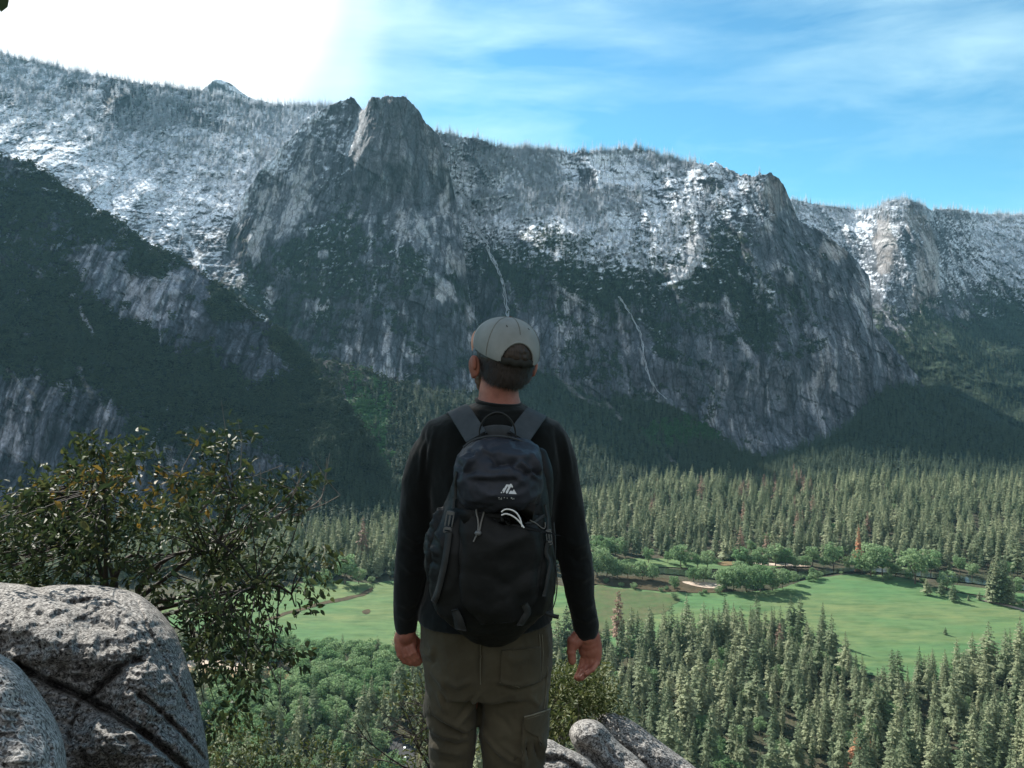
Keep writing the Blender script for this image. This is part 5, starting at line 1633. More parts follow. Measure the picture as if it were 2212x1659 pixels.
FOLDS = [([(928, 1546), (952, 1563), (977, 1577), (1001, 1588), (1030, 1573)], 5, -.016), ([(935, 1536), (960, 1553), (985, 1566), (1005, 1575), (1030, 1560)], 6, .010), ([(1036, 1498), (1018, 1525), (1000, 1550), (984, 1572)], 5, .009), ([(1028, 1500), (1005, 1530), (990, 1555)], 6, -.006),
         ([(945, 1495), (955, 1520), (968, 1545)], 4, .008), ([(952, 1500), (966, 1525)], 4, -.007), ([(925, 1590), (945, 1600), (985, 1612), (1015, 1604)], 6, -.010), ([(932, 1575), (955, 1583), (990, 1592), (1020, 1580)], 6, .009), ([(932, 1608), (960, 1622), (1000, 1628)], 7, .009), ([(935, 1640), (970, 1650), (1010, 1642)], 7, -.008),
         ([(1040, 1572), (1065, 1612), (1100, 1640), (1128, 1652)], 6, .011), ([(1040, 1590), (1060, 1625), (1090, 1655)], 6, -.009), ([(1085, 1608), (1110, 1625), (1135, 1640)], 7, .009), ([(1072, 1479), (1112, 1490), (1160, 1476), (1182, 1462)], 4.5, -.012), ([(1070, 1470), (1112, 1480), (1158, 1467)], 5, .007),
         ([(912, 1400), (925, 1415), (938, 1410)], 5, .008), ([(915, 1425), (930, 1436), (944, 1425)], 5, -.008), ([(925, 1385), (935, 1400), (930, 1420)], 5, .007), ([(1038, 1395), (1039, 1430), (1038, 1475)], 6, -.012), ([(960, 1470), (990, 1480), (1020, 1470)], 7, .008), ([(930, 1450), (950, 1470), (965, 1490)], 6, .008),
         ([(1140, 1500), (1162, 1520), (1172, 1500)], 6, .006), ([(1130, 1590), (1128, 1625), (1130, 1660)], 4, .010), ([(1136, 1600), (1136, 1640)], 4, -.008), ([(1160, 1590), (1172, 1620), (1176, 1655)], 4, .009), ([(1152, 1600), (1160, 1640)], 5, -.009), ([(1085, 1410), (1110, 1425), (1150, 1415)], 8, .005), ([(1060, 1540), (1090, 1560), (1110, 1590)], 8, -.006)]
for pts, w_, a_ in FOLDS:
    V = crease(V, N, pts, w_, a_)
wr = ridged(np.stack([V[:, 0] * 11 + V[:, 2] * 4, V[:, 1] * 11, V[:, 2] * 9 - V[:, 0] * 5], 1), 3, 71) - 0.6
V += N * (wr * 0.012)[:, None]
setverts(me, V)
tr_me = me
tr_bvh = BVHTree.FromPolygons([tuple(v) for v in V], [tuple(p.vertices) for p in me.polygons])
in_person('trousers', me, M_TROUS)
trousers = [c for c in person.children if c.name.startswith('trousers')][0]


def hit(bvh, px, py, off=0.0):
    d = Vector(((px - CX) / F, 1, (HY - py) / F)).normalized()
    loc, nrm, i, t = bvh.ray_cast(Vector((0, 0, 0)), d)
    if loc is None:
        return None
    if nrm.dot(d) > 0: nrm = -nrm
    return loc + nrm * off, nrm


def densepts(pts, step=3.0):
    out = []
    for a, b in zip(pts[:-1], pts[1:]):
        n = max(1, int(math.hypot(b[0] - a[0], b[1] - a[1]) / step))
        for k in range(n):
            out.append((a[0] + (b[0] - a[0]) * k / n, a[1] + (b[1] - a[1]) * k / n))
    out.append(tuple(pts[-1]))
    return out


def seam(bvh, pts, r, off=0.001, closed=False):
    """a raised line of thread or piping laid on a surface"""
    P = densepts(list(pts) + ([pts[0]] if closed else []), 3)
    L = []
    for x, y in P:
        h_ = hit(bvh, x, y, off)
        if h_: L.append(tuple(h_[0]))
    if len(L) < 2: return None
    return tube(L, [r] * len(L), 6)


def ribbon(bvh, pts, wpx, off=0.003, thick=0.002, smooth=True, fallbackY=None, step=4.0):
    """a flat strap lying on a surface, following its traced centre line"""
    P = np.array(densepts(pts, step), float)
    n = len(P)
    W = wpx if hasattr(wpx, '__len__') else [wpx] * 2
    cen = []; nr = []
    lastY = fallbackY or 2.1
    for x, y in P:
        h_ = hit(bvh, x, y, off)
        if h_ is None or (fallbackY and abs(h_[0].y - lastY) > 0.12):
            cen.append(np.array(at(x, y, lastY))); nr.append(np.array((0, -1, 0.0)))
        else:
            lastY = h_[0].y
            cen.append(np.array(h_[0])); nr.append(np.array(h_[1]))
    cen = np.array(cen); nr = np.array(nr)
    for _ in range(4):
        cen[1:-1] = cen[1:-1] * 0.5 + (cen[:-2] + cen[2:]) * 0.25
        nr[1:-1] = nr[1:-1] * 0.5 + (nr[:-2] + nr[2:]) * 0.25
    V = []; Fc = []
    for i in range(n):
        d = cen[min(i + 1, n - 1)] - cen[max(i - 1, 0)]; d /= np.linalg.norm(d) + 1e-9
        m_ = nr[i] / np.linalg.norm(nr[i])
        s = np.cross(d, m_); s /= np.linalg.norm(s) + 1e-9
        wd = np.interp(i / max(1, n - 1), np.linspace(0, 1, len(W)), W) * 0.5 * cen[i][1] / F
        for a, b in ((-1, 1), (1, 1), (1, -1), (-1, -1)):
            V.append(cen[i] + s * wd * a + m_ * thick * 0.5 * b)
    for i in range(n - 1):
        for k in range(4):
            a = i * 4 + k; b = i * 4 + (k + 1) % 4
            Fc.append((a, b, b + 4, a + 4))
    Fc.append((0, 1, 2, 3)); Fc.append(((n - 1) * 4 + 3, (n - 1) * 4 + 2, (n - 1) * 4 + 1, (n - 1) * 4))
    return np.array(V), np.array(Fc)


def patch(bvh, poly, off=0.003, thick=0.003, step=3.0):
    """a flat piece of cloth cut to an outline and laid on a surface"""
    P = np.array(poly, float)
    x0, y0 = P.min(0); x1, y1 = P.max(0)
    nx = max(2, int((x1 - x0) / step)); ny = max(2, int((y1 - y0) / step))
    gx, gy = np.meshgrid(np.linspace(x0, x1, nx + 1), np.linspace(y0, y1, ny + 1))
    V = []; ok = {}
    bm = bmesh.new()
    for i in range(ny + 1):
        for j in range(nx + 1):
            # squeeze the grid into the outline row by row
            yy = gy[i, j]
            yq = min(max(yy, y0 + 1e-3), y1 - 1e-3)
            xsn = []
            for a, b in zip(P, np.roll(P, -1, 0)):
                if (a[1] > yq) != (b[1] > yq):
                    xsn.append(a[0] + (b[0] - a[0]) * (yq - a[1]) / (b[1] - a[1]))
            if len(xsn) >= 2:
                l, r_ = min(xsn), max(xsn)
                xx = l + (r_ - l) * j / nx
            else:
                xx = gx[i, j]
            h_ = hit(bvh, xx, yy, off)
            if h_: ok[i, j] = bm.verts.new(h_[0])
    for i in range(ny):
        for j in range(nx):
            c = [(i, j), (i, j + 1), (i + 1, j + 1), (i + 1, j)]
            if all(k in ok for k in c):
                bm.faces.new([ok[k] for k in c])
    bmesh.ops.recalc_face_normals(bm, faces=bm.faces)
    bmesh.ops.solidify(bm, geom=bm.faces[:], thickness=thick)
    me = bpy.data.meshes.new('patch'); bm.to_mesh(me); bm.free()
    me.polygons.foreach_set('use_smooth', np.ones(len(me.polygons), dtype=bool))
    return me


def child_at(name, me, mat, parent_obj, root):
    V = verts(me); V -= np.array(root.location); setverts(me, V)
    return link(name, me, mat, parent_obj)


flap_px = [(1131, 1546), (1182, 1530), (1183, 1572), (1157, 1589), (1131, 1572)]
child_at('cargo_pocket_flap', patch(tr_bvh, flap_px, .006, .004), M_TROUS, trousers, person)
child_at('cargo_pocket', patch(tr_bvh, [(1128, 1556), (1182, 1540), (1178, 1659), (1128, 1659)], .003, .004), M_TROUS, trousers, person)
CP = Acc(); ellipsoid(CP, xp(930, 1524, 2.36), (.021, .055, .036)); ellipsoid(CP, xp(932, 1500, 2.36), (.016, .05, .030)); me = remesh_to('cargo_pocket', CP, .005, 2)
child_at('cargo_pocket', me, M_TROUS, trousers, person)
child_at('back_pocket', patch(tr_bvh, [(1084, 1404), (1166, 1398), (1168, 1470), (1124, 1484), (1080, 1474)], .0022, .002), M_TROUS, trousers, person)
sA = Acc()
for pts in ([(1131, 1546), (1150, 1541), (1182, 1530)], [(1132, 1551), (1182, 1535)]):
    sm_ = seam(tr_bvh, pts, .0022, .008)
    if sm_: sA.add(*sm_)
for pts in ([(1133, 1571), (1157, 1587), (1182, 1571)], [(1150, 1550), (1151, 1580)], [(1138, 1556), (1152, 1572)],
            [(1164, 1370), (1166, 1400), (1166, 1440), (1160, 1470)], [(1170, 1370), (1172, 1410), (1170, 1450)], [(1080, 1474), (1124, 1485), (1166, 1472)],
            [(1124, 1350), (1160, 1342), (1190, 1334)], [(912, 1350), (940, 1362), (985, 1366)], [(1038, 1386), (1038, 1478)], [(926, 1520), (930, 1545)], [(1130, 1590), (1128, 1620), (1131, 1655)], [(1182, 1440), (1178, 1500), (1174, 1530)]):
    sm_ = seam(tr_bvh, pts, .0012, .002)
    if sm_: sA.add(*sm_)
child_at('stitching', sA.mesh('stitching'), M_SEAM, trousers, person)

# --- hair and beard
Hh = Acc()
ellipsoid(Hh, hl((0, -0.016, 0.020)), (0.0805, 0.098, 0.090), HM)
ellipsoid(Hh, hl((0, -0.030, -0.025)), (0.070, 0.072, 0.052), HM)
ellipsoid(Hh, hl((0, -0.046, -0.042)), (0.047, 0.044, 0.020), HM)
me = remesh_to('hair', Hh, 0.003, 2)
V = verts(me); N = normals(me)
V += N * ((fbm(V * 120, 3, 5) - .5) * .004)[:, None]
setverts(me, V)
hair_bvh = BVHTree.FromPolygons([tuple(v) for v in V], [tuple(p.vertices) for p in me.polygons])
in_person('hair', me, m_hair)
hairo = [c for c in person.children if c.name.startswith('hair')][0]
rh = np.random.default_rng(4)
HV = []; HT_ = []
for k in range(5200):
    a = rh.uniform(-1.9, 1.9); z = rh.uniform(-0.070, 0.0)
    d = HM @ np.array([math.sin(a), -math.cos(a), 0.0])
    o_ = hl((0, -0.02, z))
    loc, nrm, i_, t_ = hair_bvh.ray_cast(Vector(o_ + d * 0.3), Vector(-d))
    if loc is None: continue
    loc = np.array(loc); nrm = np.array(nrm)
    L = rh.uniform(.004, .013)
    down = HM @ np.array([0.12 * rh.normal() + 0.2 * math.sin(a), 0, -1.0]); down /= np.linalg.norm(down)
    tip = loc + down * L + nrm * rh.uniform(.0005, .004)
    sd = np.cross(down, nrm); sd /= np.linalg.norm(sd)
    n_ = len(HV)
    HV += [loc - sd * .0005, loc + sd * .0005, tip]; HT_.append((n_, n_ + 1, n_ + 2))
child_at('hair_strands', npmesh('hair_strands', np.array(HV), np.array(HT_), False), m_hair, hairo, person)
Bd = Acc()
ellipsoid(Bd, hl((0, 0.043, -0.073)), (0.052, 0.056, 0.040), HM)
ellipsoid(Bd, hl((-0.052, 0.022, -0.048)), (0.016, 0.030, 0.036), HM); ellipsoid(Bd, hl((0.052, 0.022, -0.048)), (0.016, 0.030, 0.036), HM)
me = remesh_to('beard', Bd, 0.003, 2); V = verts(me); N = normals(me); V += N * ((fbm(V * 160, 3, 5) - .5) * .006)[:, None]; setverts(me, V)
m_beard, _, _ = principled('brown_beard', (0.10, 0.055, 0.03), 0.8)
in_person('beard', me, m_beard)

# --- cap: sits low at the back and rises towards the brim
_hl = hl


def hc(p):
    p = np.array(p, float)
    p[2] += 0.26 * (p[1] + 0.10) * (1 - min(1.0, max(0.0, p[2] / 0.118)))
    return _hl(p)


NS, NR = 200, 70
V = []; keepv = {}
for i in range(NR + 1):
    ph = (math.pi * 0.5) * (1.0 - (i / NR) * 1.13)
    for k in range(NS):
        a = 2 * math.pi * k / NS
        pw = 0.93
        cz = math.sin(ph); cr = abs(math.cos(ph)) ** 0.88
        puff = 1.0 + 0.012 * abs(math.cos(3 * a))
        p = np.array([0.0885 * cr * math.cos(a) * puff, 0.108 * cr * math.sin(a) * puff - 0.006, 0.100 * cz + 0.018])
        if p[1] > 0.04 and cz > 0.1: p[2] += 0.010 * sstep(p[1], 0.04, 0.10) * cz
        V.append(p)
V = np.array(V)


def cap_open(p):
    dx = abs(p[0]) / 0.046; dz = (p[2] - 0.000) / 0.056
    return p[1] < 0 and dx * dx + max(dz, 0) ** 2 < 1


Fq = []; Fm = []
for i in range(NR):
    for k in range(NS):
        a = i * NS + k; b = i * NS + (k + 1) % NS
        c = (V[a] + V[b] + V[a + NS] + V[b + NS]) / 4
        if cap_open(c): continue
        Fq.append((a, b, b + NS, a + NS)); Fm.append(1 if (c[1] > 0.012 + 0.02 * (0.1 - c[2]) * 4) else 0)
Vw = np.array([hc(p) for p in V])
me = npmesh('cap', Vw, np.array(Fq), True, matidx=Fm)
cap = in_person('cap', me, [M_CAP, M_CAPF])
sol = cap.modifiers.new('thickness', 'SOLIDIFY'); sol.thickness = 0.0022; sol.offset = -1
cap_bvh = BVHTree.FromPolygons([tuple(v) for v in Vw], [tuple(f) for f in Fq])


def dome(a, ph, off=0.0):
    cr = abs(math.cos(ph)) ** 0.88
    p = np.array([(0.0885 + off) * cr * math.cos(a), (0.108 + off) * cr * math.sin(a) - 0.006, (0.100 + off) * math.sin(ph) + 0.018])
    if p[1] > 0.04 and math.sin(ph) > 0.1: p[2] += 0.010 * sstep(np.array([p[1]]), 0.04, 0.10)[0] * math.sin(ph)
    return p


SA = Acc()
for a in (R(270), R(212), R(328), R(150), R(30), R(90)):
    L = [hc(dome(a, ph, .0024)) for ph in np.linspace(R(88), R(35 if a == R(270) else -10), 30)]
    SA.add(*tube(L, [.0014] * len(L), 5))
o = link('seams', None) if False else None
M_CAPS = cloth('cap_seam_thread', (0.13, 0.13, 0.115), (0.16, 0.16, 0.14), 1200)
child_at('cap_seam', SA.mesh('cap_seam'), M_CAPS, cap, person)
arc = []
for t in np.linspace(math.pi, 0, 50):
    x = 0.0475 * math.cos(t); z = 0.0575 * math.sin(t)
    rr2 = max(0.0, 1 - (abs(z - 0.018) / 0.100) ** 2)
    cr = rr2 ** 0.44
    yy = -0.006 - 0.108 * math.sqrt(max(0.0, cr * cr - (x / 0.0885) ** 2)) - 0.001
    arc.append(hc((x, yy, z)))
Ar = Acc(); Ar.add(*tube(arc, [.0030] * len(arc), 6))
child_at('cap_binding', Ar.mesh('cap_binding'), M_CAP, cap, person)
st_ = []
for t in np.linspace(-1, 1, 24):
    x = 0.05 * t
    yy = -0.006 - 0.108 * math.sqrt(max(0.0, 0.985 - (x / 0.0885) ** 2)) - 0.001
    st_.append((x, yy))
Vs = []; Fs = []
for i, (x, yy) in enumerate(st_):
    for z in (-0.004, 0.014):
        Vs.append(hc((x, yy, z + 0.002 * math.cos(i))))
for i in range(len(st_) - 1):
    Fs.append((2 * i, 2 * i + 1, 2 * i + 3, 2 * i + 2))
o = child_at('cap_strap', npmesh('cap_strap', np.array(Vs), np.array(Fs)), M_DARKIN, cap, person)
sm2 = o.modifiers.new('thickness', 'SOLIDIFY'); sm2.thickness = 0.002
E = Acc(); ellipsoid(E, hc((0, -0.006, 0.1195)), (.0085, .0085, .0032), HM, 20)
child_at('cap_button', E.mesh('cap_button'), M_BROWN2, cap, person)
E = Acc()
for a in (R(241), R(299)):
    c0 = dome(a, R(48), .0024); ring = []
    u = dome(a + .04, R(48), .001) - c0; u /= np.linalg.norm(u); v = dome(a, R(51), .001) - c0; v /= np.linalg.norm(v)
    for k in range(13):
        t = 2 * math.pi * k / 12
        ring.append(hc(c0 + u * .0032 * math.cos(t) + v * .0032 * math.sin(t)))
    E.add(*tube(ring, [.0009] * 13, 5))
child_at('eyelet', E.mesh('eyelet'), M_DARKIN, cap, person)
Vb = []; Fb = []
nb1, nb2 = 30, 8
for i in range(nb1 + 1):
    t = -1 + 2 * i / nb1
    for j in range(nb2 + 1):
        s = j / nb2
        x = 0.083 * t * (1 + 0.02 * s)
        y0 = -0.006 + 0.106 * math.sqrt(max(0, 1 - (0.93 * t) ** 2)) * 0.98
        y1 = y0 + 0.080 * (1 - abs(t) ** 2.6) + 0.004
        y = y0 + (y1 - y0) * s
        z = -0.004 - 0.022 * t * t + 0.002 * s
        Vb.append(hc((x, y, z + 0.004)))
for i in range(nb1):
    for j in range(nb2):
        a = i * (nb2 + 1) + j
        Fb.append((a, a + 1, a + nb2 + 2, a + nb2 + 1))
o = child_at('cap_brim', npmesh('cap_brim', np.array(Vb), np.array(Fb)), M_BRIM, cap, person)
sm2 = o.modifiers.new('thickness', 'SOLIDIFY'); sm2.thickness = 0.004

# ------------------------------------------------------------------ the backpack
pack = empty('backpack', (-0.03, 2.15, -0.80))
tag(pack, 'black hiking backpack with a dark blue grey lid worn on the back of the man', 'backpack')


def in_pack(name, me, mat, parent_obj=None):
    V = verts(me); V -= np.array(pack.location); setverts(me, V)
    return link(name, me, mat, parent_obj or pack)


PB = Acc()
addl(PB, pxrings([(r_[0], r_[1], r_[2], r_[3], r_[4]) for r_ in dense([(975, 1000, 1160, .060, 2.19), (1030, 982, 1178, .085, 2.17), (1070, 968, 1184, .095, 2.165), (1100, 956, 1185, .10, 2.16), (1136, 940, 1188, .108, 2.155), (1170, 930, 1192, .112, 2.15), (1225, 926, 1197, .112, 2.15), (1275, 930, 1197, .108, 2.155), (1305, 940, 1186, .100, 2.16), (1330, 960, 1158, .088, 2.17), (1355, 984, 1134, .070, 2.18), (1374, 1012, 1112, .050, 2.19), (1386, 1040, 1092, .03, 2.20)], 4)], 2.16, 2.7, 56))
me = remesh_to('main_bag', PB, 0.005, 4)
V = verts(me); N = normals(me)
for pts, w_, a_ in (([(1035, 1095), (1062, 1118), (1100, 1137), (1150, 1130), (1168, 1114)], 5, -.010), ([(985, 1100), (1000, 1180), (990, 1280)], 8, -.008), ([(1160, 1120), (1170, 1200), (1150, 1300)], 8, -.009), ([(940, 1150), (955, 1165), (960, 1190)], 4, .007), ([(932, 1180), (950, 1200)], 4, .007), ([(930, 1210), (948, 1222)], 4, -.007),
                    ([(1020, 1150), (1080, 1175), (1150, 1150)], 14, .006), ([(1040, 1240), (1100, 1260), (1150, 1220)], 16, -.006), ([(1175, 1130), (1188, 1165), (1178, 1190)], 4, .007), ([(1010, 1300), (1060, 1320), (1110, 1300)], 12, .005)):
    V = crease(V, N, pts, w_, a_)
wr = ridged(np.stack([V[:, 0] * 9 + V[:, 2] * 3, V[:, 1] * 9, V[:, 2] * 8 - V[:, 0] * 4], 1), 3, 91) - 0.6
V += N * (wr * 0.014)[:, None]
setverts(me, V)
bag_bvh = BVHTree.FromPolygons([tuple(v) for v in V], [tuple(p.vertices) for p in me.polygons])
bag = in_pack('main_bag', me, M_PACK)

PL = Acc()
addl(PL, pxrings(dense([(945, 1038, 1098, .045, 2.17), (952, 1018, 1142, .070, 2.155), (964, 1003, 1160, .088, 2.14), (985, 988, 1168, .102, 2.13), (1010, 982, 1172, .110, 2.125), (1040, 984, 1172, .112, 2.122), (1066, 990, 1168, .108, 2.122), (1082, 1000, 1162, .098, 2.13), (1090, 1014, 1150, .085, 2.14)], 5), 2.13, 2.9, 60))
me = remesh_to('lid', PL, 0.0045, 3)
V = verts(me); N = normals(me)
for pts, w_, a_ in (([(1047, 972), (1030, 988), (1010, 1010), (1000, 1022)], 4, .016), ([(1040, 962), (1046, 972), (1060, 982)], 4, .010), ([(1052, 975), (1075, 1000), (1062, 1012)], 5, -.012), ([(1060, 975), (1100, 985), (1130, 990), (1162, 975)], 7, .008), ([(1060, 1006), (1100, 1000), (1125, 992)], 7, -.013),
                    ([(1118, 994), (1142, 1016), (1162, 1032)], 4, .014), ([(1150, 982), (1158, 1008), (1164, 1022)], 4, .012), ([(1136, 1020), (1110, 1008), (1098, 996)], 5, -.010), ([(1130, 1024), (1155, 1018), (1168, 1030)], 4, -.010), ([(1100, 1010), (1112, 1030), (1130, 1042)], 4, .008),
                    ([(1020, 1028), (1060, 1030), (1110, 1026)], 5, .008), ([(1018, 1038), (1070, 1042), (1120, 1038)], 6, -.009), ([(990, 985), (1006, 996), (1024, 992)], 3.5, .007), ([(986, 1000), (1000, 1010)], 3.5, -.007), ([(986, 1016), (1010, 1022), (1030, 1016)], 4, -.008), ([(1010, 970), (1028, 984)], 4, -.008), ([(1030, 1060), (1080, 1072), (1140, 1066)], 8, .006)):
    V = crease(V, N, pts, w_, a_)
wr = ridged(np.stack([V[:, 0] * 22 + V[:, 2] * 9, V[:, 1] * 22, V[:, 2] * 20 - V[:, 0] * 8], 1), 2, 95) - 0.6
V += N * (wr * 0.012)[:, None]
setverts(me, V)
lid_bvh = BVHTree.FromPolygons([tuple(v) for v in V], [tuple(p.vertices) for p in me.polygons])
lid = in_pack('lid', me, M_LID)

SP = Acc()
limb(SP, [(*xp(1165, 985, 2.18), .022), (*xp(1172, 1020, 2.17), .028), (*xp(1174, 1060, 2.165), .026), (*xp(1172, 1110, 2.16), .024)], 18)
me = remesh_to('side_pocket', SP, 0.004, 2)
in_pack('side_pocket', me, M_PACK)
SP = Acc()
limb(SP, [(*xp(955, 1110, 2.14), .018), (*xp(945, 1150, 2.13), .028), (*xp(942, 1200, 2.12), .030), (*xp(946, 1240, 2.12), .028)], 18)
me = remesh_to('side_pocket', SP, 0.004, 2); V = verts(me); N = normals(me)
V += N * ((ridged(np.stack([V[:, 0] * 30, V[:, 1] * 30, V[:, 2] * 40 + V[:, 0] * 30], 1), 2, 99) - .6) * .012)[:, None]; setverts(me, V)
in_pack('side_pocket', me, M_PACK)


def mk(parts):
    A = Acc()
    for p in parts:
        if p is not None: A.add(*p)
    return A


def free_ribbon(pts3, w, thick=.003, side=None):
    """strap through 3-D points; w in metres"""
    P = [np.array(p, float) for p in pts3]
    P = chaikin(P, 3, closed=False)
    V = []; Fc = []
    n = len(P)
    for i in range(n):
        d = P[min(i + 1, n - 1)] - P[max(i - 1, 0)]; d /= np.linalg.norm(d) + 1e-9
        s = np.array(side, float) if side is not None else np.cross(d, (0, 1, 0))
        s = s - d * (s @ d); s /= np.linalg.norm(s) + 1e-9
        m_ = np.cross(d, s)
        for a, b in ((-1, 1), (1, 1), (1, -1), (-1, -1)):
            V.append(P[i] + s * w * 0.5 * a + m_ * thick * 0.5 * b)
    for i in range(n - 1):
        for k in range(4):
            a = i * 4 + k; b = i * 4 + (k + 1) % 4
            Fc.append((a, b, b + 4, a + 4))
    Fc.append((0, 1, 2, 3)); Fc.append(((n - 1) * 4 + 3, (n - 1) * 4 + 2, (n - 1) * 4 + 1, (n - 1) * 4))
    return np.array(V), np.array(Fc)


# shoulder straps over both shoulders
for pts, sd in (([(1030, 946, 2.17), (1012, 918, 2.222), (992, 886, 2.285), (984, 884, 2.36), (985, 905, 2.43), (985, 1000, 2.475), (975, 1150, 2.46), (965, 1230, 2.36)], (1, 0, .45)),
                ([(1119, 946, 2.17), (1136, 922, 2.222), (1156, 895, 2.285), (1162, 891, 2.36), (1160, 910, 2.43), (1160, 1000, 2.475), (1166, 1150, 2.46), (1180, 1230, 2.36)], (1, 0, -.5))):
    P3_ = [xp(*p) for p in pts]
    so = in_pack('shoulder_strap', mk([free_ribbon(P3_, .056, .009, sd)]).mesh('shoulder_strap', False), M_STRAP)
    bv = so.modifiers.new('edge', 'BEVEL'); bv.width = .003; bv.segments = 2
    e_ = []
    for s in (-1, 1):
        off_ = np.array(sd, float) / np.linalg.norm(sd) * .0265 * s
        Q_ = chaikin([np.array(p) + off_ for p in P3_], 3, closed=False)
        e_.append(tube(Q_, [.0035] * len(Q_), 6))
    in_pack('strap_edge', mk(e_).mesh('strap_edge'), M_CORD if False else M_STRAP, so)
# grab loop
in_pack('haul_loop', mk([free_ribbon([xp(1036, 944, 2.15), xp(1036, 925, 2.14), xp(1048, 902, 2.13), xp(1074, 889, 2.125), xp(1098, 900, 2.13), xp(1112, 922, 2.14), xp(1114, 944, 2.15)], .016, .003, (0, -.9, .35))]).mesh('haul_loop'), M_WEB)
in_pack('piping', mk([tube(chaikin([np.array(xp(a, b, 2.13)) for a, b in ((1001, 966), (1020, 950), (1058, 941), (1095, 943), (1120, 950), (1142, 960))], 2, False), [.0028] * 21, 6)]).mesh('piping'), M_STRAP)
in_pack("back_panel", (lambda A: (ellipsoid(A, xp(1075, 955, 2.20), (.075, .03, .045)), A.mesh('back_panel'))[1])(Acc()), M_WEB)
# front pocket with its sagging top edge
fp = patch(bag_bvh, [(1000, 1100), (1040, 1100), (1062, 1120), (1100, 1138), (1150, 1132), (1170, 1114), (1172, 1200), (1160, 1290), (1120, 1340), (1040, 1345), (1000, 1300), (990, 1200)], .004, .004, 4.0)
fpo = in_pack('front_pocket', fp, M_PACK)
in_pack('pocket_edge', mk([ribbon(bag_bvh, [(1030, 1088), (1045, 1103), (1066, 1120), (1095, 1135), (1130, 1137), (1152, 1130), (1170, 1114)], 7, .010, .003)]).mesh('pocket_edge'), M_STRAP)
# straps, buckles
st1 = in_pack('compression_strap', mk([ribbon(lid_bvh, [(988, 1020), (984, 1050), (984, 1078)], 7, .004), ribbon(bag_bvh, [(984, 1075), (982, 1100)], 10, .006), ribbon(bag_bvh, [(972, 1150), (967, 1190), (960, 1230), (950, 1275), (940, 1298)], 15, .006)]).mesh('compression_strap'), M_WEB)


def box3(c, sx, sy, sz, roll=0.0, bev=0.15):
    """small bevelled block"""
    bm = bmesh.new()
    bmesh.ops.create_cube(bm, size=1.0)
    bmesh.ops.bevel(bm, geom=bm.edges[:], offset=bev, segments=2, affect='EDGES')
    M_ = Matrix.Rotation(R(roll), 3, 'Y')
    V = [np.array(c) + np.array(M_ @ Vector((v.co.x * sx, v.co.y * sy, v.co.z * sz))) for v in bm.verts]
    bmesh.ops.triangulate(bm, faces=bm.faces[:])
    Fc = [[v.index for v in f.verts] for f in bm.faces]
    bm.free()
    return np.array(V), np.array(Fc)


def bagpt(px, py, off=.006):
    h_ = hit(bag_bvh, px, py, off)
    return np.array(h_[0]) if h_ else np.array(at(px, py, 2.08))


def buckle(px, py, roll, k=1.0):
    A = Acc()
    c = bagpt(px, py, .010)
    M_ = np.array(Matrix.Rotation(R(roll), 3, 'Y'))
    for dx, dz, sx, sz in ((0, .020, .019, .009), (-.0085, .002, .0035, .030), (.0085, .002, .0035, .030), (0, .002, .0045, .026), (0, -.018, .020, .007), (0, -.028, .020, .004), (-.009, -.023, .003, .012), (.009, -.023, .003, .012)):
        A.add(*box3(c + M_ @ np.array([dx * k, 0, dz * k]), sx * k, .007, sz * k, roll))
    return A.mesh('buckle', False)


in_pack('buckle', buckle(975, 1128, 10), M_PLAST)
in_pack('buckle', buckle(1180, 1158, -6, .7), M_PLAST)
in_pack('compression_strap', mk([ribbon(bag_bvh, [(1172, 1090), (1178, 1120), (1180, 1145)], 7, .008, fallbackY=2.12), ribbon(bag_bvh, [(1180, 1170), (1176, 1195), (1184, 1215), (1180, 1240), (1172, 1285)], 9, .008, fallbackY=2.12)]).mesh('compression_strap'), M_WEB)
in_pack('loose_strap', mk([free_ribbon([xp(1196, 1128, 2.12), xp(1200, 1170, 2.11), xp(1199, 1210, 2.11), xp(1204, 1250, 2.12), xp(1202, 1290, 2.12), xp(1194, 1315, 2.12)], .006, .002, (.3, 1, 0))]).mesh('loose_strap'), M_WEB)
in_pack('hip_strap', mk([free_ribbon([xp(1150, 1318, 2.13), xp(1175, 1322, 2.14), xp(1192, 1330, 2.15), xp(1207, 1333, 2.15)], .010, .003, (0, 0, 1))]).mesh('hip_strap'), M_WEB)
in_pack('hip_strap', mk([ribbon(bag_bvh, [(985, 1312), (992, 1330), (998, 1352)], [16, 26], .010, .004, fallbackY=2.14)]).mesh('hip_strap'), M_WEB)
in_pack('tool_loop', mk([ribbon(bag_bvh, [(1130, 1300), (1140, 1318), (1120, 1345)], 16, .008, .003, fallbackY=2.14)]).mesh('tool_loop'), M_WEB)
# draw cord with toggle
c3 = [bagpt(x, y, .013) for x, y in ((1033, 1152), (1034, 1130), (1030, 1105), (1031, 1094), (1038, 1089), (1045, 1095), (1044, 1108), (1040, 1130), (1036, 1150))]
cordA = mk([tube(chaikin(c3, 3, False), [.0023] * 66, 6), tube([bagpt(1033, 1154, .012), bagpt(1029, 1160, .012), bagpt(1024, 1169, .013)], [.0019] * 3, 6)])
cord = in_pack('draw_cord', cordA.mesh('draw_cord'), M_CORD)
TG = Acc(); ellipsoid(TG, bagpt(1034, 1153, .014), (.0085, .007, .0065), None, 16)
in_pack('toggle', TG.mesh('toggle'), M_PLAST, cord)
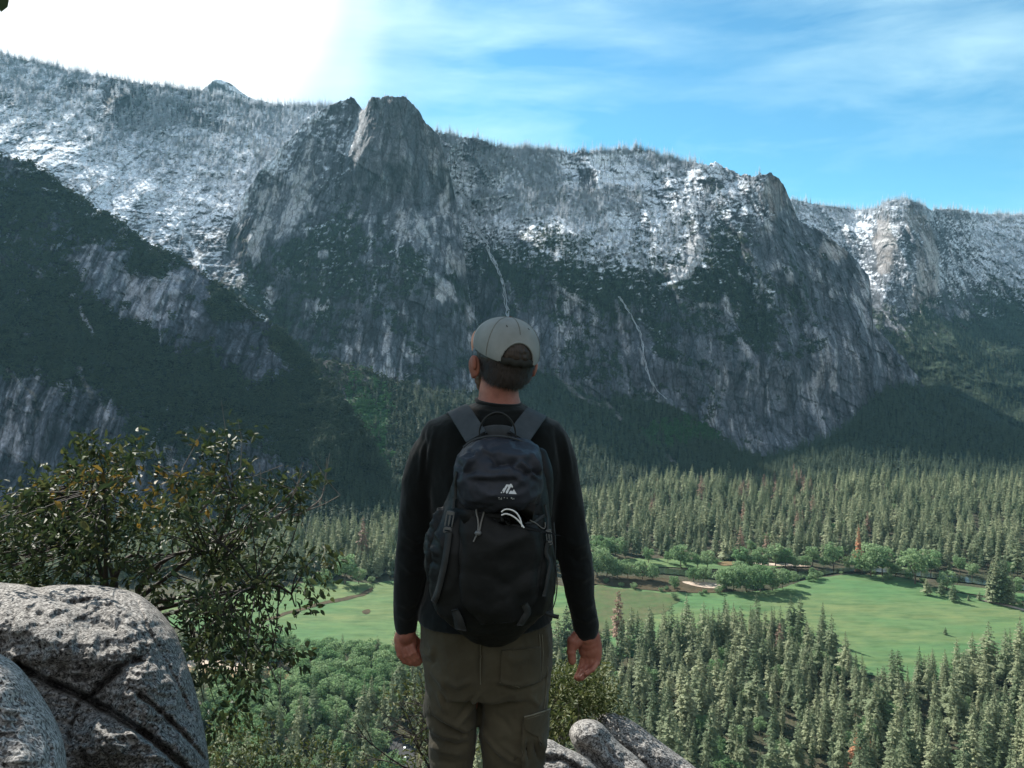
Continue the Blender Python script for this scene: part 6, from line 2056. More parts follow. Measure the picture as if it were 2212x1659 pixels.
# white cable poking out of the pocket, grey cord beside it
cab = []
for arc_ in (((1083, 1106), (1090, 1100), (1103, 1100), (1116, 1107), (1124, 1120), (1128, 1138)), ((1083, 1113), (1092, 1109), (1105, 1113), (1118, 1122), (1126, 1132), (1132, 1140))):
    Pc = chaikin([np.array(xp(x, y, 2.012)) for x, y in arc_], 3, False)
    cab.append(tube(Pc, [.0019] * len(Pc), 6))
co = in_pack('loose_cord', mk([tube(chaikin([bagpt(x, y, .010) for x, y in ((1135, 1108), (1140, 1122), (1152, 1134), (1168, 1142), (1174, 1140), (1172, 1128))], 3, False), [.0015] * 42, 6)]).mesh('loose_cord'), M_CORD)
cable = mk(cab).mesh('charging_cable')
cab_o = link('charging_cable', cable, M_CABLE)
tag(cab_o, 'looped white cable sticking out of the front pocket of the backpack', 'cable')


# emblem: two sloping peaks and a worn line of print below
def lidpt(px, py, off=.0016):
    h_ = hit(lid_bvh, px, py, off)
    return h_[0] if h_ else at(px, py, 2.02)


def logo_piece(bm, poly):
    P = [lidpt(1083 + (x - 605) * 0.272, 1045 + (y - 425) * 0.272) for x, y in poly]
    f = bm.faces.new([bm.verts.new(p) for p in P])


bm = bmesh.new()
for poly in ([(632, 452), (645, 434), (655, 432), (658, 440), (640, 470), (628, 495), (618, 500), (622, 478)], [(640, 490), (652, 468), (672, 432), (682, 426), (692, 436), (698, 450), (690, 458), (682, 448), (668, 470), (655, 500), (645, 505)], [(612, 480), (622, 462), (630, 458), (624, 475), (616, 488)],
             [(662, 506), (670, 486), (682, 478), (690, 486), (698, 476), (704, 468), (712, 482), (726, 508)], [(600, 494), (608, 488), (612, 496), (604, 502)], [(655, 445), (664, 430), (668, 436), (660, 452)],
             [(582, 530), (590, 529), (591, 535), (583, 536)], [(594, 540), (600, 538), (602, 544), (596, 545)], [(604, 532), (608, 531), (609, 548), (605, 548)], [(625, 531), (632, 530), (632, 535), (626, 536)], [(648, 534), (654, 533), (655, 538), (649, 539)], [(678, 532), (688, 531), (690, 536), (684, 540), (679, 538)], [(690, 540), (695, 538), (697, 547), (692, 548)], [(699, 535), (704, 534), (706, 546), (702, 547)], [(586, 541), (590, 540), (590, 546), (587, 546)]):
    logo_piece(bm, poly)
me = bpy.data.meshes.new('emblem'); bmesh.ops.recalc_face_normals(bm, faces=bm.faces); bm.to_mesh(me); bm.free()
lo = in_pack('emblem', me, M_WHITE, lid)

# ------------------------------------------------------------------ foreground rocks
def rock_mat(name, tone=1.0, speck=1.0, scale=1.0):
    m, nt, p = principled(name, (0.2, 0.2, 0.2), 0.88)
    g = nt.n('ShaderNodeNewGeometry').outputs[0]
    big = nt.noise(g, 2.2 * scale, 5, 0.6)
    midn = nt.noise(g, 26 * scale, 5, 0.7)
    fine = nt.noise(g, 95 * scale, 5, 0.8)
    vor = nt.n('ShaderNodeTexVoronoi', {'Vector': g, 'Scale': 170 * scale}, feature='F1').outputs[0]
    a = nt.math('ADD', nt.math('MULTIPLY', fine, 0.72), nt.math('MULTIPLY', midn, 0.28))
    c = nt.ramp(a, [(0.42, (0.022 * tone, 0.021 * tone, 0.020 * tone)), (0.475, (0.11 * tone, 0.105 * tone, 0.10 * tone)), (0.515, (0.30 * tone, 0.285 * tone, 0.27 * tone)), (0.60, (0.60 * tone, 0.57 * tone, 0.54 * tone))])
    st = nt.ramp(big, [(0.36, (0.46, 0.42, 0.40)), (0.60, (1.12, 1.12, 1.14))])
    c = nt.mix(1.0, c, st, 'MULTIPLY')
    cellc = nt.n('ShaderNodeSeparateColor', {0: nt.n('ShaderNodeTexVoronoi', {'Vector': g, 'Scale': 150 * scale}, feature='F1').outputs[1]}).outputs[0]
    c = nt.mix(0.75, c, nt.ramp(nt.math('ADD', nt.math('MULTIPLY', cellc, 0.6), nt.math('MULTIPLY', a, 0.55)), [(0.30, (0.03 * tone,) * 3), (0.42, (0.14 * tone, 0.135 * tone, 0.13 * tone)), (0.60, (0.33 * tone, 0.315 * tone, 0.30 * tone)), (0.80, (0.62 * tone, 0.60 * tone, 0.57 * tone))]))
    dk = nt.ramp(vor, [(0.10, (0.35 + 0.3 * (1 - speck),) * 3), (0.28, (1, 1, 1))])
    c = nt.mix(0.7 * speck, c, dk, 'MULTIPLY')
    setin(nt, p.inputs['Base Color'], c)
    p.inputs['Specular IOR Level'].default_value = 0.12
    h = nt.math('ADD', nt.math('MULTIPLY', fine, 0.004), nt.math('MULTIPLY', midn, 0.012))
    bump(nt, p, h, 0.9, 1.0)
    return m


M_ROCK = rock_mat('speckled_granite', 0.64)
M_ROCKP = rock_mat('pale_lichened_granite', 1.0, 0.9)


def boulder(name, outline, Y0, thick, lean, mat, cracks=(), step=3.0, rough=1.0, rad=90.0, seed=0, bumps=(), zcut=None):
    """a rounded rock grown from its outline: bulging face, leaning top, carved cracks, closed at the back"""
    P = chaikin([np.array((x, y, 0.0)) for x, y in outline], 2)
    P = np.array(P)[:, :2]
    x0, y0 = P.min(0) - step; x1, y1 = P.max(0) + step
    nx = int((x1 - x0) / step) + 1; ny = int((y1 - y0) / step) + 1
    gx, gy = np.meshgrid(np.linspace(x0, x1, nx), np.linspace(y0, y1, ny))
    ins = inpoly(gx.ravel(), gy.ravel(), P).reshape(gx.shape)
    d = np.full(gx.size, 1e9); near = np.zeros((gx.size, 2))
    q = np.stack([gx.ravel(), gy.ravel()], 1)
    for a, b in zip(P, np.roll(P, -1, 0)):
        ab = b - a
        t = np.clip(((q - a) @ ab) / (ab @ ab + 1e-9), 0, 1)
        c = a + t[:, None] * ab
        dd = np.hypot(*(q - c).T)
        m_ = dd < d
        d[m_] = dd[m_]; near[m_] = c[m_]
    d = d.reshape(gx.shape)
    # snap the ring of points just outside onto the outline
    snap = (~ins) & (d < step * 1.5)
    q2 = q.reshape(*gx.shape, 2).copy()
    nr = near.reshape(*gx.shape, 2)
    q2[snap] = nr[snap]
    dep = np.where(ins, d, 0.0)
    pw_ = 2 if rad > 80 else 2.6
    prof = np.clip(1 - (1 - np.clip(dep / rad, 0, 1)) ** pw_, 0, 1) ** (1 / pw_ if rad > 80 else 0.55)
    fx_ = gx.ravel() / 100 + 0.8 * fbm(np.stack([gx.ravel() / 60, gy.ravel() / 60, gx.ravel() * 0], 1), 3, seed)
    fy_ = gy.ravel() / 100 + 0.9 * fbm(np.stack([gx.ravel() / 60, gy.ravel() / 60, gx.ravel() * 0 + 9], 1), 3, seed) + 0.45 * gx.ravel() / 100
    facet = (cells(np.stack([fx_ / 0.75, fy_ / 0.42, fx_ * 0], 1), seed) - 0.5) * 0.035 + (cells(np.stack([fx_ / 0.22, fy_ / 0.13, fx_ * 0], 1), seed + 3) - 0.5) * 0.009
    use = ins | snap
    N3 = np.stack([q2[..., 0].ravel() / 100, q2[..., 1].ravel() / 100, np.full(gx.size, seed + .5)], 1)
    rel = (fbm(N3 * 1.3, 5, 300 + seed) - 0.5) * 0.30 + (ridged(N3 * np.array([2.2, 4.5, 1]), 4, 310 + seed) - 0.6) * 0.085 + (fbm(N3 * 14, 4, 320 + seed) - 0.5) * 0.020 + (fbm(N3 * 45, 3, 330 + seed) - 0.5) * 0.007
    rel = (rel + facet).reshape(gx.shape) * rough
    Y = Y0 - thick * prof - rel * np.minimum(1, prof * 1.5) + lean * (y1 - gy) / (y1 - y0)
    wob = (fbm(N3 * 6, 3, 340) - 0.5).reshape(gx.shape) * 16
    for pts, w_, amp in cracks:
        Pc = np.array(pts, float); best = np.full(gx.shape, 1e9)
        for a, b in zip(Pc[:-1], Pc[1:]):
            ab = b - a
            t = np.clip(((gx + wob - a[0]) * ab[0] + (gy + wob * .6 - a[1]) * ab[1]) / (ab @ ab), 0, 1)
            best = np.minimum(best, np.hypot(gx + wob - a[0] - t * ab[0], gy + wob * .6 - a[1] - t * ab[1]))
        Y = Y + amp * np.exp(-(best / w_) ** 2)
    for cx_, cy_, rx_, ry_, amp in bumps:
        Y = Y - amp * np.exp(-((gx - cx_) / rx_) ** 2 - ((gy - cy_) / ry_) ** 2)
    Yb = np.maximum(Y0 + thick * 0.8 * prof + lean * (y1 - gy) / (y1 - y0), Y + 0.02)
    Yb = np.where(snap, Y + 0.012, Yb)
    bm_v = {}
    V = []
    idf = -np.ones(gx.shape, int); idb = -np.ones(gx.shape, int)
    for side, YY, ids in ((0, Y, idf), (1, Yb, idb)):
        k = np.nonzero(use.ravel())[0]
        ids.ravel()[k] = len(V) + np.arange(len(k)) if side == 0 else sum(len(v) for v in V[:0]) + nfront + np.arange(len(k))
        yy = YY.ravel()[k]
        # the outline point is kept on its own ray, the back follows the same rays
        X = (q2[..., 0].ravel()[k] - CX) / F * yy; Z = (HY - q2[..., 1].ravel()[k]) / F * yy
        blk = np.stack([X, yy, Z], 1)
        if side == 0:
            nfront = len(k); front = blk
        else:
            back = blk
    Vn = np.concatenate([front, back])
    Fq = []
    u = use
    cell = u[:-1, :-1] & u[:-1, 1:] & u[1:, 1:] & u[1:, :-1] & (ins[:-1, :-1] | ins[:-1, 1:] | ins[1:, 1:] | ins[1:, :-1])
    a = idf[:-1, :-1][cell]; b = idf[:-1, 1:][cell]; c = idf[1:, 1:][cell]; e = idf[1:, :-1][cell]
    Fq.append(np.stack([a, e, c, b], 1))
    a2, b2, c2, e2 = a + nfront, b + nfront, c + nfront, e + nfront
    Fq.append(np.stack([a2, b2, c2, e2], 1))
    me = npmesh(name, Vn, np.concatenate(Fq), True)
    # stitch the two halves along the rim
    bm = bmesh.new(); bm.from_mesh(me)
    bmesh.ops.delete(bm, geom=[v for v in bm.verts if not v.link_faces], context='VERTS')
    be = [e_ for e_ in bm.edges if e_.is_boundary]
    try:
        bmesh.ops.bridge_loops(bm, edges=be)
    except Exception:
        pass
    bmesh.ops.recalc_face_normals(bm, faces=bm.faces)
    for f in bm.faces: f.smooth = True
    bm.to_mesh(me); bm.free()
    return link(name, me, mat)


r1 = boulder('boulder', [(-260, 1240), (-100, 1250), (0, 1258), (50, 1262), (80, 1271), (108, 1264), (150, 1263), (215, 1264), (262, 1272), (300, 1282), (345, 1318), (378, 1360), (395, 1405), (410, 1450), (425, 1500), (438, 1560), (448, 1610), (454, 1680), (460, 1900), (-260, 1900)],
             2.75, 0.45, 0.75, M_ROCK, rad=150, rough=0.75, seed=1,
             cracks=[([(40, 1440), (120, 1480), (180, 1505), (250, 1545), (330, 1598), (400, 1660), (440, 1700)], 8, .12), ([(72, 1268), (110, 1290), (150, 1306), (200, 1296)], 5, .05), ([(200, 1500), (235, 1470), (262, 1440), (300, 1425)], 6, .07), ([(290, 1290), (330, 1380), (380, 1470), (420, 1560)], 4, .03), ([(180, 1505), (160, 1540), (150, 1600)], 5, .04), ([(300, 1500), (350, 1540), (400, 1590), (440, 1640)], 5, .05)],
             bumps=[(150, 1400, 90, 50, .12), (330, 1480, 60, 60, .10), (60, 1350, 60, 40, .08), (260, 1620, 120, 60, .10)])
tag(r1, 'big grey cracked granite boulder at the left in front of the bush', 'boulder')
r2 = boulder('boulder', [(-240, 1340), (-80, 1370), (0, 1412), (34, 1432), (60, 1462), (92, 1505), (118, 1550), (138, 1600), (146, 1660), (150, 1900), (-240, 1900)],
             1.95, 0.35, 0.45, M_ROCKP, rad=120, rough=0.5, seed=2, cracks=[([(105, 1600), (110, 1650)], 8, .03)])
tag(r2, 'pale lichen speckled boulder in the bottom left corner of the view', 'boulder')
r3 = boulder('boulder', [(1288, 1552), (1300, 1540), (1318, 1538), (1345, 1546), (1375, 1562), (1405, 1586), (1440, 1612), (1480, 1640), (1520, 1672), (1600, 1760), (1600, 1900), (1400, 1900), (1330, 1700), (1300, 1620), (1290, 1580)],
             3.55, 0.13, 0.80, M_ROCK, rad=34, rough=0.35, seed=3, cracks=[([(1330, 1600), (1380, 1640), (1430, 1680)], 4, .02)])
tag(r3, 'blue grey granite slab sloping down to the right, upper of the pair', 'boulder')
r4 = boulder('boulder', [(1228, 1585), (1234, 1568), (1248, 1556), (1272, 1552), (1296, 1558), (1316, 1580), (1338, 1606), (1372, 1630), (1410, 1670), (1450, 1760), (1450, 1900), (1300, 1900), (1270, 1700), (1255, 1640), (1238, 1612)],
             3.25, 0.16, 0.50, M_ROCK, rad=36, rough=0.40, seed=4, cracks=[([(1255, 1612), (1285, 1640), (1310, 1665)], 9, .06), ([(1300, 1600), (1330, 1640)], 4, .02)])
tag(r4, 'rounded grey granite rock with a dark hollow beside the man', 'boulder')
r5 = boulder('boulder', [(1150, 1612), (1172, 1596), (1190, 1596), (1215, 1612), (1240, 1622), (1262, 1634), (1290, 1660), (1330, 1720), (1330, 1880), (1130, 1880), (1140, 1660)],
             3.05, 0.14, 0.45, M_ROCK, rad=30, rough=0.4, seed=5, cracks=[([(1180, 1640), (1220, 1642), (1260, 1668)], 6, .05)])
tag(r5, 'low grey rock ledge just right of the man\'s leg', 'boulder')
r6 = boulder('boulder', [(820, 1668), (900, 1664), (1000, 1668), (1100, 1664), (1180, 1672), (1250, 1720), (1280, 1900), (700, 1900), (760, 1700)],
             3.15, 0.18, 0.5, M_ROCK, rad=60, rough=0.4, seed=6)
tag(r6, 'grey rock ledge under the feet of the man', 'boulder')

# ------------------------------------------------------------------ leafy things close by
def leaf_mat(name, stops, rough=0.62, trans=0.3):
    m = bpy.data.materials.new(name); m.use_nodes = True
    nt = NT(m.node_tree)
    g = nt.n('ShaderNodeNewGeometry')
    rnd = nt.n('ShaderNodeVertexColor', layer_name='col').outputs[0]
    n = nt.noise(g.outputs[0], 2.3, 3)
    mixv = nt.math('ADD', nt.math('MULTIPLY', nt.n('ShaderNodeSeparateColor', {0: rnd}).outputs[0], 0.55), nt.math('MULTIPLY', n, 0.45))
    c = nt.ramp(mixv, stops)
    d = nt.n('ShaderNodeBsdfPrincipled', {'Base Color': c, 'Roughness': rough, 'Specular IOR Level': 0.3})
    t = nt.n('ShaderNodeBsdfTranslucent', {'Color': c})
    mx = nt.n('ShaderNodeMixShader', {0: trans, 1: d.outputs[0], 2: t.outputs[0]})
    nt.n('ShaderNodeOutputMaterial', {'Surface': mx.outputs[0]})
    return m


M_OAK = leaf_mat('oak_leaves', [(0.25, (0.018, 0.034, 0.014)), (0.50, (0.036, 0.056, 0.022)), (0.70, (0.062, 0.082, 0.030)), (0.88, (0.12, 0.11, 0.035))])
M_OAK_SUN = leaf_mat('sunlit_oak_leaves', [(0.25, (0.055, 0.045, 0.012)), (0.55, (0.13, 0.095, 0.022)), (0.85, (0.24, 0.15, 0.03))])  # golden sunlight put into the leaf colour for the bush top
M_BRIGHT = leaf_mat('yellow_green_leaves', [(0.25, (0.040, 0.058, 0.016)), (0.55, (0.080, 0.100, 0.030)), (0.85, (0.15, 0.155, 0.058))])
M_TWIG, _, _ = principled('grey_twig', (0.13, 0.115, 0.10), 0.9)
M_TWIGD, _, _ = principled('dark_twig', (0.028, 0.022, 0.018), 0.9)


def leafmesh(name, pts, dirs, size, seed, mat, parent, asp=0.42):
    """real leaves: six-sided, folded along the midrib"""
    r = np.random.default_rng(seed)
    n = len(pts)
    d = dirs / np.linalg.norm(dirs, axis=1, keepdims=True)
    up = r.normal(size=(n, 3)) * 0.9 + np.array([0, -0.2, 1.0])
    s = np.cross(d, up); s /= np.linalg.norm(s, axis=1, keepdims=True) + 1e-9
    nn = np.cross(s, d)
    L = size * (0.6 + 0.7 * r.random(n))
    W = L * asp * (0.7 + 0.5 * r.random(n)) * 0.5
    f = (0.15 + 0.5 * r.random(n)) * W
    bend = -0.18 * L
    P0 = pts
    P1 = pts + d * (L * .35)[:, None] + s * W[:, None] + nn * f[:, None]
    P2 = pts + d * (L * .72)[:, None] + s * (W * .8)[:, None] + nn * (f * .8 + bend * .5)[:, None]
    P3 = pts + d * L[:, None] + nn * bend[:, None]
    P4 = pts + d * (L * .72)[:, None] - s * (W * .8)[:, None] + nn * (f * .8 + bend * .5)[:, None]
    P5 = pts + d * (L * .35)[:, None] - s * W[:, None] + nn * f[:, None]
    Mi = pts + d * (L * .5)[:, None] + nn * (bend * .3)[:, None]
    V = np.stack([P0, P1, P2, P3, P4, P5, Mi], 1).reshape(-1, 3)
    b = (np.arange(n) * 7)[:, None]
    Q = np.concatenate([b + np.array([[0, 1, 2, 6]]), b + np.array([[6, 2, 3, 4]]), b + np.array([[0, 6, 4, 5]])])
    col = np.repeat(r.random(n), 7)
    return link(name, npmesh(name, V, Q, False, col=np.stack([col] * 3, 1)), mat, parent)


def leafy(name, region, Y0, thick, nlimb, nleaf, size, seed, root, mats, label, cat, twig=M_TWIGD, dens=None, extra=(), split=None, drop=0.35, br=0.022):
    """an irregular shrub filling a traced outline with depth, limbs from the root to leaf clumps"""
    r = np.random.default_rng(seed)
    P = np.array(region, float)
    x0, y0 = P.min(0); x1, y1 = P.max(0)
    rootp = np.array(at(*root))
    e = empty(name, tuple(rootp))
    tag(e, label, cat)
    cl = []
    while len(cl) < nlimb:
        x = r.uniform(x0, x1); y = r.uniform(y0, y1)
        if not inpoly(np.array([x]), np.array([y]), P)[0]: continue
        if dens is not None and r.random() > dens(x, y): continue
        cl.append((x, y, Y0 + r.normal() * thick * 0.5))
    cl = np.array([at(*c) for c in cl] + [at(*c) for c in extra])
    A = Acc()
    main = []
    for k in range(9):
        c = cl[r.integers(0, len(cl))]
        midp = rootp * 0.55 + c * 0.45 + np.array([0, 0, 0.12]) * r.normal()
        path = np.array(chaikin([rootp, rootp * .75 + midp * .25 + r.normal(size=3) * .04, midp, midp * .35 + c * .65 + r.normal(size=3) * .05, c * .98 + rootp * .02], 2, False))
        A.add(*tube(path, [br, br * .55, min(br, .02) * .2], 7))
        main.append(path)
    M_ = np.concatenate(main)
    for c in cl:
        dd = np.linalg.norm(M_ - c, axis=1) + 0.6 * np.maximum(0, np.linalg.norm(M_ - rootp, axis=1) - np.linalg.norm(c - rootp))
        s = M_[np.argmin(dd)]
        m1 = (s + c) / 2 + r.normal(size=3) * .03
        path = np.array(chaikin([s, m1, c], 2, False))
        A.add(*tube(path, [br * .25, br * .13, .0012], 5))
    bo = link('branches', A.mesh('branches'), twig, e)
    pts = []; dirs = []
    per = nleaf // len(cl)
    for c in cl:
        if r.random() < 0.16: continue
        n = int(per * (0.4 + 1.2 * r.random()))
        spray = c - rootp; spray /= np.linalg.norm(spray)
        sd = r.normal(size=3); sd[2] += .3; sd /= np.linalg.norm(sd)
        for q_ in range(3):
            ax = spray * .6 + r.normal(size=3) * .7; ax /= np.linalg.norm(ax)
            m = max(1, n // 3)
            t = r.random(m) * 0.16
            p = c + ax * t[:, None] + r.normal(size=(m, 3)) * .022
            pts.append(p); dirs.append(ax + r.normal(size=(m, 3)) * 0.75 + np.array([0, 0, -drop]))
            A2 = tube([c, c + ax * .16], [.0016, .0006], 4)
            main.append(None) if False else None
    pts = np.concatenate(pts); dirs = np.concatenate(dirs)
    if split is not None:
        x, y = px_of(pts)
        w_ = split(x, y) > r.random(len(pts))
        leafmesh('foliage', pts[w_], dirs[w_], size, seed + 1, mats[1], e)
        leafmesh('foliage', pts[~w_], dirs[~w_], size, seed + 2, mats[0], e)
    else:
        leafmesh('foliage', pts, dirs, size, seed + 1, mats[0], e)
    for ch in e.children:
        for me in [ch.data]:
            V = verts(me); V -= rootp; setverts(me, V)
    return e


def ell(cx, cy, rx, ry):
    return lambda x, y: np.exp(-((x - cx) / rx) ** 2 - ((y - cy) / ry) ** 2)


BUSH = [(-160, 1130), (-60, 1090), (0, 1118), (30, 1092), (60, 1060), (120, 1048), (150, 1020), (165, 1012), (190, 1005), (215, 1030), (230, 1010), (270, 980), (300, 985), (310, 1010), (330, 1025), (345, 1000), (370, 1015), (400, 1040), (425, 1060), (455, 1045), (500, 1040), (545, 1060), (570, 1062), (560, 1090), (590, 1130), (620, 1150), (650, 1180), (672, 1215), (664, 1260), (640, 1290), (600, 1310), (612, 1360), (640, 1400), (600, 1440), (560, 1470), (530, 1500), (480, 1530), (450, 1560), (425, 1500), (410, 1430), (385, 1370), (345, 1305), (300, 1278), (200, 1262), (60, 1268), (-160, 1262)]
core = lambda x, y: (0.25 if fbm(np.array([[x / 70.0, y / 55.0, 0.2]]), 2, 77)[0] < 0.47 else 1.0) * (0.3 + 0.7 * float(np.clip((1 - sstep(np.array([x]), 430, 640)[0]) + 0.25, 0, 1)) * (1.0 if y < 1290 else 0.6))
leafy('oak_bush', BUSH, 4.35, 0.75, 290, 12000, 0.044, 3, (230, 1330, 4.6), (M_OAK, M_OAK_SUN), 'wide dark green oak bush with golden sunlit top leaves behind the big left boulder', 'bush', dens=core,
      split=lambda x, y: 0.5 * np.maximum(ell(330, 1045, 110, 50)(x, y), 0.8 * ell(170, 1050, 80, 45)(x, y)), extra=[(205, 1000, 4.3), (208, 975, 4.3), (470, 1000, 4.3), (462, 985, 4.3), (488, 960, 4.3), (498, 975, 4.3), (430, 985, 4.3), (620, 1040, 4.3), (640, 1055, 4.3), (655, 1058, 4.3), (590, 1055, 4.3), (700, 1190, 4.3), (668, 1230, 4.3), (180, 1015, 4.3), (640, 1095, 4.3)])
# bare grey twigs reaching out on the right of the bush belong to it
oak = [o for o in bpy.data.objects if o.name.startswith('oak_bush')][0]
TA = Acc(); rr = np.random.default_rng(12)
for pts in ([(420, 1190), (500, 1150), (560, 1130), (620, 1115), (690, 1095), (735, 1070)], [(430, 1110), (470, 1060), (486, 1020), (492, 980)], [(440, 1090), (480, 1040), (520, 1010)], [(540, 1140), (580, 1110), (610, 1080), (650, 1050)], [(560, 1135), (600, 1115), (625, 1085), (640, 1060)], [(590, 1120), (640, 1090), (660, 1070)],
            [(380, 1060), (390, 1030), (396, 1008)], [(520, 1100), (560, 1075), (575, 1050)], [(640, 1115), (690, 1085), (700, 1060)], [(500, 1330), (560, 1400), (590, 1450), (605, 1500)], [(420, 1300), (480, 1340), (540, 1420)], [(480, 1090), (470, 1130), (490, 1180)]):
    P_ = [np.array(at(x, y, 4.3 + rr.normal() * .05)) - np.array(oak.location) for x, y in pts]
    TA.add(*tube(chaikin(P_, 2, False), [.008, .004, .0015], 6))
    for k in range(3):
        a = P_[rr.integers(1, len(P_))]; b = a + rr.normal(size=3) * np.array([.12, .05, .10]) + np.array([0.03, 0, .08])
        TA.add(*tube([a, (a + b) / 2 + rr.normal(size=3) * .01, b], [.0028, .0012], 4))
link('bare_twigs', TA.mesh('bare_twigs'), M_TWIG, oak)

SHR = [(1180, 1480), (1200, 1462), (1230, 1468), (1258, 1470), (1280, 1478), (1300, 1500), (1312, 1530), (1300, 1560), (1285, 1562), (1250, 1560), (1232, 1580), (1215, 1610), (1180, 1605), (1150, 1600), (1150, 1500)]
leafy('shrub', SHR, 4.3, 0.35, 90, 6500, 0.026, 8, (1225, 1640, 4.3), (M_BRIGHT,), 'yellow green leafy shrub beside the man above the right hand rocks', 'shrub', twig=M_TWIG, drop=.1, br=.006)
SHL = [(905, 1480), (930, 1460), (950, 1500), (950, 1640), (900, 1659), (840, 1659), (850, 1600), (880, 1560), (890, 1510)]
leafy('shrub', [(880, 1500), (905, 1482), (930, 1500), (940, 1560), (960, 1659), (1040, 1659), (1040, 1600), (1035, 1575), (1000, 1690), (900, 1690), (880, 1600)], 4.2, 0.3, 34, 900, 0.026, 9, (960, 1760, 4.2), (M_BRIGHT,), 'sparse green shrub seen left of and between the man\'s legs', 'shrub', twig=M_TWIGD, drop=.1, br=.005)
leafy('shrub', [(455, 1600), (500, 1570), (560, 1580), (620, 1600), (680, 1630), (760, 1640), (840, 1650), (850, 1720), (440, 1720)], 4.6, 0.4, 60, 2600, 0.024, 19, (600, 1850, 4.6), (M_BRIGHT,), 'low green shrub along the bottom edge right of the big boulder', 'shrub', twig=M_TWIGD, drop=.1, br=.005)

# leafless dark shrub left of the legs
be = empty('bare_shrub', tuple(at(975, 1720, 4.0)))
tag(be, 'leafless dark twiggy shrub beside the left leg of the man', 'shrub')
rb = np.random.default_rng(21)
BA = Acc()


def twigtree(p, d, L, r_, depth):
    n = 5
    path = [p]
    for i in range(n):
        d = d + rb.normal(size=3) * .12; d /= np.linalg.norm(d)
        p = p + d * L / n
        path.append(p)
    BA.add(*tube(np.array(path), [r_, r_ * .55], 5 if depth else 6))
    if depth >= 3: return
    for k in range(4 if depth < 2 else 3):
        s = path[rb.integers(2, n + 1)]
        nd = d + rb.normal(size=3) * np.array([.55, .4, .55]); nd /= np.linalg.norm(nd)
        twigtree(s, nd, L * rb.uniform(.45, .75), r_ * .55, depth + 1)


for d0 in ((-.9, 0, .65), (-.75, .1, .9), (-.45, 0, 1.0), (-.95, .1, .35), (-.2, .1, 1.0), (-1.0, -.1, .12)):
    twigtree(np.zeros(3), np.array(d0) / np.linalg.norm(d0), .34, .0062, 0)
link('branches', BA.mesh('branches'), M_TWIGD, be)

# the big oak that shades the lookout: its trunk stands out of view on the left, its crown hangs over the camera and the man
oe = empty('shade_oak', (-4.6, 4.2, -2.6))
tag(oe, 'oak overhanging the lookout, only a leaf tip showing in the top left corner', 'tree')
OA = Acc(); ro = np.random.default_rng(31)
tip_r = []
trunk_p = [np.array(p, float) for p in ((0, 0, -0.4), (.1, .1, 1.2), (.35, .5, 2.8), (.7, 1.0, 4.4))]
OA.add(*tube(chaikin(trunk_p, 2, False), [.22, .15, .10], 12))
CR = []          # leaf clumps, kept above the upper edge of the view
for k in range(620):
    while True:
        X = ro.uniform(-5.6, 1.3); Y = ro.uniform(2.2, 10.2); Z = ro.uniform(2.1, 6.6)
        # along the sun's direction over the place where the man and the rocks are
        s = (Z + 0.4) / SD.z
        fx, fy = X - SD.x * s, Y - SD.y * s
        if not (-2.9 < fx < 1.6 and 0.3 < fy < 4.6): continue
        if (Z - 0.42) / Y < 0.40 or Y < 1.0: continue
        if fy > 3.4 and ro.random() < .65: continue
        break
    CR.append((X, Y, Z))
CR = np.array(CR)
base = np.array(oe.location)
for tgt in ((-3.0, 7.0, 4.6), (-1.4, 6.2, 4.4), (-3.6, 4.2, 3.2), (-0.6, 7.6, 5.2), (-2.2, 8.4, 6.0), (-1.8, 4.6, 3.4)):
    t_ = np.array(tgt) - base
    path = chaikin([trunk_p[-1] * .9, (trunk_p[-1] + t_) / 2 + np.array([0, 0, .5]), t_], 3, False)
    OA.add(*tube(path, [.09, .05, .02], 8)); tip_r.append(np.array(path))
MM = np.concatenate(tip_r)
for c in CR:
    cc_ = c - base
    s = MM[np.argmin(np.linalg.norm(MM - cc_, axis=1))]
    OA.add(*tube([s, (s + cc_) / 2 + ro.normal(size=3) * .06, cc_], [.012, .004], 4))
link('trunk', OA.mesh('trunk'), m_bark, oe)
pts = np.repeat(CR - base, 30, 0) + ro.normal(size=(len(CR) * 30, 3)) * .13
leafmesh('crown', pts, ro.normal(size=pts.shape) + np.array([0, 0, -.5]), .085, 5, M_OAK, oe)
# the single leaf that dips into the corner of the picture, on its twig
lt = np.array(at(-3, -14, 1.6)) - base
tw = [MM[np.argmin(np.linalg.norm(MM - lt, axis=1))], lt + np.array([-.25, .1, .55]), lt]
TWA = Acc(); TWA.add(*tube(chaikin(tw, 2, False), [.006, .0016], 5))
link('hanging_twig', TWA.mesh('hanging_twig'), M_TWIGD, oe)
lp = np.array([lt + np.array([0.002, 0, 0])]); ld = np.array([np.array(at(4, 29, 1.6)) - np.array(at(-3, -14, 1.6))])
L_ = float(np.linalg.norm(ld))
leafmesh('hanging_leaf', lp, ld, L_ * 1.05, 77, M_OAK, oe, asp=.9)

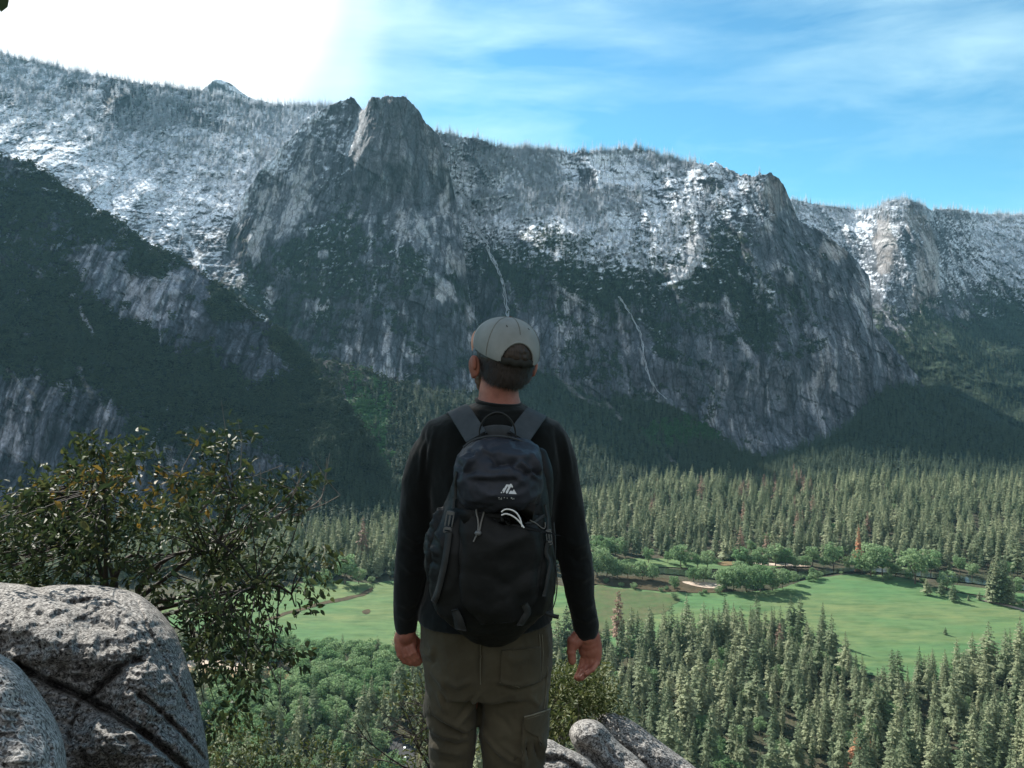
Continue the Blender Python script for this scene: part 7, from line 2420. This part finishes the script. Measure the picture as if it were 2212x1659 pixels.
# ------------------------------------------------------------------ small built things on the valley floor
def car(px, py, rz, col, label):
    g = gp(px, py, ZV + 1.2); g.z = ZV + L0 + 0.3
    e = empty('parked_car', g, rz)
    tag(e, label, 'car', 'cars on the parking lot')
    bm = bmesh.new()

    def blk(x0, x1, w0, z0, z1, tx0=0, tx1=0, tw=0):
        vs = [bm.verts.new(p) for p in ((x0, -w0, z0), (x1, -w0, z0), (x1, w0, z0), (x0, w0, z0), (x0 + tx0, -w0 + tw, z1), (x1 - tx1, -w0 + tw, z1), (x1 - tx1, w0 - tw, z1), (x0 + tx0, w0 - tw, z1))]
        for f in ((0, 3, 2, 1), (4, 5, 6, 7), (0, 1, 5, 4), (1, 2, 6, 5), (2, 3, 7, 6), (3, 0, 4, 7)):
            bm.faces.new([vs[i] for i in f])
    blk(-2.3, 2.3, .9, .35, .95, .05, .15, .06); blk(-1.7, 1.1, .80, 1.42, 1.47, .3, .3, .06)
    bmesh.ops.bevel(bm, geom=bm.edges[:], offset=.05, segments=2, affect='EDGES')
    me = bpy.data.meshes.new('car_body'); bm.to_mesh(me); bm.free()
    link('body', me, col, e)
    bm = bmesh.new(); blk(-2.0, 1.4, .84, .95, 1.42, .45, .6, .10)
    me = bpy.data.meshes.new('car_windows'); bm.to_mesh(me); bm.free()
    link('windows', me, M_GLASS, e)
    for x in (-1.4, 1.4):
        for s in (-1, 1):
            A = Acc(); A.add(*tube([(x, s * .70, .34), (x, s * .91, .34)], [.34, .34], 18)); A.add(*tube([(x, s * .905, .34), (x, s * .915, .34)], [.30, .02], 18))
            link('wheel', A.mesh('wheel'), M_PLAST, e)


M_GLASS, _, _ = principled('dark_glass', (0.02, 0.025, 0.03), 0.08)
M_CARW, _, _ = principled('white_car_paint', (0.75, 0.76, 0.78), 0.25)
M_CARG, _, _ = principled('silver_car_paint', (0.35, 0.37, 0.40), 0.25)
car(874, 1618, R(100), M_CARW, 'white parked car on the asphalt, farther of the two near the bare shrub')
car(877, 1638, R(60), M_CARW, 'white parked car on the asphalt, nearer of the two near the bare shrub')


def cabin(px, py, w_, d_, h_, roofm, wallm, rz, label):
    g = gp(px, py); g.z = ZV
    e = empty('cabin', g, rz); tag(e, label, 'cabin')
    bm = bmesh.new()
    vs = [bm.verts.new(p) for p in ((-w_ / 2, -d_ / 2, 0), (w_ / 2, -d_ / 2, 0), (w_ / 2, d_ / 2, 0), (-w_ / 2, d_ / 2, 0), (-w_ / 2, -d_ / 2, h_), (w_ / 2, -d_ / 2, h_), (w_ / 2, d_ / 2, h_), (-w_ / 2, d_ / 2, h_), (-w_ / 2, 0, h_ * 1.5), (w_ / 2, 0, h_ * 1.5))]
    for f in ((0, 1, 5, 4), (2, 3, 7, 6), (1, 2, 6, 9, 5), (3, 0, 4, 8, 7)): bm.faces.new([vs[i] for i in f])
    me = bpy.data.meshes.new('wall'); bm.to_mesh(me); bm.free(); link('wall', me, wallm, e)
    A = Acc()
    for s in (-1, 1):
        a = np.array([(-w_ / 2 - .6, s * (d_ / 2 + .7), h_ * .93), (w_ / 2 + .6, s * (d_ / 2 + .7), h_ * .93), (w_ / 2 + .6, 0, h_ * 1.53), (-w_ / 2 - .6, 0, h_ * 1.53)])
        A.add(np.concatenate([a, a + np.array([0, 0, .25])]), np.array([(0, 1, 2, 3), (4, 5, 6, 7), (0, 1, 5, 4), (1, 2, 6, 5), (3, 0, 4, 7)]))
    link('roof', A.mesh('roof', False), roofm, e)
    for x in (-w_ * .3, w_ * .3):
        A = Acc(); A.add(*box3((x, -d_ / 2 - .03, h_ * .55), 1.4, .1, 1.2)); link('window', A.mesh('window', False), M_GLASS, e)


M_ROOF1, _, _ = principled('weathered_roof', (0.30, 0.29, 0.27), 0.8)
M_ROOF2, _, _ = principled('reddish_wood', (0.36, 0.13, 0.06), 0.8)
M_WALLB, _, _ = principled('brown_timber', (0.13, 0.08, 0.05), 0.9)
cabin(1726, 1156, 14, 9, 4.5, M_ROOF1, M_WALLB, R(15), 'small cabin with a pale roof half hidden in the far conifer forest')
cabin(1440, 1524, 9, 6, 3.5, M_ROOF2, M_ROOF2, R(35), 'small reddish wooden cabin between the conifers right of the hand')

# ------------------------------------------------------------------ the air
hz = bpy.data.meshes.new('haze')
bm = bmesh.new()
bmesh.ops.create_cube(bm, size=1.0)
for v in bm.verts:
    v.co = Vector((v.co.x * 9000, 2400 + v.co.y * 5200, -322 - 60 + (v.co.z + 0.5) * 1900))
bm.to_mesh(hz); bm.free()
m_hz = bpy.data.materials.new('haze')
m_hz.use_nodes = True
nt = NT(m_hz.node_tree)
pv = nt.n('ShaderNodeVolumePrincipled', {'Color': (0.36, 0.76, 1.0, 1), 'Density': 0.000017, 'Anisotropy': 0.2})
nt.n('ShaderNodeOutputMaterial', {'Volume': pv.outputs[0]})
tag(link('haze', hz, m_hz), 'thin blue haze filling the valley in front of the mountains', None, None, 'stuff')
